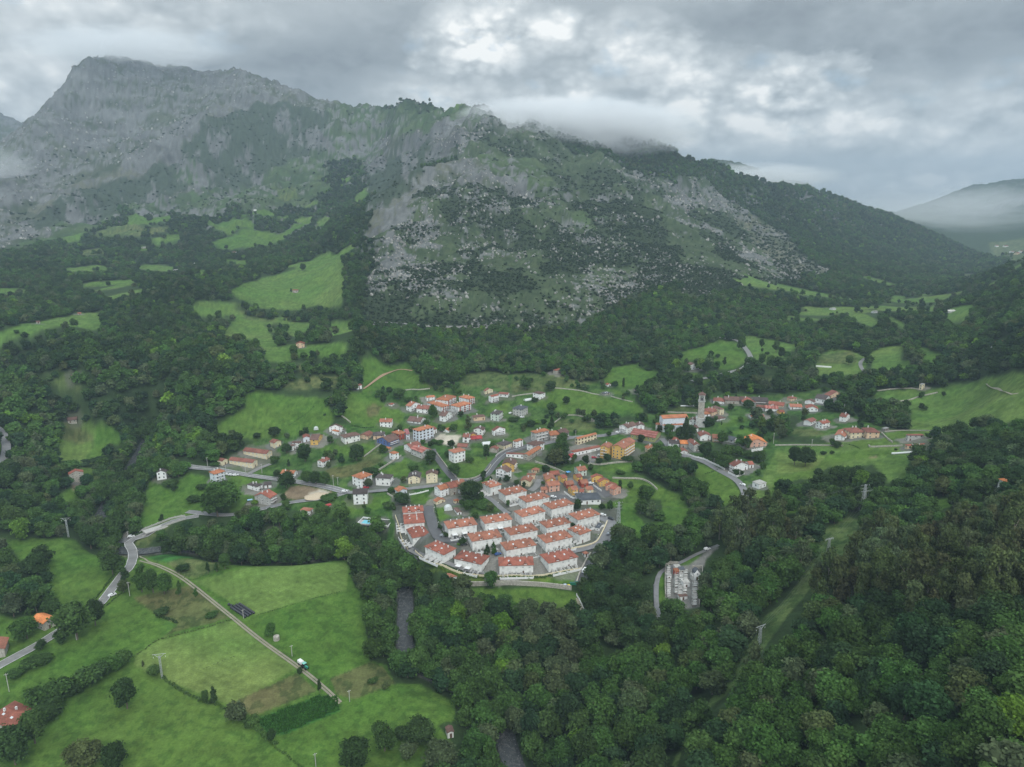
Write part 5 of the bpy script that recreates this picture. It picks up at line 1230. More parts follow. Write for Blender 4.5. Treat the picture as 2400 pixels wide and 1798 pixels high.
G4|d9 175,292 335,297 40|gl|white|terra|2|house||white house with a tan roof at the right of the hamlet
G4|95,172 185,186 267,176 42|h|peach|redbrown|2|house||peach house with a brown hipped roof at the wood edge
G4|365,216 480,236 540,226 30|gl|white|brown|1|house|w|low white house with a brown roof left of the grey roofed barn
G4|480,186 630,201 700,166 58|gr|white|dark|1|barn|w|large white barn with a dark grey roof
G4|605,132 680,151 870,131 42|gr|peach|redbrown|2|building|w|broad peach building with a red roof at the top of the hamlet
G4|385,311 540,321 565,291 36|gl|white|brick|1|house|w|low red roofed house below the white barn
G4|1145,206 1190,213 1240,206 82|h|white|dark|2|house||slim white tower house alone among trees
G4|1845,6 1880,11 1925,0 68|f|cream|grey|2|tower|w|little square stone tower on the right hand field wall
G4|315,482 440,491 520,461 52|gl|white|redbrown|1|house|w|left plain white gabled house of the joined pair
G4|470,491 590,512 700,491 72|gl|white|brick|2|house|b|right white house with a balcony of the joined pair
G4|800,421 890,431 955,401 62|gr|white|redbrown|2|house||white house with a brown red roof above the low garages
G4|745,666 880,681 935,611 52|gl|white|terra|2|house|b|twin roofed red and white house left of the long cream house
G4|d12 955,626 1160,621 88|h|cream|redbrown|2|building||left half of the long cream house with an outside stair
G4|d12 1162,621 1345,626 88|h|peach|redbrown|2|building||right peach half of the long cream house
G4|1360,576 1400,586 1460,571 30|f|dstone|grey|1|shed|w|small grey roofed open shed right of the long cream house
G4|1670,651 1690,661 1915,661 82|h|grey|redbrown|2|house||grey white square house with a brown roof at the right end
G4|1660,791 1690,796 1960,781 50|h|peach|brick|1|house|k|peach house with a red roof in front of the grey white square house
G3|d10 910,791 1095,791 80|gr|white|redbrown|2|house||white house with a curved gable below the church
G3|d10 1100,821 1260,831 66|gl|peach|terra|2|house|b|peach balconied house in the row below the church
G3|1250,851 1420,861 1505,821 42|gr|white|slate|1|house|w|long white house with a grey slate roof
G3|d13 1620,891 1940,891 82|gr|pink|bright|2|villa||pink brick villa with a very bright orange roof
G3|d9 440,901 605,906 96|gl|white|dark|2|house||white house with a black roof at the road corner
G3|d9 610,906 800,911 70|gl|stone|bright|1|house|w|stone house with a bright orange roof at the road corner
G3|d14 815,931 925,926 102|gr|grey|redbrown|3|house||stone gabled house behind the round garden trees
G3|d7 610,1031 735,1026 46|gr|white|redbrown|1|house|w|small white porch with a red roof on the curved road
G3|d8 485,856 605,851 30|h|white|brick|1|house|w|small orange roof peeping out behind the black roofed house
G3|1345,1211 1425,1251 1660,1221 102|gr|white|redbrown|3|house|bB|large white house with glazed balconies beside the curved road
G3|d7 1660,1226 1740,1221 60|gl|white|brick|1|house|w|small white annexe with a red roof beside the large roadside house
G3|1655,1501 1810,1536 1935,1506 70|f|white|pale|1|garage|w|white flat roofed garage alone in the meadow
G3|d6 1690,501 1895,496 26|gl|white|orange|1|barn|w|low white barn with an orange end roof
M3|d9 25,1546 118,1541 25|gr|white|brown|1|house|w|white house with a brown roof beside the road curve wood
M3|d9 2055,1391 2170,1391 32|h|white|brick|2|farmhouse|w|long white farmhouse with a red roof on the right hillside
M3|d8 1720,1186 1770,1185 12|gl|white|pale|1|house|w|low white farm building on the far right clearing
M3|d8 1740,1139 1775,1137 14|gl|white|grey|1|house|w|white house above the low white farm building
M3|d8 1915,1068 1945,1065 12|gl|gold|brick|1|house|w|yellow house on the far right hillside
M3|d8 1940,1052 1965,1050 10|gl|stone|brown|1|house|w|brown house just above the far yellow house
M3|d8 1955,1080 1980,1077 9|gl|white|brick|1|house|w|small white house below the far yellow house
M3|d8 970,1171 995,1169 8|gl|white|grey|1|house|w|tiny house at the left tip of the far meadow
M3|d8 1243,1191 1270,1189 8|gl|white|grey|1|house|w|tiny house at the right end of the far meadow
M3|d8 20,1286 45,1284 12|gl|white|brick|1|house|w|tiny white house with a red roof in the wood below the mountain
M3|d9 1630,790 1655,789 9|gl|white|pale|1|house|w|leftmost house of the hamlet high on the far ridge
M3|d9 1670,776 1692,775 9|gl|white|brick|1|house|w|second house of the hamlet high on the far ridge
M3|d9 1728,792 1752,791 11|gl|white|brick|1|house|w|biggest house of the hamlet high on the far ridge
M3|d12 2028,762 2046,762 9|gl|white|brick|1|house|w|westernmost house of the distant town in the valley
M3|d12 2085,764 2110,763 9|gl|white|brick|1|house|w|second house of the distant town in the valley
M3|d12 2130,800 2150,799 10|gl|white|brick|1|house|w|low house of the distant town in the valley
M3|d12 2165,810 2185,809 10|gl|cream|brick|1|house|w|cream house of the distant town in the valley
M3|d12 2190,798 2212,797 10|gl|white|brick|1|house|w|last house of the distant town at the frame edge
L4|1205,466 1240,481 1305,466 26|gr|white|brick|1|house|w|white gabled house with a red roof in the right hand wood
L4|d6 1368,270 1402,268 26|h|white|bright|1|hut|w|small hut with a bright orange roof in the right hand wood
L2|1225,1392 1240,1432 1280,1427 40|gr|chalk|brown|1|shed|w|narrow ruined shed with a brown roof beside the lower river wood
"""
for ln in HOUSES.strip().splitlines(): parse_house(ln)
# paved yards and trodden ground round every house, then the ground itself
def yards():
    r = np.random.RandomState(6)
    for (x, y, q) in KEEP_OUT:
        if math.hypot(x, y) > 1200 or (math.hypot(x, y) < 420 and y > 0 and x < -20): continue
        rad = q + 2.5 + 3 * r.rand(); a = math.atan2(x, y); d = math.hypot(x, y); w = (rad + 6) / d
        i0, i1 = np.searchsorted(AZ, (a - w, a + w)); j0, j1 = np.searchsorted(DD, (d - rad - 6, d + rad + 6))
        X_, Y_ = GX[i0:i1, j0:j1], GY[i0:i1, j0:j1]; dist = np.hypot(X_ - x, Y_ - y) + (fbm(X_, Y_, 7, 3, 44) - .5) * 9
        m = (1 - sstep(rad - 1, rad + 1, dist)) * (CLS[i0:i1, j0:j1] != KI['S']) * (0.45 + 0.45 * r.rand()); c = np.array([(.14, .14, .135), (.11, .115, .085), (.20, .19, .17)][r.randint(3)])
        GC[i0:i1, j0:j1] = GC[i0:i1, j0:j1] * (1 - m[..., None]) + c * m[..., None]
yards(); build_ground()

TREES = """
H|1460,805,330,320|round|mid|round full tree standing alone outside the road bend
H|1180,475,290,270|round|dark|rounded tree at the field corner left of the brown roofed riverside house
H|1450,520,200,230|round|mid|bushy tree hiding the front of the brown roofed riverside house
H|1630,915,190,190|tall|dark|small dark tree leaning over the road below the bend
H|1840,1035,390,250|tall|mid|left tree of the tight clump between the road and the track
H|1985,1045,340,200|round|mid|middle tree of the tight clump between the road and the track
H|2130,1065,290,230|round|fresh|right tree of the tight clump between the road and the track
H|1600,1040,170,170|round|olive|low olive bush tree at the roadside under the street lamp
H|480,840,310,310|round|dark|dark two toned tree at the left edge of the upper field
H|110,810,340,280|round|mid|tall tree at the far left edge of the upper field
H|1000,1650,500,470|round|mid|large broad tree beside the road with a pole in front
H|1235,1470,340,250|round|dark|dark tree between the large roadside tree and the road
H|700,1340,190,300|round|dark|low spreading tree right behind the ruined barn
H|350,1640,290,350|round|mid|round tree covering the left part of the ruined barn
H|2100,130,110,90|tall|dark|small dark tree in the field just above the bridge
L1|270,1255,170,150|bush|mid|leftmost bush of the thick hedge running up from the tiled farmhouse
L1|330,1330,120,170|bush|dark|dark bush behind the tiled farmhouse roof
L1|390,1215,150,150|bush|mid|second bush from the left in the thick hedge above the farmhouse
L1|470,1180,140,120|bush|dark|third bush from the left in the thick hedge above the farmhouse
L1|560,1140,170,160|bush|mid|fourth and largest bush of the thick hedge above the farmhouse
L1|640,1080,140,120|bush|dark|fifth bush in the hedge above the farmhouse
L1|725,1030,130,130|bush|fresh|sixth bush in the hedge above the farmhouse
L1|815,990,110,100|bush|mid|last and highest bush in the hedge above the farmhouse
L1|825,1275,225,155|round|dark|dark tree standing alone in the lower left field
L1|997,1065,95,85|bush|mid|round bush at the corner of the striped mown field
L1|1350,400,75,45|tall|dark|first of the small trees in a row above the pale mown field
L1|1405,390,65,38|tall|mid|second of the small trees in a row above the pale mown field
L1|1458,368,105,78|round|mid|third and biggest of the small trees in a row above the pale mown field
L1|1530,332,70,42|tall|mid|fourth of the small trees in a row above the pale mown field
L1|1592,322,60,42|tall|dark|fifth of the small trees in a row above the pale mown field
L1|1165,542,100,52|tall|mid|slim tree on the rough ground left of the farm track
L1|1270,552,62,42|tall|fresh|small fresh tree right beside the farm track
L1|1330,1232,80,62|round|mid|left tree of a pair at the lower edge of the striped field
L1|1388,1240,112,66|tall|dark|right taller tree of a pair at the lower edge of the striped field
L1|1525,1355,130,130|bush|grey|large grey green bush left of the maize plot
L1|1765,1485,90,60|bush|dark|dark bush at the lower corner of the maize plot
L1|1640,1380,60,90|bush|mid|low bush on the left edge of the maize plot
L1|1755,805,92,76|round|fresh|small tree beside the round stone trough
L1|2073,1172,92,46|tall|dark|slim tree beside the track at the brown mown strip
L1|745,1680,200,160|round|dark|dark tree near the bottom edge of the lower left field
L1|560,1650,190,240|round|olive|olive tinted spreading tree near the bottom left
L1|100,1640,260,260|round|dark|big dark tree below the tiled farmhouse
L1|230,1500,220,190|round|mid|tree hiding the front corner of the tiled farmhouse
L1|240,985,70,150|bush|mid|low bush along the left road below the stone house
L1|100,1065,60,110|bush|mid|low bush beside the left road near the frame edge
L1|400,850,80,90|round|dark|small dark tree on the verge of the left road
L1|270,890,70,70|round|dark|tiny dark tree on the verge of the left road near the stone barn
L1|930,1010,50,30|tall|olive|thin sapling at the left corner of the striped field
L1|1190,380,40,80|bush|dark|dark low bush on the small plot above the track
L1|1050,660,45,90|bush|dark|dark bush on the boundary of the rough brown field
L1|1375,680,35,70|bush|fresh|light low bush on the rough field above the striped field
L1|1945,1045,45,36|bush|dark|small bush by the track beside the tractor
L2|835,1550,200,165|round|mid|tall full tree left of the dark bush in the lower meadow
L2|935,1475,120,90|bush|dark|bush between the full tree and the dark spreading tree
L2|1060,1488,165,210|round|dark|dark wide spreading tree near the small ruined shed
L2|990,1590,115,105|bush|grey|round grey green bush below the dark spreading tree
L2|635,1653,190,215|round|dark|very dark round tree at the bottom beside the white pole
L2|1190,1660,190,230|round|grey|pale willow like tree at the bottom left of the river
L2|760,1110,40,60|bush|mid|bush on the rough triangle of grass
L2|845,1140,40,50|bush|olive|small olive bush on the edge of the rough triangle
G1|1060,290,150,185|round|dark|dark round tree on the meadow edge behind the cream houses
G1|800,310,90,130|round|dark|dark tree behind the long cream terrace
G1|1280,745,115,72|tall|dark|small pointed dark tree above the orange roofed white house
G1|1110,900,120,130|round|dark|dark tree on the left of the orange roofed white house
G1|1245,1070,250,260|round|dark|big dark tree between the road and the orange roofed white house
G1|1560,985,190,180|round|mid|left tree of the roadside belt right of the orange roofed house
G1|1700,1005,200,190|round|dark|middle tree of the roadside belt right of the orange roofed house
G1|1830,1015,205,180|round|mid|right tree of the roadside belt right of the orange roofed house
G1|1530,660,250,240|round|dark|large dark tree on the slope below the white garden house
G1|1250,540,160,160|round|dark|dark tree beside the small white tower house
G1|1070,690,130,130|bush|mid|bush on the bank right of the long cream terrace
G1|400,1080,60,60|bush|mid|garden bush below the white three storey house
G1|150,730,70,140|bush|mid|low garden bush left of the small cream house
G1|200,1500,500,470|round|fresh|tall bright tree in the belt below the white three storey house
G1|760,1330,80,120|round|lime|yellow green tree beside the blue tarpaulin
M4|1130,1520,45,50|round|dark|small round tree in the meadow right of the river
M4|1100,1490,50,90|bush|mid|bush by the garden of the white riverside house
M4|1260,1590,50,90|bush|dark|low wide bush in the meadow right of the river
M4|1300,1515,50,60|bush|dark|bush below the white three storey house
M4|1440,1640,190,230|round|fresh|big light green tree at the right end of the riverside meadow
M4|1960,98,46,42|round|dark|lone dark tree on the crest of the hill meadow
M4|1885,235,26,18|tall|dark|small tree beside the barn on the hill meadow
M4|1905,650,75,60|round|mid|tree below the pink stone farmhouse
M4|110,505,26,40|round|mid|small tree in the pale meadow at the far left
M4|660,1350,60,120|bush|dark|dark bushes at the lower end of the left riverside field
M4|450,1350,30,90|bush|mid|low hedge above the stone house by the left river bank
G2|880,845,260,250|round|dark|large dark tree in the middle of the sloping green
G2|1075,1015,70,220|bush|dark|dark wide bush behind the orange roofed tall house
G2|1065,1240,130,140|round|grey|tree in front of the orange roofed tall house
G2|2010,850,160,180|round|dark|dark tree in front of the brown roofed farmhouse
G2|1760,1045,110,130|round|mid|tree in the garden above the plain cream house
G2|1415,1335,90,120|round|fresh|tree in the hedge by the small white gabled house
G2|1560,1500,180,220|round|dark|dark tree behind the first red roofed block
G2|1250,925,60,80|bush|mid|garden bush by the path below the tiny white house
G2|1000,1560,60,60|bush|mid|low bush under the white flat fronted house
G2|1370,1560,90,170|bush|mid|bush mass on the slope left of the first red roofed block
G2|770,1440,90,80|round|dark|dark tree at the left corner of the white flat fronted house
G2|400,160,40,40|bush|dark|small bush on the meadow above the yellow house
G2|1285,720,110,160|round|mid|garden tree left of the tiny white house
G2|1700,960,60,70|bush|mid|bush in the garden of the brown roofed farmhouse
G2|450,1430,80,260|bush|mid|low bushes beside the lower road
G2|2150,600,70,120|round|fresh|left plane tree in the row below the tall white building
G2|2060,580,70,110|round|fresh|second plane tree in the row below the tall white building
G2|1900,590,70,90|round|fresh|plane tree in front of the tall white building
F1|1470,630,440,400|round|dark|huge dark tree right of the long row house with three roof colours
F1|1400,770,210,230|round|mid|round tree in the plot behind the first row of white blocks
F1|1290,640,90,120|bush|mid|bush beside the small orange roofed hut
F1|1535,930,140,130|round|mid|small tree in the plot beside the second white block
F1|215,650,200,240|round|dark|dark tree behind the uppermost red roofed block on the left
F1|1680,245,120,110|tall|dark|small dark tree at the lane end left of the white tall house
F1|1700,690,80,300|bush|fresh|wide low bush in the middle of the overgrown plot
F1|880,1110,90,100|round|dark|small tree at the left end of the front white block
F1|990,1250,110,90|bush|dark|dark hedge tree beside the parked car in the estate
F1|1870,1450,120,90|cone|fresh|bright conifer in front of the middle white block
F1|1750,1560,200,120|cone|dark|grey green conifer in front of the middle white block
F1|1880,1590,150,110|round|fresh|bright tree below the bright conifer in the estate
F1|1300,1400,140,150|bush|dark|dark hedge between two white blocks
F1|1225,1410,60,60|bush|lime|lime green bush by the estate road
F1|1120,30,130,180|round|dark|dark tree on the green above the road junction
F1|30,760,90,80|round|mid|tree left of the uppermost red roofed block
F2|1375,780,230,150|round|dark|dark tree right of the third white block in the back row
F2|1185,1080,70,70|round|mid|round garden tree between two white blocks
F2|1300,1040,60,100|bush|dark|dark bush in the estate gardens
F2|380,350,120,130|tall|dark|dark conifer beside the cream chalet
F2|1820,740,110,130|round|dark|left garden tree beside the grey roofed bungalow
F2|1960,770,190,130|round|mid|right garden tree beside the grey roofed bungalow
F2|240,290,90,130|round|mid|tree on the bank left of the cream chalet
F2|80,690,120,100|round|fresh|bright small tree between the back white blocks
F2|2150,400,200,130|tall|dark|dark tree right of the salmon corner house
F2|740,280,70,80|bush|mid|bush beside the orange chalet
B|870,1320,180,180|round|dark|dark round tree at the corner below the farmhouse
B|1195,1455,150,165|round|mid|tree at the corner of the triangular green
B|1600,1260,195,140|tall|dark|tall dark tree beside the walled green
B|1385,1300,90,120|round|mid|small round tree right of the big square white house
B|1180,890,90,130|round|mid|tree beside the small white shed above the court
B|1365,870,180,130|tall|olive|rusty tinted tree below the peach house
B|1040,890,70,90|round|mid|tree at the upper edge of the sand court
B|270,510,95,90|round|dark|left tree of the group above the upper meadow
B|350,410,95,90|round|dark|middle tree of the group above the upper meadow
B|480,470,140,180|round|mid|right tree of the group above the upper meadow
B|590,510,80,110|bush|mid|bush right of the group above the upper meadow
B|790,275,120,120|round|mid|tree left of the wood above the flats
B|940,300,210,190|round|dark|large dark tree at the edge of the wood above the flats
B|1190,290,180,150|round|mid|paler tree at the edge of the wood above the flats
B|910,720,180,130|round|fresh|fresh tree left of the white flats
B|1270,700,70,90|round|dark|dark tree below the right hand flats
B|820,800,60,90|round|mid|tree beside the low brown roofed bungalow
B|1000,870,70,70|round|mid|tree behind the annexe of the tall white building
B|680,1390,60,90|bush|dark|bush in the vegetable gardens above the cream house
B|1100,1240,110,80|bush|mid|bush along the lane beside the big square white house
B|1780,1550,70,60|tall|dark|conifer in front of the white tall balcony house
B|1560,1490,90,80|round|dark|dark tree beside the road at the junction
B|2090,850,80,90|bush|mid|bush above the walled green at the village edge
B|1960,760,60,130|bush|dark|hedge bush right of the grey roofed mansion
B|60,960,50,50|round|lime|lime bush by the orange village house
C|700,545,105,105|round|dark|lone round tree in the large bright field
C|520,645,130,150|round|mid|tree at the lower left corner of the large bright field
C|180,350,150,210|round|mid|big tree on the upper left pasture
C|500,370,130,150|round|dark|dark tree at the top corner of the large bright field
C|290,510,70,90|bush|dark|bush below the white house with the terrace
C|1440,345,145,62|tall|dark|slim upright poplar in the upper meadow
C|510,845,170,90|cone|dark|narrow dark conifer behind the village street
C|1850,290,120,110|round|mid|tree at the right edge of the upper meadow
C|1690,70,90,110|round|dark|left tree in the small group at the top of the meadow
C|1780,100,60,110|bush|dark|low tree in the small group at the top of the meadow
C|240,830,90,130|round|dark|dark tree behind the orange roofed corner building
C|150,900,90,60|round|olive|olive tree left of the orange roofed corner building
C|300,790,50,110|bush|lime|yellow green hedge in the kitchen garden
C|1090,750,80,90|bush|mid|bush beside the little stone hut
C|820,920,60,60|round|mid|tree left of the long orange roofed house
C|1400,1440,60,110|bush|mid|bush on the wall above the meadow path
C|1250,950,60,80|round|mid|tree behind the yellow apartment block
C|1500,1280,70,150|bush|dark|bush in front of the yellow apartment block
C|1530,1640,100,90|round|mid|tree at the left of the lower walled meadow
C|440,1440,120,120|round|dark|dark tree between the orange chalets
C|640,1080,170,160|round|mid|tree in the gully behind the long garage row
C|800,1250,60,90|round|mid|tree beside the red roofed shed
C|2030,900,100,140|round|fresh|garden tree in front of the church
G3|690,850,350,190|cone|dark|tall dark cedar in front of the church
G3|620,820,170,180|round|mid|tree left of the tall dark cedar
G3|780,790,170,170|round|dark|tree right of the tall dark cedar
G3|1010,1110,230,260|round|dark|big dark tree right of the stone gable house
G3|1285,1270,200,280|round|mid|broad tree above the curved road
G3|1150,1180,150,200|round|mid|tree above the middle of the curved road
G3|1485,1390,90,160|bush|dark|clipped dark tree in the white walled garden
G3|1860,1200,200,130|round|mid|tree in the garden below the orange roofed villa
G3|1780,1200,80,80|round|dark|small tree left in the garden below the orange roofed villa
G3|1040,650,150,200|round|dark|dark tree right of the bell tower
G3|1150,570,80,90|round|mid|tree between the bell tower and the meadow
G3|1240,640,70,40|tall|dark|slim dark tree in the meadow right of the bell tower
G3|1370,410,110,110|round|dark|dark tree behind the cream manor house
G3|1530,580,80,120|round|mid|tree on the slope below the white barn
G3|1770,610,80,120|round|mid|tree below the white barn with the orange roof
G3|1650,370,130,180|round|dark|dark tree in front of the white house with the red roof
G3|1160,350,70,110|round|mid|tree behind the bell tower
G3|740,310,80,130|round|dark|dark tree beside the row of white bales
G3|430,780,90,110|round|fresh|left garden tree below the church
G3|450,860,110,110|round|mid|lower garden tree below the church
G3|1650,1130,100,180|round|mid|tree left of the white garden fence
G4|230,1050,240,170|round|dark|left half of the big double tree in the bright meadow
G4|370,1065,260,260|round|dark|right half of the big double tree in the bright meadow
G4|605,915,55,70|bush|dark|left of two small bushes in the bright meadow
G4|720,905,45,60|bush|dark|right of two small bushes in the bright meadow
G4|1870,335,90,80|round|dark|tree on the right meadow above the white house
G4|1930,345,60,60|round|mid|smaller tree on the right meadow above the white house
G4|2160,160,60,60|round|dark|dark tree at the right edge of the upper right meadow
G4|1870,180,80,80|round|mid|tree beside the wall below the little stone tower
G4|1340,270,90,120|round|olive|olive tree right of the small white tower house
G4|1500,280,60,110|bush|mid|bush on the wall between the right meadows
G4|720,800,90,90|round|mid|tree at the left of the red roofed twin house
G4|790,820,90,100|bush|dark|dark tree below the red roofed twin house
G4|1540,860,35,35|bush|dark|small dark bush above the row of white bales
G4|1960,700,60,90|round|mid|tree beside the brown roofed pink house
G4|540,1190,100,130|round|dark|left tree of the thicket below the bright meadow
M3|510,1425,58,36|round|dark|first small tree in the meadow right of the curved road
M3|515,1452,28,20|round|dark|tiny tree in the meadow right of the curved road
M3|546,1472,26,28|bush|dark|tiny bush in the meadow right of the curved road
M3|602,1452,72,52|round|mid|tree in the middle of the meadow right of the curved road
M3|635,1492,70,46|round|dark|dark tree lower in the meadow right of the curved road
M3|510,1535,72,60|round|mid|tree at the lower left of the curved road meadow
M3|565,1558,82,62|round|mid|tree at the bottom of the curved road meadow
M3|380,1440,85,62|round|mid|tree on the inner side of the road curve
M3|180,1482,42,42|round|dark|left of two small trees inside the road curve
M3|226,1492,30,40|round|dark|right of two small trees inside the road curve
M3|95,1560,62,56|round|dark|dark tree beside the white house near the road curve
M3|150,1590,80,60|round|dark|tree right of the white house near the road curve
M3|990,1442,42,42|round|dark|small tree at the top of the brown meadow
M3|1075,1535,64,52|round|mid|lone tree in the brown meadow beside the track
M3|1180,1500,80,80|round|dark|dark tree at the top of the small track
M3|1292,1610,66,70|round|dark|dark tree below the bright right meadow
M3|270,1540,60,36|tall|dark|slim tree inside the road curve
M3|405,1550,60,30|tall|dark|dark tree right against the road curve
"""
random.seed(3)
TRS = [l.split('|') for l in TREES.strip().splitlines()]
for c, g, sh, ti, lb in TRS:
    x, y, h, w = (float(q) for q in g.split(','))
    is_b = sh == 'bush'
    tree_px(c, x, y, h, w, sh, ti, lb, 'bush' if is_b else 'tree', 'bushes and hedges of the valley' if is_b else 'trees of the village and fields')

# woods: jittered points wherever the land is wooded
def region(c, s):
    pl = path(c, s); return pl
EU = [region('L4', "640,600 1100,540 1500,470 1600,900 1150,1000 900,980 700,920 480,900 380,1010 250,920 350,700"), region('L4', "-40,430 200,400 400,500 420,600 200,650 0,650 -120,560"),
      region('L4', "0,1330 150,1080 300,960 420,1000 250,1150 100,1320")]
PALE = [region('L3', "60,700 330,640 480,900 420,1200 250,1250 60,1000")]
def in_any(regs, X, Y):
    r = np.zeros(X.shape, bool)
    for p in regs: r |= pip(p, X, Y)
    return r
def scatter(dmin, dmax, s, seed):
    r = np.random.RandomState(seed); W = dmax * math.sin(0.70)
    xs = np.arange(-W, W, s); ys = np.arange(dmin * 0.68, dmax, s); X, Y = np.meshgrid(xs, ys); X = X.ravel(); Y = Y.ravel()
    X = X + (r.rand(len(X)) - 0.5) * s * 0.95; Y = Y + (r.rand(len(Y)) - 0.5) * s * 0.95
    d = np.hypot(X, Y); a = np.arctan2(X, Y); m = (d >= dmin) & (d < dmax) & (np.abs(a) < 0.70); return X[m], Y[m]
# visible-from-near-the-camera test
_slope = (GH - CAMZ) / DD[None, :]; _run = np.maximum.accumulate(_slope, axis=1)
def seen(X, Y, H, marg):
    a = np.arctan2(X, Y); d = np.hypot(X, Y); i = np.clip(np.round((a - AZ[0]) / (AZ[1] - AZ[0])).astype(int), 0, NA - 1)
    j = np.clip(np.searchsorted(DD, d) - 3, 0, ND - 1)
    return (height(X, Y) + H + marg - CAMZ) / d > _run[i, j]
ROADPTS = np.concatenate([np.array([(x, y, w / 2) for x, y in pl]) for pl, w in ROADS])
def clear_of(X, Y, extra):
    ok = np.ones(len(X), bool); cell = {}
    for x, y, r in list(map(tuple, ROADPTS)) + [(x, y, r) for x, y, r in PLACED] + KEEP_OUT: cell.setdefault((int(x // 20), int(y // 20)), []).append((x, y, r))
    for q in range(len(X)):
        cx, cy_ = int(X[q] // 20), int(Y[q] // 20)
        for di in (-1, 0, 1):
            for dj in (-1, 0, 1):
                for (x, y, r) in cell.get((cx + di, cy_ + dj), ()):
                    if (X[q] - x) ** 2 + (Y[q] - y) ** 2 < (r + extra) ** 2: ok[q] = False
    return ok
PTS = []
for (d0, d1, s, w0, w1, sd) in ((100, 420, 7.6, 8.5, 14, 1), (420, 900, 7.6, 8, 13, 2), (900, 1500, 7.2, 6.5, 11, 3), (1500, 2400, 8.5, 7, 12, 4), (2400, 3600, 13, 10, 17, 5)):
    X, Y = scatter(d0, d1, s, sd); k = classify(X, Y); H = height(X, Y)
    f = (k == KI['F'])
    dens = np.where(f, 1.0, 0.0)
    # high ground thins out into scrub
    dens *= np.where(H > 240, np.clip(1.6 - (H - 240) / 120, 0.05, 1), 1.0)
    # copses and hedgerow trees in the gardens and pastures
    hedge = fbm(X, Y, 34, 3, 205); 
    dens = np.maximum(dens, np.where((k == KI['G']) & (hedge > 0.53), 0.42, 0))
    dens = np.maximum(dens, np.where((k == KI['O']) & (hedge > 0.62), 0.55, 0))
    u = np.random.RandomState(sd + 50).rand(len(X)); m = (u < dens)
    rd, _ = near_river(X, Y, 20); m &= ~(rd < RW + 3.0)
    X, Y, H, k = X[m], Y[m], H[m], k[m]; m = seen(X, Y, 14, 14); X, Y, H, k = X[m], Y[m], H[m], k[m]
    # a tree whose top would stand before open ground in view is on that open ground too: leave it out
    a_ = np.arctan2(X, Y); i_ = np.clip(np.round((a_ - AZ[0]) / (AZ[1] - AZ[0])).astype(int), 0, NA - 1); dd_ = np.hypot(X, Y); keep = np.ones(len(X), bool)
    opn = np.array([KI[q] for q in 'MNYOBCGEASTKD'])
    rq = np.random.RandomState(sd + 7).rand(len(X)); strip = np.array([KI[q] for q in 'LKE'])
    for frac in (0.2, 0.5, 0.8, 1.1, 1.4):
        kk_ = (H + frac * (w0 + w1) / 2 * 0.95 - CAMZ) / dd_
        jj = np.array([np.searchsorted(_run[a1], b1) for a1, b1 in zip(i_, kk_)]); jj = np.clip(jj, 0, ND - 1)
        cl = CLS[i_, jj]; ok = DD[jj] < 4000
        keep &= ~(np.isin(cl, strip) & ok & (k == KI['F']) & (rq < 0.90))
        if d0 > 400 and 0.4 < frac < 1.2: keep &= ~(np.isin(cl, opn) & ok & (k == KI['F']) & (rq < (0.93 if d0 > 800 else 0.80)))
    X, Y, H, k = X[keep], Y[keep], H[keep], k[keep]
    if d0 < 1400:
        m = clear_of(X, Y, 2.6); X, Y, H, k = X[m], Y[m], H[m], k[m]
    r = np.random.RandomState(sd + 90); w = w0 + (w1 - w0) * r.rand(len(X)) ** 1.3
    gk = (k != KI['F']); w[gk] *= 0.55
    PTS.append((X, Y, H, w, k))
X = np.concatenate([p[0] for p in PTS]); Y = np.concatenate([p[1] for p in PTS]); H = np.concatenate([p[2] for p in PTS]); W = np.concatenate([p[3] for p in PTS]); KK = np.concatenate([p[4] for p in PTS])
N = len(X); rr = np.random.RandomState(77)
eu = in_any(EU, X, Y); pale = in_any(PALE, X, Y)
stand = fbm(X, Y, 45, 3, 301); stand2 = fbm(X, Y, 120, 2, 302); pick = rr.rand(N)
names = np.array(['dark', 'mid', 'fresh', 'lime', 'olive', 'grey', 'blue', 'rust'])
ti = np.where(stand > 0.56, 0, np.where(stand > 0.44, 1, 1))
ti = np.where((stand < 0.42) & (pick > 0.35), 2, ti); ti = np.where(pick < 0.020, 3, ti); ti = np.where((pick > 0.02) & (pick < 0.14), 5, ti); ti = np.where((pick > 0.14) & (pick < 0.3), 6, ti)
ti = np.where((pick > 0.3) & (pick < 0.34), 4, ti)
ti = np.where(pale & (pick > 0.3), 5, ti); ti = np.where(eu, np.where(pick < 0.55, 4, np.where(pick < 0.75, 7, 5)), ti)
tcol = np.array([TINT[n] for n in names])[ti]; tcol = tcol * (1 + (rr.rand(N, 1) - 0.5) * 0.4) * (1 + (rr.rand(N, 3) - 0.5) * 0.14)
tcol *= (1 + (stand2 - 0.5) * 0.5)[:, None]
hh = W * (0.85 + 0.5 * rr.rand(N)); hh = np.where(eu, W * (1.45 + 0.5 * rr.rand(N)), hh)
shp = np.where(eu & (rr.rand(N) < 0.5), 2, np.where(eu, 1, np.where(rr.rand(N) < 0.10, 1, 0)))
DX = to_px(X, Y, H)[2]; U, Vv, _ = to_px(X, Y, H + hh * 0.5)
app = W * hh / DX ** 2; inframe = (U > 10) & (U < 2390) & (Vv > 0) & (Vv < 1790)
near_idx = np.argsort(-np.where(inframe, app, 0))[:300 - sum(1 for t in TRS if t[2] != 'bush')]
sel = np.zeros(N, bool); sel[near_idx] = True
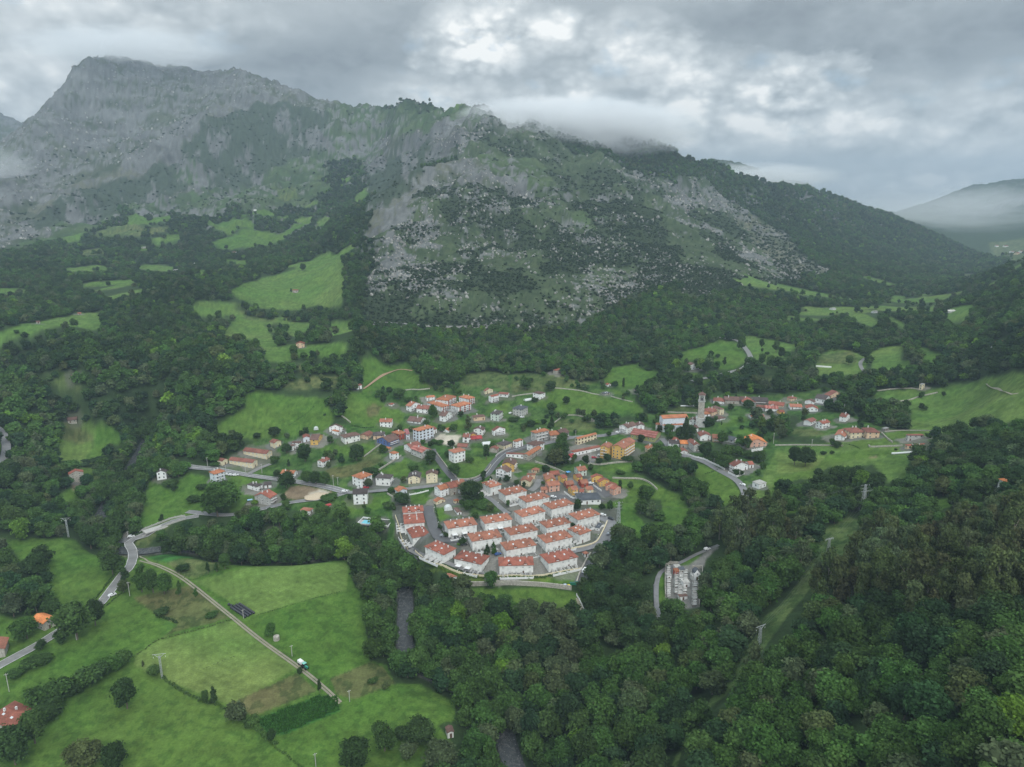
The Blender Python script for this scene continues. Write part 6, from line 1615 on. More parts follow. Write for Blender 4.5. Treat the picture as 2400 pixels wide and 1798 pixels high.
# every wood tree picked out gets a label true of its own stand
def stand_label(i):
    u, v = U[i], Vv[i]; t = names[ti[i]]
    word = dict(dark='dark green broadleaf tree', mid='mid green broadleaf tree', fresh='fresh green broadleaf tree', lime='bright yellow green tree', olive='olive thin crowned tree', grey='grey green tree', blue='deep bluish green tree', rust='brownish thin crowned tree')[t]
    word = ('large ' if W[i] > 12.2 else 'smallish ' if W[i] < 10.0 else '') + word
    if u < 1050 and v > 1250: w_ = 'on the river bank by the fields'
    elif u < 1500: w_ = 'in the wood right of the river'
    else:
        q = (u - 1540) - (1780 - v) * 0.85
        w_ = 'right of the grassy clearing' if q > 0 else 'between cemetery and grassy clearing'
    w_ += ', ' + ('very low' if v > 1660 else 'low down' if v > 1520 else 'halfway up' if v > 1380 else 'high up') + (', far right' if u > 2120 else ', right of centre' if u > 1850 else ', to the left' if u > 1500 and u < 1700 else '')
    return word + ' ' + w_
for i in near_idx:
    lb = stand_label(i); sn = 'open' if shp[i] == 2 else ('tall' if shp[i] == 1 else 'round')
    make_tree(X[i], Y[i], hh[i], W[i] * 1.08, sn, tuple(float(q) for q in tcol[i]), lb, 'tree', 'trees of the near woods', z=float(H[i]) - 0.3)
# scrub on the mountain faces
SP = []
for (d0, d1, s, sd) in ((900, 1700, 5.2, 21), (1700, 3000, 10.5, 22)):
    sx, sy = scatter(d0, d1, s, sd); k = classify(sx, sy); m = np.isin(k, [KI['Q'], KI['U'], KI['R'], KI['H'], KI['F'], KI['X']]); sx, sy, k = sx[m], sy[m], k[m]
    hz_ = height(sx, sy); n1 = fbm(sx, sy, 95, 4, 401); n2_ = fbm(sx, sy, 30, 3, 403)
    low = 1 - sstep(120, 330, hz_)
    dn = np.where(k == KI['Q'], 0.04 + 0.96 * sstep(0.47, 0.55, n1 * 0.7 + n2_ * 0.3) + 0.35 * (1 - sstep(30, 90, hz_)), 0)
    dn = np.where(k == KI['X'], 0.06 + 0.45 * sstep(0.5, 0.6, n2_), dn); dn = np.where(k == KI['U'], 0.75, dn); dn = np.where(k == KI['H'], 0.05 + 0.5 * sstep(0.55, 0.65, n1) * low, dn); dn = np.where(k == KI['R'], 0.004 + 0.6 * sstep(0.57, 0.63, n2_ * 0.6 + n1 * 0.4), dn)
    dn = np.where((k == KI['F']) & (hz_ > 250), 0.7, dn); dn = np.where((k == KI['F']) & (hz_ <= 250), 0, dn)
    m = np.random.RandomState(sd).rand(len(sx)) < dn; sx, sy, hz_ = sx[m], sy[m], hz_[m]; m = seen(sx, sy, 5, 10); SP.append((sx[m], sy[m], hz_[m], d0))
rest = ~sel
def points_object(name, co, sc, rot, idx, tint, meshes, label, cat):
    me = bpy.data.meshes.new(name); me.vertices.add(len(co)); me.vertices.foreach_set('co', np.asarray(co, np.float32).ravel())
    for nm, ty, key, dat in (('sc', 'FLOAT_VECTOR', 'vector', sc), ('rot', 'FLOAT_VECTOR', 'vector', rot), ('idx', 'INT', 'value', idx), ('tint', 'FLOAT_COLOR', 'color', np.concatenate([tint, np.ones((len(tint), 1))], 1) if tint is not None else None)):
        if dat is None: continue
        a = me.attributes.new(nm, ty, 'POINT'); a.data.foreach_set(key, np.asarray(dat, np.int32 if ty == 'INT' else np.float32).ravel())
    me.update(); o = add_obj(name, me); o['kind'] = 'stuff'; o['label'] = label; o['category'] = cat
    col = bpy.data.collections.new(name + '_kinds')
    for k, m in enumerate(meshes): q = bpy.data.objects.new('%s_kind_%02d' % (name, k), m); col.objects.link(q)
    ng = bpy.data.node_groups.new(name, 'GeometryNodeTree'); ng.interface.new_socket('Geometry', in_out='INPUT', socket_type='NodeSocketGeometry'); ng.interface.new_socket('Geometry', in_out='OUTPUT', socket_type='NodeSocketGeometry')
    nn = ng.nodes.new; L = ng.links.new; gi = nn('NodeGroupInput'); go = nn('NodeGroupOutput'); ip = nn('GeometryNodeInstanceOnPoints'); ci = nn('GeometryNodeCollectionInfo')
    ci.inputs['Collection'].default_value = col; ci.inputs['Separate Children'].default_value = True; ci.inputs['Reset Children'].default_value = True
    def na(nm, ty): n = nn('GeometryNodeInputNamedAttribute'); n.data_type = ty; n.inputs[0].default_value = nm; return n.outputs[0]
    L(gi.outputs[0], ip.inputs['Points']); L(ci.outputs[0], ip.inputs['Instance']); ip.inputs['Pick Instance'].default_value = True
    L(na('idx', 'INT'), ip.inputs['Instance Index']); e = nn('FunctionNodeEulerToRotation'); L(na('rot', 'FLOAT_VECTOR'), e.inputs[0]); L(e.outputs[0], ip.inputs['Rotation']); L(na('sc', 'FLOAT_VECTOR'), ip.inputs['Scale'])
    L(ip.outputs[0], go.inputs[0]); md = o.modifiers.new('scatter', 'NODES'); md.node_group = ng; return o
MIDM = [crown_mesh('wood_round', 300 + i, 1100, 0.040, 'round', True) for i in range(4)] + [crown_mesh('wood_tall', 310 + i, 900, 0.036, 'tall', True) for i in range(2)] + [crown_mesh('wood_open', 320 + i, 900, 0.034, 'open', True, 0.16) for i in range(3)]
FARM = [crown_mesh('far_round', 330 + i, 340, 0.068, 'round', False) for i in range(4)] + [crown_mesh('far_tall', 340, 300, 0.06, 'tall', False), crown_mesh('far_tall', 341, 300, 0.06, 'tall', False)] + [crown_mesh('far_open', 350 + i, 300, 0.055, 'open', False) for i in range(3)]
def forest(name, m, meshes, label):
    n = int(m.sum()); r = np.random.RandomState(5); s = shp[m]; idx = np.where(s == 0, r.randint(0, 4, n), np.where(s == 1, 4 + r.randint(0, 2, n), 6 + r.randint(0, 3, n)))
    sc = np.stack([W[m], W[m], hh[m]], 1) * np.array([1.12, 1.12, 1.0]); rot = np.stack([(r.rand(n) - .5) * .12, (r.rand(n) - .5) * .12, r.rand(n) * 6.28], 1)
    return points_object(name, np.stack([X[m], Y[m], H[m] - 0.4], 1), sc, rot, idx, tcol[m], meshes, label, 'woodland')
Dd = np.hypot(X, Y)
forest('near_wood', rest & (Dd < 620), MIDM, 'dense mixed broadleaf wood covering the slopes and river banks of the near valley')
forest('far_wood', rest & (Dd >= 620), FARM, 'distant dark broadleaf woods covering the valley sides and mountain foot')
sx = np.concatenate([p[0] for p in SP]); sy = np.concatenate([p[1] for p in SP]); sh_ = np.concatenate([p[2] for p in SP]); n = len(sx); r = np.random.RandomState(9)
ww = (2.2 + 4.4 * r.rand(n) ** 1.5) * np.where(np.hypot(sx, sy) > 1700, 1.35, 1.0); scr = np.array([.036, .058, .029]) * (0.75 + 0.6 * r.rand(n))[:, None]
BUSHM = [crown_mesh('scrub_bush', 360 + i, 120, 0.12, 'bush', False, 0.0) for i in range(3)]
points_object('mountain_scrub', np.stack([sx, sy, sh_ - 0.3], 1), np.stack([ww, ww, ww * 0.8], 1), np.stack([r.rand(n) * .2, r.rand(n) * .2, r.rand(n) * 6.28], 1), r.randint(0, 3, n), scr, BUSHM, 'dark holm oak scrub scattered over the limestone slopes', 'scrub')
# limestone blocks and pinnacles
MROCK = None
def build_rocks():
    m = NT('limestone'); n = m.noise(0.5, 4, 0.65); at = m.n('ShaderNodeAttribute', attribute_type='INSTANCER', attribute_name='tint').outputs['Color']
    mat = m.finish(m.scale(at, m.rmap(n, 0.3, 0.7, 0.7, 1.35)), 0.95, 0.05)
    ms = []
    for k in range(5):
        r = random.Random(k); bm = bmesh.new(); bmesh.ops.create_icosphere(bm, subdivisions=2, radius=0.5)
        for v in bm.verts: v.co = Vector((v.co.x * (0.8 + 0.5 * r.random()), v.co.y * (0.8 + 0.5 * r.random()), v.co.z * (0.75 + 0.7 * r.random())))
        for f in bm.faces: f.smooth = False
        me = bpy.data.meshes.new('limestone_block'); bm.to_mesh(me); bm.free(); me.materials.append(mat); ms.append(me)
    R_ = []
    for (d0, d1, s, sd) in ((930, 1500, 5.0, 31), (1500, 2300, 8.0, 32), (2300, 3500, 16.0, 33)):
        x, y = scatter(d0, d1, s, sd); k = classify(x, y); mm = np.isin(k, [KI['Q'], KI['R'], KI['U']]); x, y, k = x[mm], y[mm], k[mm]
        a = np.arctan2(x, y); d = np.hypot(x, y); i = np.clip(np.round((a - AZ[0]) / (AZ[1] - AZ[0])).astype(int), 0, NA - 1); j = np.clip(np.searchsorted(DD, d), 0, ND - 1)
        sc_ = ROCKS[i, j]; rk = np.random.RandomState(sd).rand(len(x)); mm = (rk < np.where(sc_ > -0.045, np.where(k == KI['R'], 0.30, 0.42), np.where((k == KI['Q']) & (sc_ > -0.16), 0.13, 0))); x, y = x[mm], y[mm]
        h_ = height(x, y); mm = seen(x, y, 3, 10); R_.append(np.stack([x[mm], y[mm], h_[mm], np.full(mm.sum(), 1.0 + d0 / 1300.0)], 1))
    A = np.concatenate(R_); n = len(A); r = np.random.RandomState(4); q = (1.3 + 2.6 * r.rand(n) ** 2) * A[:, 3] * 0.8
    col = np.array([0.25, 0.245, 0.225]) * (0.55 + 0.65 * r.rand(n))[:, None]
    points_object('limestone_outcrops', A[:, :3], np.stack([q, q * (0.6 + 0.6 * r.rand(n)), q * (0.8 + 0.7 * r.rand(n))], 1), np.stack([(r.rand(n) - .5) * 0.8, (r.rand(n) - .5) * 0.8, r.rand(n) * 6.28], 1), r.randint(0, 5, n), col, ms, 'pale grey limestone blocks and pinnacles breaking through the mountain scrub', 'rock outcrop')
    return n
NR = build_rocks()
print('TREES manual', len(TRS), 'wood', N, 'scrub', n, 'rocks', NR)

# ------------------------------------------------------------------ church, bell tower, cemetery and the small things
from mathutils import Matrix
def empty(name, x, y, z, rz, label, cat, group=None):
    e = bpy.data.objects.new(name, None); COL.objects.link(e); e.location = (x, y, z); e.rotation_euler = (0, 0, rz); e.empty_display_size = 0.5; tag(e, label, cat, group); return e
def absorb(e1, e2):
    m1 = Matrix.LocRotScale(e1.location, e1.rotation_euler, None); m2 = Matrix.LocRotScale(e2.location, e2.rotation_euler, None)
    for ch in list(e2.children): ml = ch.matrix_basis.copy(); ch.parent = e1; ch.matrix_basis = m1.inverted() @ m2 @ ml
    bpy.data.objects.remove(e2)
def copy_tree(o, parent=None):
    c = o.copy(); COL.objects.link(c)
    if parent is not None: c.parent = parent
    for ch in list(o.children): copy_tree(ch, c)
    return c
_ch = building('G3', 9.0, (335, 522), (735, 503), 212, 'gl', 'bluewhite', 'orange', 1, 'long pale church with an orange roof and a lower aisle beside the dark cedar', 'church', extras='w', win='dark')
_ai = building('G3', 5.0, (340, 628), (660, 618), 108, 's', 'bluewhite', 'orange', 1, 'aisle', 'church', extras='w', pitch=0.35)
_ap = building('G3', 5.0, (232, 612), (330, 620), 90, 'h', 'grey', 'orange', 1, 'porch', 'church', extras='w')
for i in range(6):
    t = -_ai[1] / 2 + _ai[1] * (i + .0) / 5; sub('buttress', part_mesh('buttress', [(0, 0, _ai[3] / 2, .5, .5, _ai[3] - .3, 0)], [wall_mat('grey')]), _ai[0], (t, -_ai[2] / 2 - .15, 0))
absorb(_ch[0], _ai[0]); absorb(_ch[0], _ap[0])
def bell_tower():
    g = G3(*px('G3', 915, 640)); s = 2.7; hh = 25.0
    e = empty('bell_tower', g.x, g.y, g.z, R(-14), 'tall grey stone bell tower with a white belfry and a small dark pyramid roof', 'bell tower')
    sub('base', part_mesh('base', [(0, 0, 2.5, 8, 8, 11, 0), (0, 0, 8.1, 8.6, 8.6, .35, 0)], [wall_mat('grey')]), e)
    sub('shaft', part_mesh('shaft', [(0, 0, 16, 2 * s, 2 * s, 16, 0)], [wall_mat('stone')]), e)
    for k, sg in ((0, (0, -1)), (1, (1, 0)), (2, (0, 1)), (3, (-1, 0))): sub('window', WIN['dark'], e, (sg[0] * s, sg[1] * s, 12.5), [0, PI / 2, PI, -PI / 2][k], (.6, 1, 1.0))
    sub('gallery', part_mesh('gallery', [(0, 0, 24.1, 6.6, 6.6, .35, 0), (0, 0, 23.6, 6.0, 6.0, .6, 0)] + [(x, y, 24.7, .12, .12, 1, 1) for x in (-3.1, -1.5, 0, 1.5, 3.1) for y in (-3.1, 3.1)] + [(x, y, 24.7, .12, .12, 1, 1) for y in (-1.5, 0, 1.5) for x in (-3.1, 3.1)] + [(0, -3.1, 25.15, 6.3, .1, .1, 1), (0, 3.1, 25.15, 6.3, .1, .1, 1), (-3.1, 0, 25.15, .1, 6.3, .1, 1), (3.1, 0, 25.15, .1, 6.3, .1, 1)], [wall_mat('grey'), MRAIL]), e)
    sub('belfry', part_mesh('belfry', [(sx * 1.95, sy * 1.95, 27.0, 1.2, 1.2, 5.4, 0) for sx in (-1, 1) for sy in (-1, 1)] + [(0, 0, 29.1, 4.9, 4.9, 1.3, 0), (0, 0, 25.3, 2.6, 2.6, 2.0, 1)], [wall_mat('grey'), MRAIL]), e)
    sub('bell', CHIM, e, (0, 0, 26.2), 0, (1, 1, .7))
    bm = bmesh.new(); bmesh.ops.create_cone(bm, cap_ends=True, segments=4, radius1=4.6, radius2=.15, depth=2.6); bmesh.ops.rotate(bm, verts=bm.verts, matrix=Matrix.Rotation(R(45), 3, 'Z')); bmesh.ops.translate(bm, verts=bm.verts, vec=(0, 0, 31.0))
    me = bpy.data.meshes.new('roof'); bm.to_mesh(me); bm.free(); me.materials.append(roof_mat('brown')); r = sub('roof', me, e)
    sub('cross', part_mesh('cross', [(0, 0, 33.0, .12, .12, 1.8, 0), (0, 0, 33.3, .8, .12, .12, 0)], [MRAIL]), r)
bell_tower()

# ---- cemetery
def tomb_meshes():
    T = []
    for k, (m1, m2) in enumerate(((MWHITE, MCON), (wall_mat('grey'), MCON), (wall_mat('dstone'), wall_mat('grey')))):
        T.append((part_mesh('vault', [(0, 0, .45, 2.2, 1.5, 1.1, 0), (0, 0, 1.04, 2.35, 1.65, .12, 1)], [m1, m2]), part_mesh('headstone', [(-.95, 0, 1.5, .16, 1.0, .9, 0)], [m2]), part_mesh('cross', [(-.95, 0, 2.35, .12, .14, .9, 0), (-.95, 0, 2.45, .12, .6, .14, 0)], [m1])))
    return T
TM = tomb_meshes(); _tc = 0
for (x0, y0, x1, y1, n, w) in ((665, 500, 670, 1170, 15, 1.0), (860, 650, 850, 1120, 8, 1.0), (975, 560, 930, 1230, 12, 1.15), (1075, 600, 1040, 1210, 11, 1.0), (1290, 880, 1275, 1420, 12, 1.1)):
    for i in range(n):
        t = i / (n - 1); g = G3(*px('K', x0 + (x1 - x0) * t, y0 + (y1 - y0) * t)); k = [1, 1, 2, 1, 2, 2, 0][(_tc * 5) % 7]; _tc += 1
        e = empty('tomb', g.x, g.y, g.z, R(8), ['white marble vault tomb in the walled cemetery', 'grey concrete vault tomb in the walled cemetery', 'dark weathered stone vault tomb in the walled cemetery'][k], 'tomb', 'tombs in rows in the walled cemetery: ' + 'wgd'[k])
        for nm, me in zip(('vault', 'headstone', 'cross'), TM[k]): sub(nm, me, e, (0, 0, 0), 0, (w, .9, 1 + .15 * (i % 3)))
def pantheon(c, x, y, w, d, h, mat, roof, label):
    g = G3(*px(c, x, y)); e = empty('mausoleum', g.x, g.y, g.z, R(8), label, 'mausoleum'); sub('wall', part_mesh('wall', [(0, 0, h / 2 - .5, w, d, h + 1, 0)], [mat]), e)
    sub('roof', part_mesh('roof', [(0, 0, h + .12, w + .4, d + .4, .25, 0)], [roof]), e); sub('door', DOORM, e, (0, -d / 2, 0), 0, (1, 1, 1.8))
pantheon('K', 850, 660, 2.6, 3.4, 2.6, wall_mat('red'), roof_mat('orange'), 'small mausoleum with red walls in the cemetery')
pantheon('K', 1060, 930, 3.6, 4.4, 2.8, MWHITE, roof_mat('pale'), 'large white mausoleum in the middle of the cemetery')
pantheon('K', 870, 560, 3.2, 3.0, 2.4, MWHITE, roof_mat('pale'), 'white mausoleum at the top left of the middle rows')
pantheon('K', 975, 620, 2.8, 3.2, 2.6, wall_mat('grey'), roof_mat('slate'), 'grey roofed mausoleum near the cemetery gate')
pantheon('K', 1000, 1245, 4.5, 2.2, 2.2, MWHITE, roof_mat('brown'), 'low white niche block at the bottom of the middle rows')
pantheon('K', 665, 760, 2.4, 3.0, 2.6, MWHITE, roof_mat('pale'), 'double white mausoleum in the left row')
def chapel():
    g = G3(*px('K', 1335, 790)); e = empty('chapel', g.x, g.y, g.z, R(4), 'little domed cemetery chapel with a white gable front', 'chapel')
    sub('wall', part_mesh('wall', [(0, 2.2, 1.6, 3.6, 5.0, 4.2, 0), (-2.2, 1.8, 1.0, 1.0, 3.5, 3, 0), (2.2, 1.8, 1.0, 1.0, 3.5, 3, 0)], [wall_mat('grey')]), e)
    V = [(-1.7, -.5, -1), (1.7, -.5, -1), (1.7, -.5, 3.6), (0, -.5, 6), (-1.7, -.5, 3.6)]; V += [(x, y + .45, z) for x, y, z in V]
    me = bpy.data.meshes.new('gable'); me.from_pydata(V, [], [(0, 1, 2, 3, 4), (9, 8, 7, 6, 5)] + [(i, i + 5, (i + 1) % 5 + 5, (i + 1) % 5) for i in range(5)]); me.materials.append(MWHITE); sub('gable', me, e)
    bm = bmesh.new(); bmesh.ops.create_uvsphere(bm, u_segments=20, v_segments=12, radius=2.0); bmesh.ops.scale(bm, verts=bm.verts, vec=(1, 1.35, 1.15)); bmesh.ops.translate(bm, verts=bm.verts, vec=(0, 2.6, 3.7)); me = bpy.data.meshes.new('dome'); bm.to_mesh(me); bm.free(); me.materials.append(roof_mat('slate')); sub('dome', me, e)
    sub('window', WIN['dark'], e, (0, -.52, 3.4), 0, (.8, 1, .8)); sub('door', DOORM, e, (0, -.52, 0), 0, (1.1, 1, 2))
chapel()

# ---- walls, fences, hedges drawn along lines
def wall_line(c, s, h, t, mat, name, label, cat, cop=None, step=3.0, sink=0.6, posts=0.0):
    pl = catmull(path(c, s), step); P = np.array(pl); T = np.gradient(P, axis=0); T /= np.linalg.norm(T, axis=1)[:, None] + 1e-9; Nn = np.stack([-T[:, 1], T[:, 0]], 1); V = []; F = []; zs = height(P[:, 0], P[:, 1])
    for i, (p, n) in enumerate(zip(P, Nn)):
        for o, z in ((-t / 2, zs[i] - sink), (-t / 2, zs[i] + h), (t / 2, zs[i] + h), (t / 2, zs[i] - sink)): V.append((p[0] + n[0] * o, p[1] + n[1] * o, z))
    for i in range(len(P) - 1):
        for k in range(4): F.append((i * 4 + k, (i + 1) * 4 + k, (i + 1) * 4 + (k + 1) % 4, i * 4 + (k + 1) % 4))
    F += [(3, 2, 1, 0), tuple(4 * (len(P) - 1) + k for k in range(4))]
    me = bpy.data.meshes.new(name); me.from_pydata(V, [], F); me.materials.append(mat); me.update()
    o = bpy.data.objects.new(name, me); COL.objects.link(o); tag(o, label, cat)
    if posts:
        d = np.concatenate([[0], np.cumsum(np.linalg.norm(np.diff(P, axis=0), axis=1))]); pm = part_mesh('post', [(0, 0, h / 2 + .1, .4, .4, h + .5, 0)], [mat])
        for k, q in enumerate(np.arange(0, d[-1], posts)):
            if k > 90: break
            x, y = np.interp(q, d, P[:, 0]), np.interp(q, d, P[:, 1]); sub('post', pm, o, (x, y, hz(x, y)))
    return o
SW = wall_mat('stone'); CW = wall_mat('cream')
wall_line('F3', "940,1200 1100,1205 1500,1195 1700,1190 2209,1205", 2.6, .7, SW, 'retaining_wall', 'long rough stone retaining wall above the bright walled meadow', 'wall')
wall_line('F4', "290,1205 500,1215 800,1245 1100,1285", 2.6, .7, SW, 'retaining_wall', 'right end of the stone retaining wall by the recycling bins', 'wall')
wall_line('F3', "110,590 270,720 450,815 800,935 1000,1000 1230,1028 1700,1045 2209,1050", 1.2, .3, CW, 'garden_wall', 'curved cream garden wall in front of the estate front row', 'wall', posts=9)
wall_line('F1', "55,890 85,970 110,1050 150,1250 210,1390 285,1500", 1.5, .3, CW, 'garden_wall', 'cream wall down the left side of the estate', 'wall', posts=9)
wall_line('F4', "300,1045 600,1020 900,960 1080,930 1270,900", 1.0, .3, CW, 'garden_wall', 'low cream wall at the right end of the front row', 'wall')
wall_line('F4', "1190,1160 1260,960 1330,820 1400,690 1450,610", .9, .8, SW, 'stone_wall', 'sloping stone wall beside the lane with the white van', 'wall')
wall_line('F4', "1090,535 1400,470 1560,400 1640,280 1720,120 1760,20", 1.0, .5, CW, 'garden_wall', 'cream wall along the estate side of the road bend', 'wall')
wall_line('F2', "1120,430 1240,530 1300,552 1370,535", 1.3, .3, MWHITE, 'garden_wall', 'white wall with a corner beside the dark yard', 'wall')
wall_line('F2', "1660,310 1740,370 1810,415", 1.4, .3, MWHITE, 'garden_wall', 'white wall along the parking lane of the colony', 'wall')
wall_line('G3', "600,1045 680,1075 760,1095 850,1125 960,1150 1100,1215 1200,1260 1290,1310", 1.3, .3, MWHITE, 'balustrade', 'long white balustrade following the curved road', 'fence', posts=5)
wall_line('G3', "1340,1360 1400,1390 1470,1422 1590,1372", 1.5, .3, MWHITE, 'garden_wall', 'white garden wall coming to a point beside the curved road', 'wall')
wall_line('G3', "1700,1035 1790,1025 1868,1005", 2.2, .3, MWHITE, 'fence', 'pale slatted retaining fence under the pink villa', 'fence', posts=2)
wall_line('G3', "370,430 500,440 700,445 870,450", 1.2, .5, SW, 'stone_wall', 'grey wall behind the church roof', 'wall')
wall_line('G2', "1690,1370 1780,1355 1870,1335 1980,1305", .9, .3, MWHITE, 'fence', 'white low fence between two lawns right of the small gabled house', 'fence', posts=4)
wall_line('G2', "1350,1350 1430,1400 1510,1425", 1.1, .6, SW, 'stone_wall', 'stone wall curving round the lawn left of the small gabled house', 'wall')
wall_line('G2', "1250,600 1150,670 1060,740 990,790", 1.0, .6, SW, 'stone_wall', 'upper stone wall across the sloping green', 'wall')
wall_line('G2', "1560,775 1400,880 1250,975 1140,1040", 1.2, .6, SW, 'stone_wall', 'stone lane wall running down from the tiny white house', 'wall')
wall_line('G2', "570,100 640,160 720,210 790,270", 1.1, .6, SW, 'stone_wall', 'stone wall running up between the two green fields', 'wall')
wall_line('B', "500,370 620,352 740,355 870,340", 1.0, .7, SW, 'stone_wall', 'pale stone wall at the foot of the upper pasture', 'wall')
wall_line('B', "960,1180 1040,1290 1130,1400 1210,1490", 1.1, .5, SW, 'stone_wall', 'stone wall on the right of the straight lane', 'wall')
wall_line('B', "1220,1510 1350,1520 1500,1480 1610,1400 1660,1330", 1.2, .5, SW, 'stone_wall', 'curved stone wall round the triangular green', 'wall')
wall_line('B', "1720,1230 1760,1190 1850,1140 1920,1110", 1.6, .5, MCON, 'concrete_wall', 'pale concrete wall along the inside of the main street bend', 'wall')
wall_line('C', "0,445 100,425 200,412 300,400", 1.0, .7, SW, 'stone_wall', 'stone wall leading to the white flat roofed terrace house', 'wall')
wall_line('C', "500,330 700,345 900,370 1040,405 1130,420", .9, .6, SW, 'stone_wall', 'stone wall along the top of the large bright field', 'wall')
wall_line('C', "1280,440 1420,480 1560,512", .9, .6, SW, 'stone_wall', 'stone wall at the upper right of the large bright field', 'wall')
wall_line('C', "545,785 620,730 690,690 800,685 900,700 1120,785", 1.0, .6, SW, 'stone_wall', 'stone wall round the lower pasture under the large bright field', 'wall')
wall_line('C', "980,1315 1150,1325 1350,1300 1560,1285", 1.3, .6, SW, 'stone_wall', 'long grey wall below the yellow apartment block', 'wall')
wall_line('C', "1300,1500 1450,1505 1650,1510 1780,1560 1880,1650", 1.2, .7, SW, 'stone_wall', 'thick stone wall bending round the walled lower meadow', 'wall')
wall_line('C', "300,1290 420,1330 560,1380 690,1440", 1.4, .6, SW, 'stone_wall', 'stone wall descending behind the chalets', 'wall')
wall_line('G4', "1080,125 1300,95 1500,70 1760,60 1840,75", 1.0, .8, SW, 'stone_wall', 'upper stone wall of the right hand fields below the wood', 'wall')
wall_line('G4', "1250,250 1500,235 1700,215 1860,165 2080,115", 1.0, .8, SW, 'stone_wall', 'second stone wall across the right hand fields', 'wall')
wall_line('G4', "1190,800 1210,820 1400,815 1630,805", 1.2, .6, SW, 'stone_wall', 'stone sheepfold wall in the bright meadow', 'wall')
wall_line('G4', "-20,800 200,795 380,795 620,800 860,805", 1.0, .6, SW, 'stone_wall', 'lane wall along the top of the bright right meadow', 'wall')
wall_line('G4', "1400,620 1640,605 1900,608 2100,620", .8, .5, SW, 'stone_wall', 'low field wall behind the grey white square house', 'wall')
wall_line('G4', "1360,640 1420,700 1500,760", 1.2, .6, SW, 'stone_wall', 'track wall right of the long cream house', 'wall')
wall_line('K', "600,1200 590,900 605,480 700,420 900,430", 1.8, .4, SW, 'cemetery_wall', 'left boundary wall of the cemetery', 'wall')
wall_line('K', "1230,520 1460,520 1430,850 1390,1440", 1.8, .4, SW, 'cemetery_wall', 'right boundary wall of the cemetery', 'wall')
wall_line('L3', "420,545 450,600 490,700 520,790 545,860 552,930", 1.1, .2, MWHITE, 'fence', 'white fence running down into the river wood', 'fence', posts=4)
wall_line('L1', "925,165 1030,112 1120,75 1205,48", 1.1, .35, MCON, 'parapet', 'lower concrete parapet of the river bridge', 'wall', posts=4)
wall_line('L1', "905,130 1010,85 1110,45 1200,28", 1.1, .35, MCON, 'parapet', 'upper concrete parapet of the river bridge', 'wall', posts=4)
wall_line('M2', "200,1548 500,1562 850,1572 1040,1570", 1.5, .8, MCON, 'roadside_wall', 'pale wall under the road cut into the mountain foot', 'wall', step=8)

def strip_plants(c, s, w, h, tint, label, name='hedge', cat='hedge', lf=.16, step=1.3, spread=0.6):
    pl = catmull(path(c, s), step); r = np.random.RandomState(len(label)); Vs = []; Fs = []; T = []; b = 0
    for (x, y) in pl:
        V, F, tone, _ = crown_arrays(r.randint(1e6), 46, lf, 'bush'); k = w * (.7 + .6 * r.rand()); V = V * np.array([k, k, h * (.7 + .6 * r.rand())]) + np.array([x + (r.rand() - .5) * spread, y + (r.rand() - .5) * spread, hz(x, y) - .2])
        Vs.append(V); Fs.append(F + b); T.append(tone); b += len(V)
    me = np_mesh(name, np.concatenate(Vs), np.concatenate(Fs)); at = me.attributes.new('leaf', 'FLOAT', 'POINT'); at.data.foreach_set('value', np.concatenate(T).astype(np.float32)); me.materials.append(MFOL)
    o = bpy.data.objects.new(name, me); COL.objects.link(o); o['tint'] = tint_of(tint, r); tag(o, label, cat); return o
strip_plants('F3', "0,600 130,670 270,760 480,860 700,945 950,1030 1250,1060 1700,1070 2209,1065", 1.8, 1.7, 'lime', 'long yellow green hedge bank curving below the front row of the estate')
strip_plants('F4', "300,1060 600,1050 850,1000 1050,960", 1.7, 1.5, 'fresh', 'right end of the hedge bank below the estate')
strip_plants('L1', "870,935 940,890 1030,830 1240,775 1500,700", 1.0, .9, 'olive', 'thin hedge along the top of the striped mown field')
strip_plants('L1', "1050,1075 1130,1130 1200,1175 1310,1225 1400,1250 1480,1290", 1.8, 1.6, 'mid', 'overgrown hedge along the lower side of the striped field')
strip_plants('L1', "1520,1310 1640,1390 1720,1450 1780,1510", 2.4, 1.8, 'mid', 'thick hedge at the lower side of the maize plot')
strip_plants('L1', "1000,650 1040,685 1110,700 1150,720", 1.8, 1.2, 'dark', 'dark curved bank hedge beside the rough brown field')
strip_plants('L1', "1150,400 1240,440 1330,410 1500,362", .8, .7, 'olive', 'thin weedy line at the top of the pale mown field')
strip_plants('L1', "1400,585 1560,565 1800,495 2212,385", .6, .45, 'olive', 'faint weedy line across the pale mown field')
strip_plants('L1', "1660,672 1900,600 2212,515", .8, .6, 'dark', 'dark boundary line between pale field and bright field')
strip_plants('L1', "1200,1070 1420,975 1560,920 1700,855", .6, .45, 'rust', 'brown weedy line through the striped field')
strip_plants('L1', "1780,1530 1850,1570 1900,1620 1950,1660", 1.2, 1.0, 'mid', 'hedge running down to the bottom edge')
strip_plants('H', "1240,1120 1310,1030 1390,930 1450,850 1480,800", 1.6, 1.3, 'mid', 'roadside hedge beside the upper left field')
strip_plants('H', "1330,1250 1420,1180 1500,1110 1570,1060", 1.0, .8, 'dark', 'low hedge below the road near the bend')
strip_plants('A', "840,540 930,480 1010,420 1050,380", 1.0, .7, 'dark', 'dark furrow hedge across the left hillside meadow')
strip_plants('A', "1380,545 1480,565 1560,560", 1.5, 1.2, 'dark', 'dark hedge above the village roofs')
strip_plants('G4', "880,770 1000,800 1070,835", 1.0, .8, 'dark', 'dark hedge across the bright patch below the long cream house')
strip_plants('G3', "1010,1370 1100,1340 1170,1315", 1.2, .9, 'dark', 'short dark hedge at the roadside in the curved meadow')
strip_plants('E', "480,420 500,520 520,600 560,690", 1.2, 1.2, 'dark', 'dark hedge along the estate entrance road')

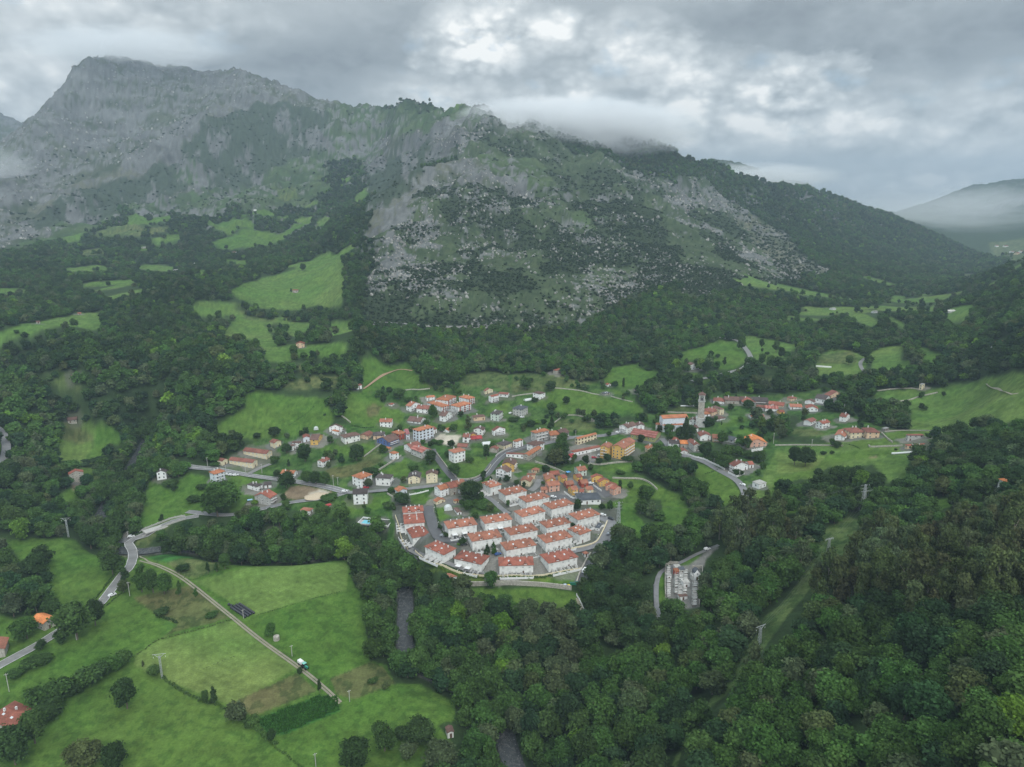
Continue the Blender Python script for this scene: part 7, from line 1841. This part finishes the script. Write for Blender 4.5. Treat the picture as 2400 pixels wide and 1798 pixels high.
# ---- maize plot: rows of upright plants too many to count
def maize():
    pl = path('L1', "1660,1350 2060,1200 2185,1200 2200,1285 1850,1440 1745,1435"); xs = [p[0] for p in pl]; ys = [p[1] for p in pl]; r = np.random.RandomState(3)
    u, v = np.meshgrid(np.arange(-60, 60, .55), np.arange(-60, 60, 1.7)); cx, cy_ = np.mean(xs), np.mean(ys); a = 0.52
    X_ = cx + u * math.cos(a) - v * math.sin(a); Y_ = cy_ + u * math.sin(a) + v * math.cos(a); X_ = X_.ravel() + r.rand(u.size) * .3; Y_ = Y_.ravel() + r.rand(u.size) * .3; m = pip(pl, X_, Y_); X_, Y_ = X_[m], Y_[m]; n = len(X_)
    ms = [crown_mesh('maize_plant', 500 + i, 26, .22, 'tall', False, 0.0) for i in range(2)]
    points_object('maize', np.stack([X_, Y_, height(X_, Y_)], 1), np.stack([.8 + r.rand(n) * .3] * 2 + [1.0 + r.rand(n) * .6], 1), np.stack([r.rand(n) * .2, r.rand(n) * .2, r.rand(n) * 6], 1), r.randint(0, 2, n), np.array([.045, .125, .024]) * (.8 + .4 * r.rand(n))[:, None], ms, 'dense green maize standing in rows on the lower plot', 'crop')
maize()
# trees pressing right up to the hidden stretches of the river
def bank_trees():
    r = np.random.RandomState(12); P = np.array(RIV_UP); d = np.concatenate([[0], np.cumsum(np.linalg.norm(np.diff(P, axis=0), axis=1))]); T = np.gradient(P, axis=0); T /= np.linalg.norm(T, axis=1)[:, None]
    out = []
    for q in np.arange(0, d[-1], 6.0):
        x, y = np.interp(q, d, P[:, 0]), np.interp(q, d, P[:, 1]); tx, ty = np.interp(q, d, T[:, 0]), np.interp(q, d, T[:, 1]); u, v, _ = to_px(x, y, -12)
        open_ = (940 < u < 960 and 1365 < v < 1520) or (1165 < u and v > 1690) or (u < 260 and 1175 < v < 1240) or (295 < u < 345 and 1025 < v < 1120)
        if 255 < u < 440 and v > 1225: continue
        for sd in (-1, 1):
            off = (RW + 4.5 if open_ else RW * .9) + r.rand() * 2.0
            if open_ and ((v > 1200 and sd * 1 == (1 if ty < 0 else 1))): pass
            out.append((x - ty * off * sd, y + tx * off * sd, 7.5 + 4 * r.rand() if open_ else 10 + 4.5 * r.rand()))
    A = np.array(out); n = len(A); idx = r.randint(0, 6, n); c = np.array([TINT[['mid', 'dark', 'fresh', 'grey', 'mid'][k]] for k in r.randint(0, 5, n)]) * (.85 + .3 * r.rand(n))[:, None]
    points_object('riverside_wood', np.stack([A[:, 0], A[:, 1], height(A[:, 0], A[:, 1]) - .3], 1), np.stack([A[:, 2], A[:, 2], A[:, 2] * (1.0 + .35 * r.rand(n))], 1), np.stack([np.zeros(n), np.zeros(n), r.rand(n) * 6], 1), idx, c, MIDM, 'leafy alders and willows crowding both banks of the river', 'woodland')
bank_trees()

# ---- wrapped bales
def bale_mesh(mat):
    bm = bmesh.new(); bmesh.ops.create_cone(bm, cap_ends=True, segments=16, radius1=.66, radius2=.66, depth=1.25); bmesh.ops.bevel(bm, geom=[e for e in bm.edges if abs(e.verts[0].co.z - e.verts[1].co.z) < .01], offset=.10, segments=2, affect='EDGES'); bmesh.ops.rotate(bm, verts=bm.verts, matrix=Matrix.Rotation(R(90), 3, 'X')); bmesh.ops.translate(bm, verts=bm.verts, vec=(0, 0, .64))
    me = bpy.data.meshes.new('hay_bale'); bm.to_mesh(me); bm.free(); me.materials.append(mat); me.polygons.foreach_set('use_smooth', [True] * len(me.polygons)); return me
BB = bale_mesh(mat_simple('black_wrap', (.022, .024, .034), .35, .5)); WB = bale_mesh(mat_simple('white_wrap', (.72, .74, .74), .4, .4, .05))
def put(me, name, x, y, z, rz, label, cat, group=None, sc=(1, 1, 1)):
    o = bpy.data.objects.new(name, me); COL.objects.link(o); o.location = (x, y, z); o.rotation_euler = (0, 0, rz); o.scale = sc; tag(o, label, cat, group); return o
A0 = Vector(gp('L1', 1500, 625)); A1 = Vector(gp('L1', 1600, 692)); B0 = Vector(gp('L1', 1655, 668)); ex = (A1 - A0); nL = int(ex.length / 1.5); ex.normalize(); ey = Vector((-ex.y, ex.x)); 
ey = ey if (B0 - A1).dot(ey) > 0 else -ey; ang = math.atan2(ey.y, ex.x if False else ey.x)
for i in range(nL):
    for j in range(4):
        p = A0 + ex * (i * 1.52 + (j % 2) * .3) + ey * (j * 1.62); put(BB, 'hay_bale', p.x, p.y, hz(p.x, p.y), math.atan2(ex.y, ex.x) + PI / 2, 'black plastic wrapped bale in the stack beside the farm track', 'hay bale', 'black wrapped bales beside the farm track')
for k, (x, y) in enumerate(((1484, 605), (1500, 612))): p = gp('L1', x, y); put(BB, 'hay_bale', p[0], p[1], hz(*p), .4, 'black wrapped bale lying apart at the top left of the stack' if k == 0 else 'second black bale apart from the stack, nearer to it', 'hay bale', 'black wrapped bales beside the farm track')
for (c, x0, y0, x1, y1, n, lb) in (('G4', 1500, 912, 1750, 896, 15, 'white wrapped bale in the row at the top of the bright right meadow'), ('G3', 628, 345, 855, 345, 11, 'white wrapped bale in the row left of the bell tower')):
    for i in range(n): p = gp(c, x0 + (x1 - x0) * i / (n - 1), y0 + (y1 - y0) * i / (n - 1)); put(WB, 'hay_bale', p[0], p[1], hz(*p), 1.2, lb, 'hay bale', lb, (1.1, 1.1, 1.1))
def long_bale():
    a, b = Vector(gp('M3', 862, 1546)), Vector(gp('M3', 962, 1551)); e = (b - a); m = (a + b) / 2; me = part_mesh('silage_wrap', [(0, 0, .7, e.length, 1.6, 1.4, 0), (0, 0, 1.45, e.length * .98, 1.0, .3, 0)], [MWHITE]); put(me, 'silage_tube', m.x, m.y, hz(m.x, m.y), math.atan2(e.y, e.x), 'long white wrapped silage tube in the brown meadow', 'silage tube')
long_bale()

# ---- poles, lamps, pylons
def pole_h(c, x, y0, y1):
    g = G3(*px(c, x, y1)); d = to_px(*g)[2]; return g, (y1 - y0) / CROPS[c][2] * d / FOC / .93
def pole(c, x, y0, y1, label, arm=True, mat=None):
    g, h = pole_h(c, x, y0, y1); e = empty('utility_pole', g.x, g.y, g.z, 0.6, label, 'utility pole', 'concrete poles of the valley'); h = max(5, min(h, 14)); mat = mat or MCON
    sub('post', part_mesh('post', [(0, 0, h / 2 - .3, .26, .22, h + .6, 0)], [mat]), e)
    if arm: sub('crossarm', part_mesh('crossarm', [(0, 0, h - .5, 1.5, .12, .12, 0), (-.65, 0, h - .35, .1, .1, .2, 1), (0, 0, h - .35, .1, .1, .2, 1), (.65, 0, h - .35, .1, .1, .2, 1)], [mat, MWHITE]), e)
    return Vector((g.x, g.y, g.z + h))
POLES = """H|1680,900,1090|pale pole in front of the tight clump of three trees
H|990,1480,1657|pole in front of the large broad roadside tree
L1|1893,860,935|pale pole in the bright field above the tractor
L1|60,1040,1165|leaning wooden pole in the field at the far left
L1|1578,630,690|pole standing in the middle of the black bales
L2|607,1150,1230|white pole beside the rough triangle of grass
L2|388,1555,1650|white pole at the very bottom near the dark round tree
G1|1960,870,1045|tall pale pole by the road junction
G1|2028,900,1020|second pole by the road junction, darker
G1|625,750,852|pale pole where the side lane leaves the road
G1|320,720,808|pole at the left end of the lower cream terrace
G1|45,600,752|pole left of the small cream house
G1|872,700,842|pole on the bank right of the lower cream terrace
G3|2030,750,910|pole right of the pink villa
G3|1512,1320,1420|pole in the white walled garden
B|1145,1010,1070|pole in the sand court
G4|455,720,815|pole in front of the wall of the bright meadow
G4|870,270,370|pole on the wooded slope of the hamlet
C|825,880,950|pole beside the long cream house
C|1018,1170,1310|dark pole in the car park
H|1790,490,600|thin pole where the farm track leaves the road
H|1660,250,340|pole beside the river bridge"""
for l in POLES.splitlines(): c, g, lb = l.split('|'); x, y0, y1 = (float(q) for q in g.split(',')); pole(c, x, y0, y1, lb)
def lamp(c, x, y0, y1, label):
    g, h = pole_h(c, x, y0, y1); h = max(4, min(h, 9)); e = empty('street_lamp', g.x, g.y, g.z, .8, label, 'street lamp', 'street lamps')
    sub('post', part_mesh('post', [(0, 0, h / 2, .14, .14, h, 0), (.5, 0, h, 1.1, .1, .1, 0)], [MCON]), e); sub('lamp_head', part_mesh('lamp_head', [(1.1, 0, h - .02, .7, .28, .16, 0)], [MWHITE]), e)
for c, x, y0, y1, lb in (('H', 1570, 810, 870, 'street lamp on the road below the bend by the dark small tree'), ('F1', 955, 1180, 1245, 'street lamp beside the parked grey blue car'), ('F1', 828, 995, 1090, 'street lamp on the estate entrance road'), ('F1', 755, 740, 810, 'street lamp at the top of the estate entrance road'), ('G3', 1125, 1140, 1215, 'street lamp on the curved road with the balustrade'), ('F4', 540, 550, 630, 'street lamp between two front blocks'), ('F4', 1572, 280, 380, 'street lamp at the corner of the road bend'), ('F1', 1935, 650, 720, 'street lamp on the lane behind the blocks'), ('G1', 1775, 960, 1020, 'street lamp in front of the roadside tree belt')): lamp(c, x, y0, y1, lb)
MGALV = mat_simple('galvanised_steel', (.36, .38, .38), .5, .4)
def bar(V, F, a, b, t):
    a = Vector(a); b = Vector(b); d = (b - a).normalized(); u = d.orthogonal().normalized() * t; w = d.cross(u).normalized() * t; s = len(V)
    for p in (a, b): V += [tuple(p + u), tuple(p + w), tuple(p - u), tuple(p - w)]
    F += [(s + i, s + (i + 1) % 4, s + 4 + (i + 1) % 4, s + 4 + i) for i in range(4)]
def pylon(c, x, y0, y1, label, kind, rz=0.3, base=1.6):
    g, h = pole_h(c, x, y0, y1); h = max(8, min(h, 34)); V = []; F = []; n = max(5, int(h / 2.2)); t = .09 if base > 1 else .055
    e = empty('pylon', g.x, g.y, g.z, rz, label, 'pylon', None); wv = lambda q: base * (1 - q) + .35 * q
    for i in range(n):
        q0, q1 = i / n, (i + 1) / n; a, b = wv(q0), wv(q1); z0, z1 = q0 * h, q1 * h; cs = [(-1, -1), (1, -1), (1, 1), (-1, 1)]
        for k in range(4):
            c0, c1 = cs[k], cs[(k + 1) % 4]; bar(V, F, (c0[0] * a, c0[1] * a, z0), (c0[0] * b, c0[1] * b, z1), t * 1.3); bar(V, F, (c0[0] * a, c0[1] * a, z0), (c1[0] * b, c1[1] * b, z1), t); bar(V, F, (c0[0] * b, c0[1] * b, z1), (c1[0] * b, c1[1] * b, z1), t)
    me = bpy.data.meshes.new('lattice'); me.from_pydata(V, [], F); me.materials.append(MGALV); sub('lattice', me, e)
    V = []; F = []
    if kind == 'T':
        bar(V, F, (-3.0, 0, h), (3.0, 0, h), .12); bar(V, F, (-2.4, 0, h + .5), (2.4, 0, h + .5), .06); bar(V, F, (-1.6, 0, h), (0, 0, h - 1.8), .08); bar(V, F, (1.6, 0, h), (0, 0, h - 1.8), .08)
    elif kind == 'V':
        bar(V, F, (0, 0, h - 1), (-2.2, 0, h + 1), .10); bar(V, F, (0, 0, h - 1), (2.2, 0, h + 1), .10); bar(V, F, (-3.0, 0, h + 1), (3.0, 0, h + 1), .10)
    else:
        for zz, ln in ((h - .3, 1.6), (h - 2.4, 2.2), (h - 4.5, 2.6)): bar(V, F, (-ln, 0, zz), (ln, 0, zz), .10)
    me = bpy.data.meshes.new('crossarm'); me.from_pydata(V, [], F); me.materials.append(MGALV); sub('crossarm', me, e)
    V = []; F = []
    for xx in (-2.6, 0, 2.6): bar(V, F, (xx, 0, h - .1), (xx, 0, h - .8), .09)
    me = bpy.data.meshes.new('insulator'); me.from_pydata(V, [], F); me.materials.append(MWHITE); sub('insulator', me, e)
    return Vector((g.x, g.y, g.z + h)), rz
P1 = pylon('G4', 1110, 1305, 1650, 'tall lattice pylon rising from the thicket below the bright right meadow', 'L', .2, 1.3)
P2 = pylon('G4', 1178, 1385, 1610, 'shorter lattice pylon with a wide crossarm beside the tall pylon', 'T', .2, .8)
P3 = pylon('L4', 498, 545, 628, 'lattice pylon with a forked top at the upper end of the grassy clearing', 'T', .4, .7)
P4 = pylon('L4', 165, 990, 1058, 'lattice pylon with a forked top halfway down the grassy clearing', 'V', .5, .6)
P5 = pylon('F2', 2120, 605, 1065, 'lattice pylon beside the parking bay at the right of the estate', 'L', .3, 1.2)
P6 = pylon('H', 888, 98, 330, 'slim pylon with a forked top in front of the left river wood', 'V', .2, .35)
P7 = pylon('L1', 1052, 925, 1080, 'slim pylon with a spread crossarm in the striped mown field', 'V', .2, .25)
def wires(a, b, n, label, off=2.6, sag=4.0, r=.025):
    (p, rz), (q, rz2) = a, b; V = []; F = []
    for k in range(n):
        o = (k - (n - 1) / 2) * off; pp = p + Vector((math.cos(rz), math.sin(rz), 0)) * o; qq = q + Vector((math.cos(rz2), math.sin(rz2), 0)) * o; prev = None
        for i in range(17): t = i / 16; v = pp.lerp(qq, t) - Vector((0, 0, sag * 4 * t * (1 - t))); (bar(V, F, prev, v, r) if prev is not None else None); prev = v
    me = bpy.data.meshes.new('power_line'); me.from_pydata(V, [], F); me.materials.append(MRAIL); o = bpy.data.objects.new('power_line', me); COL.objects.link(o); tag(o, label, 'power line')
wires(P2, P3, 3, 'thin power wires from the twin pylons down to the clearing'); wires(P3, P4, 3, 'thin power wires along the grassy clearing'); wires(P1, P5, 2, 'thin power wires crossing from the tall pylon to the estate pylon', sag=9)
wires(P4, (Vector((60, 150, 40)), .8), 3, 'thin power wires running down the clearing to the bottom of the picture', sag=6)

# ---- vehicles
def car_meshes(col, van=False):
    L, W_, H_ = (5.2, 2.0, 2.2) if van else (4.2, 1.75, 1.45); paint = mat_simple('car_paint_' + str(col), col, .25, .6, .04); glass = MGLASS; tyre = mat_simple('tyre', (.02, .02, .02), .8)
    prof = [(-L / 2, .35), (-L / 2, .95), (-L / 2 + .25, 1.05 if not van else 1.9), (-L / 2 + .55, H_), (L / 2 - (1.9 if not van else 1.3), H_), (L / 2 - (1.15 if not van else .75), .95 if not van else 1.25), (L / 2 - .1, .85), (L / 2, .35)]
    V = [(x, y, z) for y in (-W_ / 2, W_ / 2) for x, z in prof]; n = len(prof); V = [(x, y * (.86 if z > 1.1 else 1), z) for x, y, z in V]; F = [tuple(range(n))[::-1], tuple(range(n, 2 * n))] + [(i, (i + 1) % n, (i + 1) % n + n, i + n) for i in range(n)]
    body = bpy.data.meshes.new('body'); body.from_pydata(V, [], F); body.materials.append(paint); body.update()
    win = part_mesh('windscreen', [(L / 2 - (1.5 if not van else 1.0), 0, 1.2 if not van else 1.7, .5, W_ * .8, .40, 0), (-.2, -W_ * .45, 1.18 if not van else 1.65, L * .45, .06, .34, 0), (-.2, W_ * .45, 1.18 if not van else 1.65, L * .45, .06, .34, 0)], [glass])
    wheels = [part_mesh('wheel', [(0, 0, .32, .6, .22, .42, 0), (0, 0, .32, .42, .22, .6, 0)], [tyre])]; lt = part_mesh('headlight', [(0, 0, 0, .08, .3, .14, 0)], [MFRAME])
    return body, win, wheels[0], lt, L, W_
CARM = {}
def car(c, x, y, rz, col, label, van=False):
    k = (col, van); CARM.setdefault(k, car_meshes(dict(white=(.70, .71, .71), grey=(.25, .27, .29), dark=(.04, .045, .05), red=(.35, .03, .04), blue=(.05, .10, .26))[col], van)); body, win, wh, lt, L, W_ = CARM[k]
    X_, Y_ = gp(c, x, y); z = hz(X_, Y_) + .28; e = empty('van' if van else 'parked_car', X_, Y_, z, rz, label, 'van' if van else 'car', None if van else 'cars parked about the village')
    sub('body', body, e); sub('windows', win, e)
    for sx in (-1, 1):
        for sy in (-1, 1): sub('wheel', wh, e, (sx * L * .31, sy * W_ * .44, 0))
    for sy in (-1, 1): sub('headlight', lt, e, (L / 2, sy * W_ * .36, .72))
for a in (('G1', 350, 872, .1, 'white', 'white car nearest the three storey house in the road side car park'), ('G1', 405, 878, .1, 'white', 'second white car in the road side car park'), ('G1', 475, 880, .3, 'white', 'third white car at the right end of the road side car park'), ('G1', 262, 905, .1, 'grey', 'grey car below the white cars in the road side car park'), ('G1', 2130, 1128, .2, 'white', 'white car waiting at the road junction'),
          ('F2', 925, 528, -.1, 'white', 'white car in the dark yard of the colony'), ('F2', 1620, 275, .3, 'white', 'white car between the salmon and red chalets'), ('F2', 1840, 862, -.3, 'white', 'white car at the top of the estate road bend'), ('F2', 1985, 930, -.7, 'dark', 'dark red car at the outer kerb of the road bend'), ('F2', 1940, 1205, 1.2, 'grey', 'grey car lower down the road bend'),
          ('F3', 620, 300, .1, 'grey', 'silver blue car at the end of the estate entrance road'), ('F3', 1635, 640, .5, 'blue', 'blue car behind the front row of the estate'), ('F3', 1005, 460, .3, 'dark', 'dark car in the estate courtyard'), ('B', 1915, 662, 1.0, 'white', 'white car beside the stone mansion'), ('B', 2065, 715, .2, 'white', 'white car in front of the stone mansion'),
          ('B', 45, 1632, .2, 'red', 'red car at the foot of the tall house at the crossroads'), ('C', 1370, 912, .1, 'white', 'white car outside the long balcony house'), ('C', 1140, 1210, -.1, 'white', 'white car in the car park of the yellow flats'), ('C', 1062, 1240, -.1, 'red', 'red car in the car park of the yellow flats'), ('G3', 1560, 1548, 2.3, 'white', 'white car on the verge of the curved road'),
          ('M3', 452, 1506, .2, 'white', 'white car at the far road curve'), ('M3', 396, 1553, .6, 'white', 'white car lower on the far road curve'), ('M3', 1215, 1580, .1, 'grey', 'grey car at the end of the far track'), ('H', 1455, 1090, .9, 'white', 'white car on the left hand road'), ('K', 1580, 92, .4, 'white', 'white car at the top of the cemetery lane'), ('H', 1700, 330, .3, 'white', 'white car by the river bridge')):
    car(*a)
car('F4', 1345, 950, 1.1, 'white', 'white van parked on the lane beside the sloping stone wall', True)
def tractor():
    g = G3(*px('L1', 1978, 1015)); a = -.72; e = empty('tractor', g.x, g.y, g.z + .25, a, 'green tractor driving up the farm track in front of its trailer', 'tractor'); gr = mat_simple('tractor_green', (.03, .22, .16), .4, .5); rd = mat_simple('rubber', (.02, .02, .02), .8); teal = mat_simple('cab_roof', (.20, .48, .42), .5)
    sub('body', part_mesh('body', [(1.1, 0, 1.25, 2.0, .9, .8, 0), (-.5, 0, 1.1, 1.6, 1.1, .7, 0)], [gr]), e); sub('cab', part_mesh('cab', [(-.5, 0, 1.95, 1.4, 1.4, 1.1, 0)], [MGLASS]), e); sub('cab_roof', part_mesh('cab_roof', [(-.5, 0, 2.58, 1.7, 1.7, .16, 0)], [teal]), e)
    def wheel(r, w):
        bm = bmesh.new(); bmesh.ops.create_cone(bm, cap_ends=True, segments=18, radius1=r, radius2=r, depth=w); bmesh.ops.rotate(bm, verts=bm.verts, matrix=Matrix.Rotation(R(90), 3, 'X')); me = bpy.data.meshes.new('wheel'); bm.to_mesh(me); bm.free(); me.materials.append(rd); return me
    big, sm = wheel(.9, .5), wheel(.55, .38)
    for s in (-1, 1): sub('wheel', big, e, (-.9, s * .95, .9)); sub('wheel', sm, e, (1.5, s * .8, .55))
    g = G3(*px('L1', 1950, 990)); e = empty('farm_trailer', g.x, g.y, g.z + .25, a, 'white and red farm trailer behind the green tractor', 'trailer')
    sub('tank', part_mesh('tank', [(0, 0, 1.5, 3.2, 1.8, 1.2, 0), (0, 0, 2.2, 2.6, 1.3, .3, 0)], [MWHITE]), e); sub('chassis', part_mesh('chassis', [(.3, 0, .8, 4.2, .9, .2, 0)], [mat_simple('red_steel', (.35, .06, .04), .5)]), e)
    for s in (-1, 1): sub('wheel', sm, e, (0, s * .95, .55))
tractor()
# ---- odds and ends
def trough():
    g = G3(*px('L1', 1792, 828)); bm = bmesh.new(); bmesh.ops.create_cone(bm, cap_ends=True, segments=20, radius1=1.6, radius2=1.5, depth=2.4); bmesh.ops.translate(bm, verts=bm.verts, vec=(0, 0, .9)); me = bpy.data.meshes.new('well'); bm.to_mesh(me); bm.free(); me.materials.append(wall_mat('stone')); put(me, 'stone_well', g.x, g.y, g.z, 0, 'round stone well house below the small tree in the bright field', 'well')
trough()
def tunnel(c, x, y, w, L, rz, label):
    g = G3(*px(c, x, y)); V = []; F = []; n = 12
    for k in range(2):
        for i in range(n + 1): a = PI * i / n; V.append((w / 2 * math.cos(a), (-L / 2, L / 2)[k], w * .5 * math.sin(a)))
    F = [(i, i + 1, n + 2 + i, n + 1 + i) for i in range(n)] + [tuple(range(n + 1))[::-1], tuple(range(n + 1, 2 * n + 2))]; me = bpy.data.meshes.new('polytunnel'); me.from_pydata(V, [], F); me.materials.append(mat_simple('polythene', (.55, .58, .57), .4, .4)); me.update(); put(me, 'polytunnel', g.x, g.y, g.z, rz, label, 'polytunnel')
tunnel('F1', 1030, 740, 5.6, 4.5, .2, 'white domed polytunnel on the lawn above the estate'); tunnel('C', 205, 488, 4, 8, -1.0, 'pale polytunnel beside the white terrace house'); tunnel('B', 1600, 1060, 5, 7, -1.3, 'grey polytunnel in the walled kitchen garden'); tunnel('C', 2085, 180, 6, 12, -1.0, 'white polytunnel at the edge of the upper wood'); tunnel('G1', 1695, 170, 4, 5, .3, 'small pale polytunnel in the meadow above the yellow house')
def pool():
    a = Vector(gp('A', 1432, 1420)); b = Vector(gp('A', 1690, 1425)); c_ = Vector(gp('A', 1440, 1365)); ex_ = (b - a).normalized(); w = (b - a).length; d = 8.0; m = (a + b) / 2 + Vector((-ex_.y, ex_.x)) * d / 2; z = hz(m.x, m.y) + .5
    e = empty('swimming_pool', m.x, m.y, z, math.atan2(ex_.y, ex_.x), 'white edged swimming pool terrace half hidden behind the tree belt', 'swimming pool')
    wat = mat_simple('pool_water', (.18, .52, .62), .1, .5, .05); sub('deck', part_mesh('deck', [(0, 0, -.3, w, d, .8, 0)], [MCON]), e); sub('wall', part_mesh('wall', [(0, d / 2, .6, w, .25, 1.6, 0), (-w / 2, 0, .4, .25, d, 1.2, 0), (w / 2, 0, .4, .25, d, 1.2, 0)], [MWHITE]), e)
    sub('basin', part_mesh('basin', [(-w * .27, -.5, .13, w * .28, d * .65, .06, 0)], [wat]), e); sub('basin', part_mesh('basin', [(w * .30, d * .22, .13, w * .2, d * .22, .06, 0)], [wat]), e)
pool()
def pile():
    g = G3(*px('A', 1095, 1150)); V = []; F = []; n = 28; r = random.Random(2)
    for k, (q, z) in enumerate(((1, -.4), (.8, .5), (.55, 1.3), (.28, 1.9))):
        for i in range(n): a = i * 2 * PI / n; j = .85 + .3 * r.random(); V.append((11 * q * math.cos(a) * j, 6 * q * math.sin(a) * j, z * (.8 + .4 * r.random())))
    V.append((0, 0, 2.1))
    for k in range(3): F += [(k * n + i, k * n + (i + 1) % n, (k + 1) * n + (i + 1) % n, (k + 1) * n + i) for i in range(n)]
    F += [(3 * n + i, 3 * n + (i + 1) % n, 4 * n) for i in range(n)]; me = bpy.data.meshes.new('sand_heap'); me.from_pydata(V, [], F); me.materials.append(mat_simple('pale_sand', (.46, .38, .28), .95, .1, .12)); me.polygons.foreach_set('use_smooth', [True] * len(me.polygons)); put(me, 'sand_heap', g.x, g.y, g.z, .2, 'pale heap of sand on the bare plot in the road fork', 'sand heap')
pile()
def bins():
    gm, bm_, ym = (mat_simple(n, c, .5) for n, c in (('green_plastic', (.03, .20, .12)), ('blue_plastic', (.45, .55, .68)), ('yellow_plastic', (.62, .52, .06)))); lid = mat_simple('dark_lid', (.03, .12, .09), .5)
    for k, (x, y, m, lb) in enumerate(((1090, 1192, gm, 'leftmost green recycling bin at the end of the stone wall'), (1125, 1192, gm, 'second green recycling bin'), (1158, 1194, gm, 'third green recycling bin'), (1195, 1196, gm, 'largest green container right of the small bins'), (980, 1228, bm_, 'pale blue paper bin on the path above the stone wall'), (1050, 1240, ym, 'yellow packaging bin on the path above the stone wall'))):
        g = G3(*px('F4', x, y)); s = 1.3 if k == 3 else 1.0; e = empty('recycling_bin', g.x, g.y, g.z + .25, .2, lb, 'recycling bin', 'recycling bins'); sub('tub', part_mesh('tub', [(0, 0, .65 * s, 1.4 * s, 1.1 * s, 1.3 * s, 0)], [m]), e); sub('lid', part_mesh('lid', [(0, 0, 1.38 * s, 1.5 * s, 1.2 * s, .16, 0)], [lid if m is gm else m]), e)
bins()
for c, x, y, w, d, col, lb in (('G1', 690, 1290, 3.4, 2.2, (.30, .50, .68), 'pale blue tarpaulin roof beside the yellow green tree'), ('F2', 1195, 100, 3, 3, (.10, .30, .60), 'blue awning between the yellow chalets')):
    g = G3(*px(c, x, y)); e = empty('tarpaulin_shelter', g.x, g.y, g.z, .4, lb, 'shelter'); sub('sheet', part_mesh('sheet', [(0, 0, 2.4, w, d, .08, 0)], [mat_simple('tarpaulin', col, .5)]), e)
    for sx in (-1, 1):
        for sy in (-1, 1): sub('leg', part_mesh('leg', [(sx * w * .45, sy * d * .45, 1.2, .1, .1, 2.4, 0)], [MRAIL]), e)
def bridge():
    a, b = Vector(gp('L1', 935, 150)), Vector(gp('L1', 1200, 40)); m = (a + b) / 2; e_ = b - a; z = hz(m.x, m.y); e = empty('bridge', m.x, m.y, z, math.atan2(e_.y, e_.x), 'grey concrete bridge carrying the road over the river', 'bridge')
    sub('deck', part_mesh('deck', [(0, 0, -.35, e_.length, 6.4, .7, 0)], [MCON]), e)
    for t in (-.3, 0, .3): sub('pier', part_mesh('pier', [(t * e_.length, 0, -3.8, 1.0, 5.5, 6.4, 0)], [MCON]), e)
bridge()

# ------------------------------------------------------------------ air: haze over the whole valley, mist banks on the tops
def build_air():
    m = NT('valley_haze'); v = m.n('ShaderNodeVolumePrincipled'); v.inputs['Color'].default_value = (0.42, 0.53, 0.645, 1)
    v.inputs['Density'].default_value = HAZE; v.inputs['Anisotropy'].default_value = 0.0
    m.t.links.new(v.outputs[0], m.out.inputs['Volume'])
    bm = bmesh.new(); bmesh.ops.create_cube(bm, size=1.0); me = bpy.data.meshes.new('haze'); bm.to_mesh(me); bm.free()
    lo = float(GH.min()) - 5; hi = float(GH.max()) + 40
    o = add_obj('haze', me, m.m); o.scale = (17000, 11200, hi - lo); o.location = (0, 5200, (hi + lo) / 2); o['kind'] = 'stuff'; o['label'] = 'pale blue summer haze filling the whole valley air'; o['category'] = 'haze'
    o.display_type = 'WIRE'
HAZE = 1.1e-4
build_air()
def mist(u, v, d, rx, ry, rz, dens, label, yaw=0.0, nscale=3.2, seed=0.0, cut=0.42):
    a, k = ray(u, v); X, Y, Z = math.sin(a) * d, math.cos(a) * d, CAMZ + k * d
    m = NT('mist_bank'); vol = m.n('ShaderNodeVolumePrincipled'); vol.inputs['Color'].default_value = (0.97, 0.985, 1.0, 1)
    ob = m.obj(); ln = m.n('ShaderNodeVectorMath', operation='LENGTH'); m.put(ln.inputs[0], ob)
    fall = m.math('SUBTRACT', 1.0, m.math('POWER', ln.outputs['Value'], 2.0), True)
    mp = m.n('ShaderNodeMapping'); mp.inputs['Location'].default_value = (seed, seed * 1.7, 0); m.put(mp.inputs[0], ob)
    n = m.noise(nscale, 4, 0.6, mp.outputs[0], 0.4)
    sh = m.rmap(m.math('ADD', n, m.math('MULTIPLY', fall, 0.25)), cut, cut + 0.28, 0, 1)
    m.put(vol.inputs['Density'], m.math('MULTIPLY', m.math('MULTIPLY', fall, sh), dens))
    m.t.links.new(vol.outputs[0], m.out.inputs['Volume'])
    bm = bmesh.new(); bmesh.ops.create_icosphere(bm, subdivisions=4, radius=1.0); me = bpy.data.meshes.new('mist'); bm.to_mesh(me); bm.free()
    o = add_obj('mist', me, m.m); o.location = (X, Y, Z); o.scale = (rx, ry, rz); o.rotation_euler = (0, 0, yaw); o['kind'] = 'stuff'; o['label'] = label; o['category'] = 'mist'
    return o
mist(1350, 305, 2330, 430, 280, 105, 0.034, 'low cloud spilling over the ridge right of the central summit', seed=1.3, nscale=4.5, cut=0.46)
mist(1190, 275, 2350, 170, 200, 60, 0.010, 'thin wisp of cloud clinging to the right shoulder of the central summit', seed=2.1)
mist(290, 112, 3450, 480, 300, 75, 0.0085, 'cloud cap brushing the top of the high left peak', seed=3.7, cut=0.42, nscale=4.5)
mist(1790, 415, 3900, 420, 300, 75, 0.008, 'white mist lying behind the long right hand ridge', seed=5.9)
mist(2180, 500, 4600, 800, 500, 150, 0.0016, 'bank of low cloud filling the far right valley mouth', seed=6.6, cut=0.44, nscale=5)
mist(2330, 470, 5600, 500, 400, 120, 0.0014, 'cloud hanging in front of the far right mountain', seed=8.2)
mist(10, 395, 2750, 60, 200, 80, 0.005, 'small wisp of cloud against the far left rock face', seed=9.2)
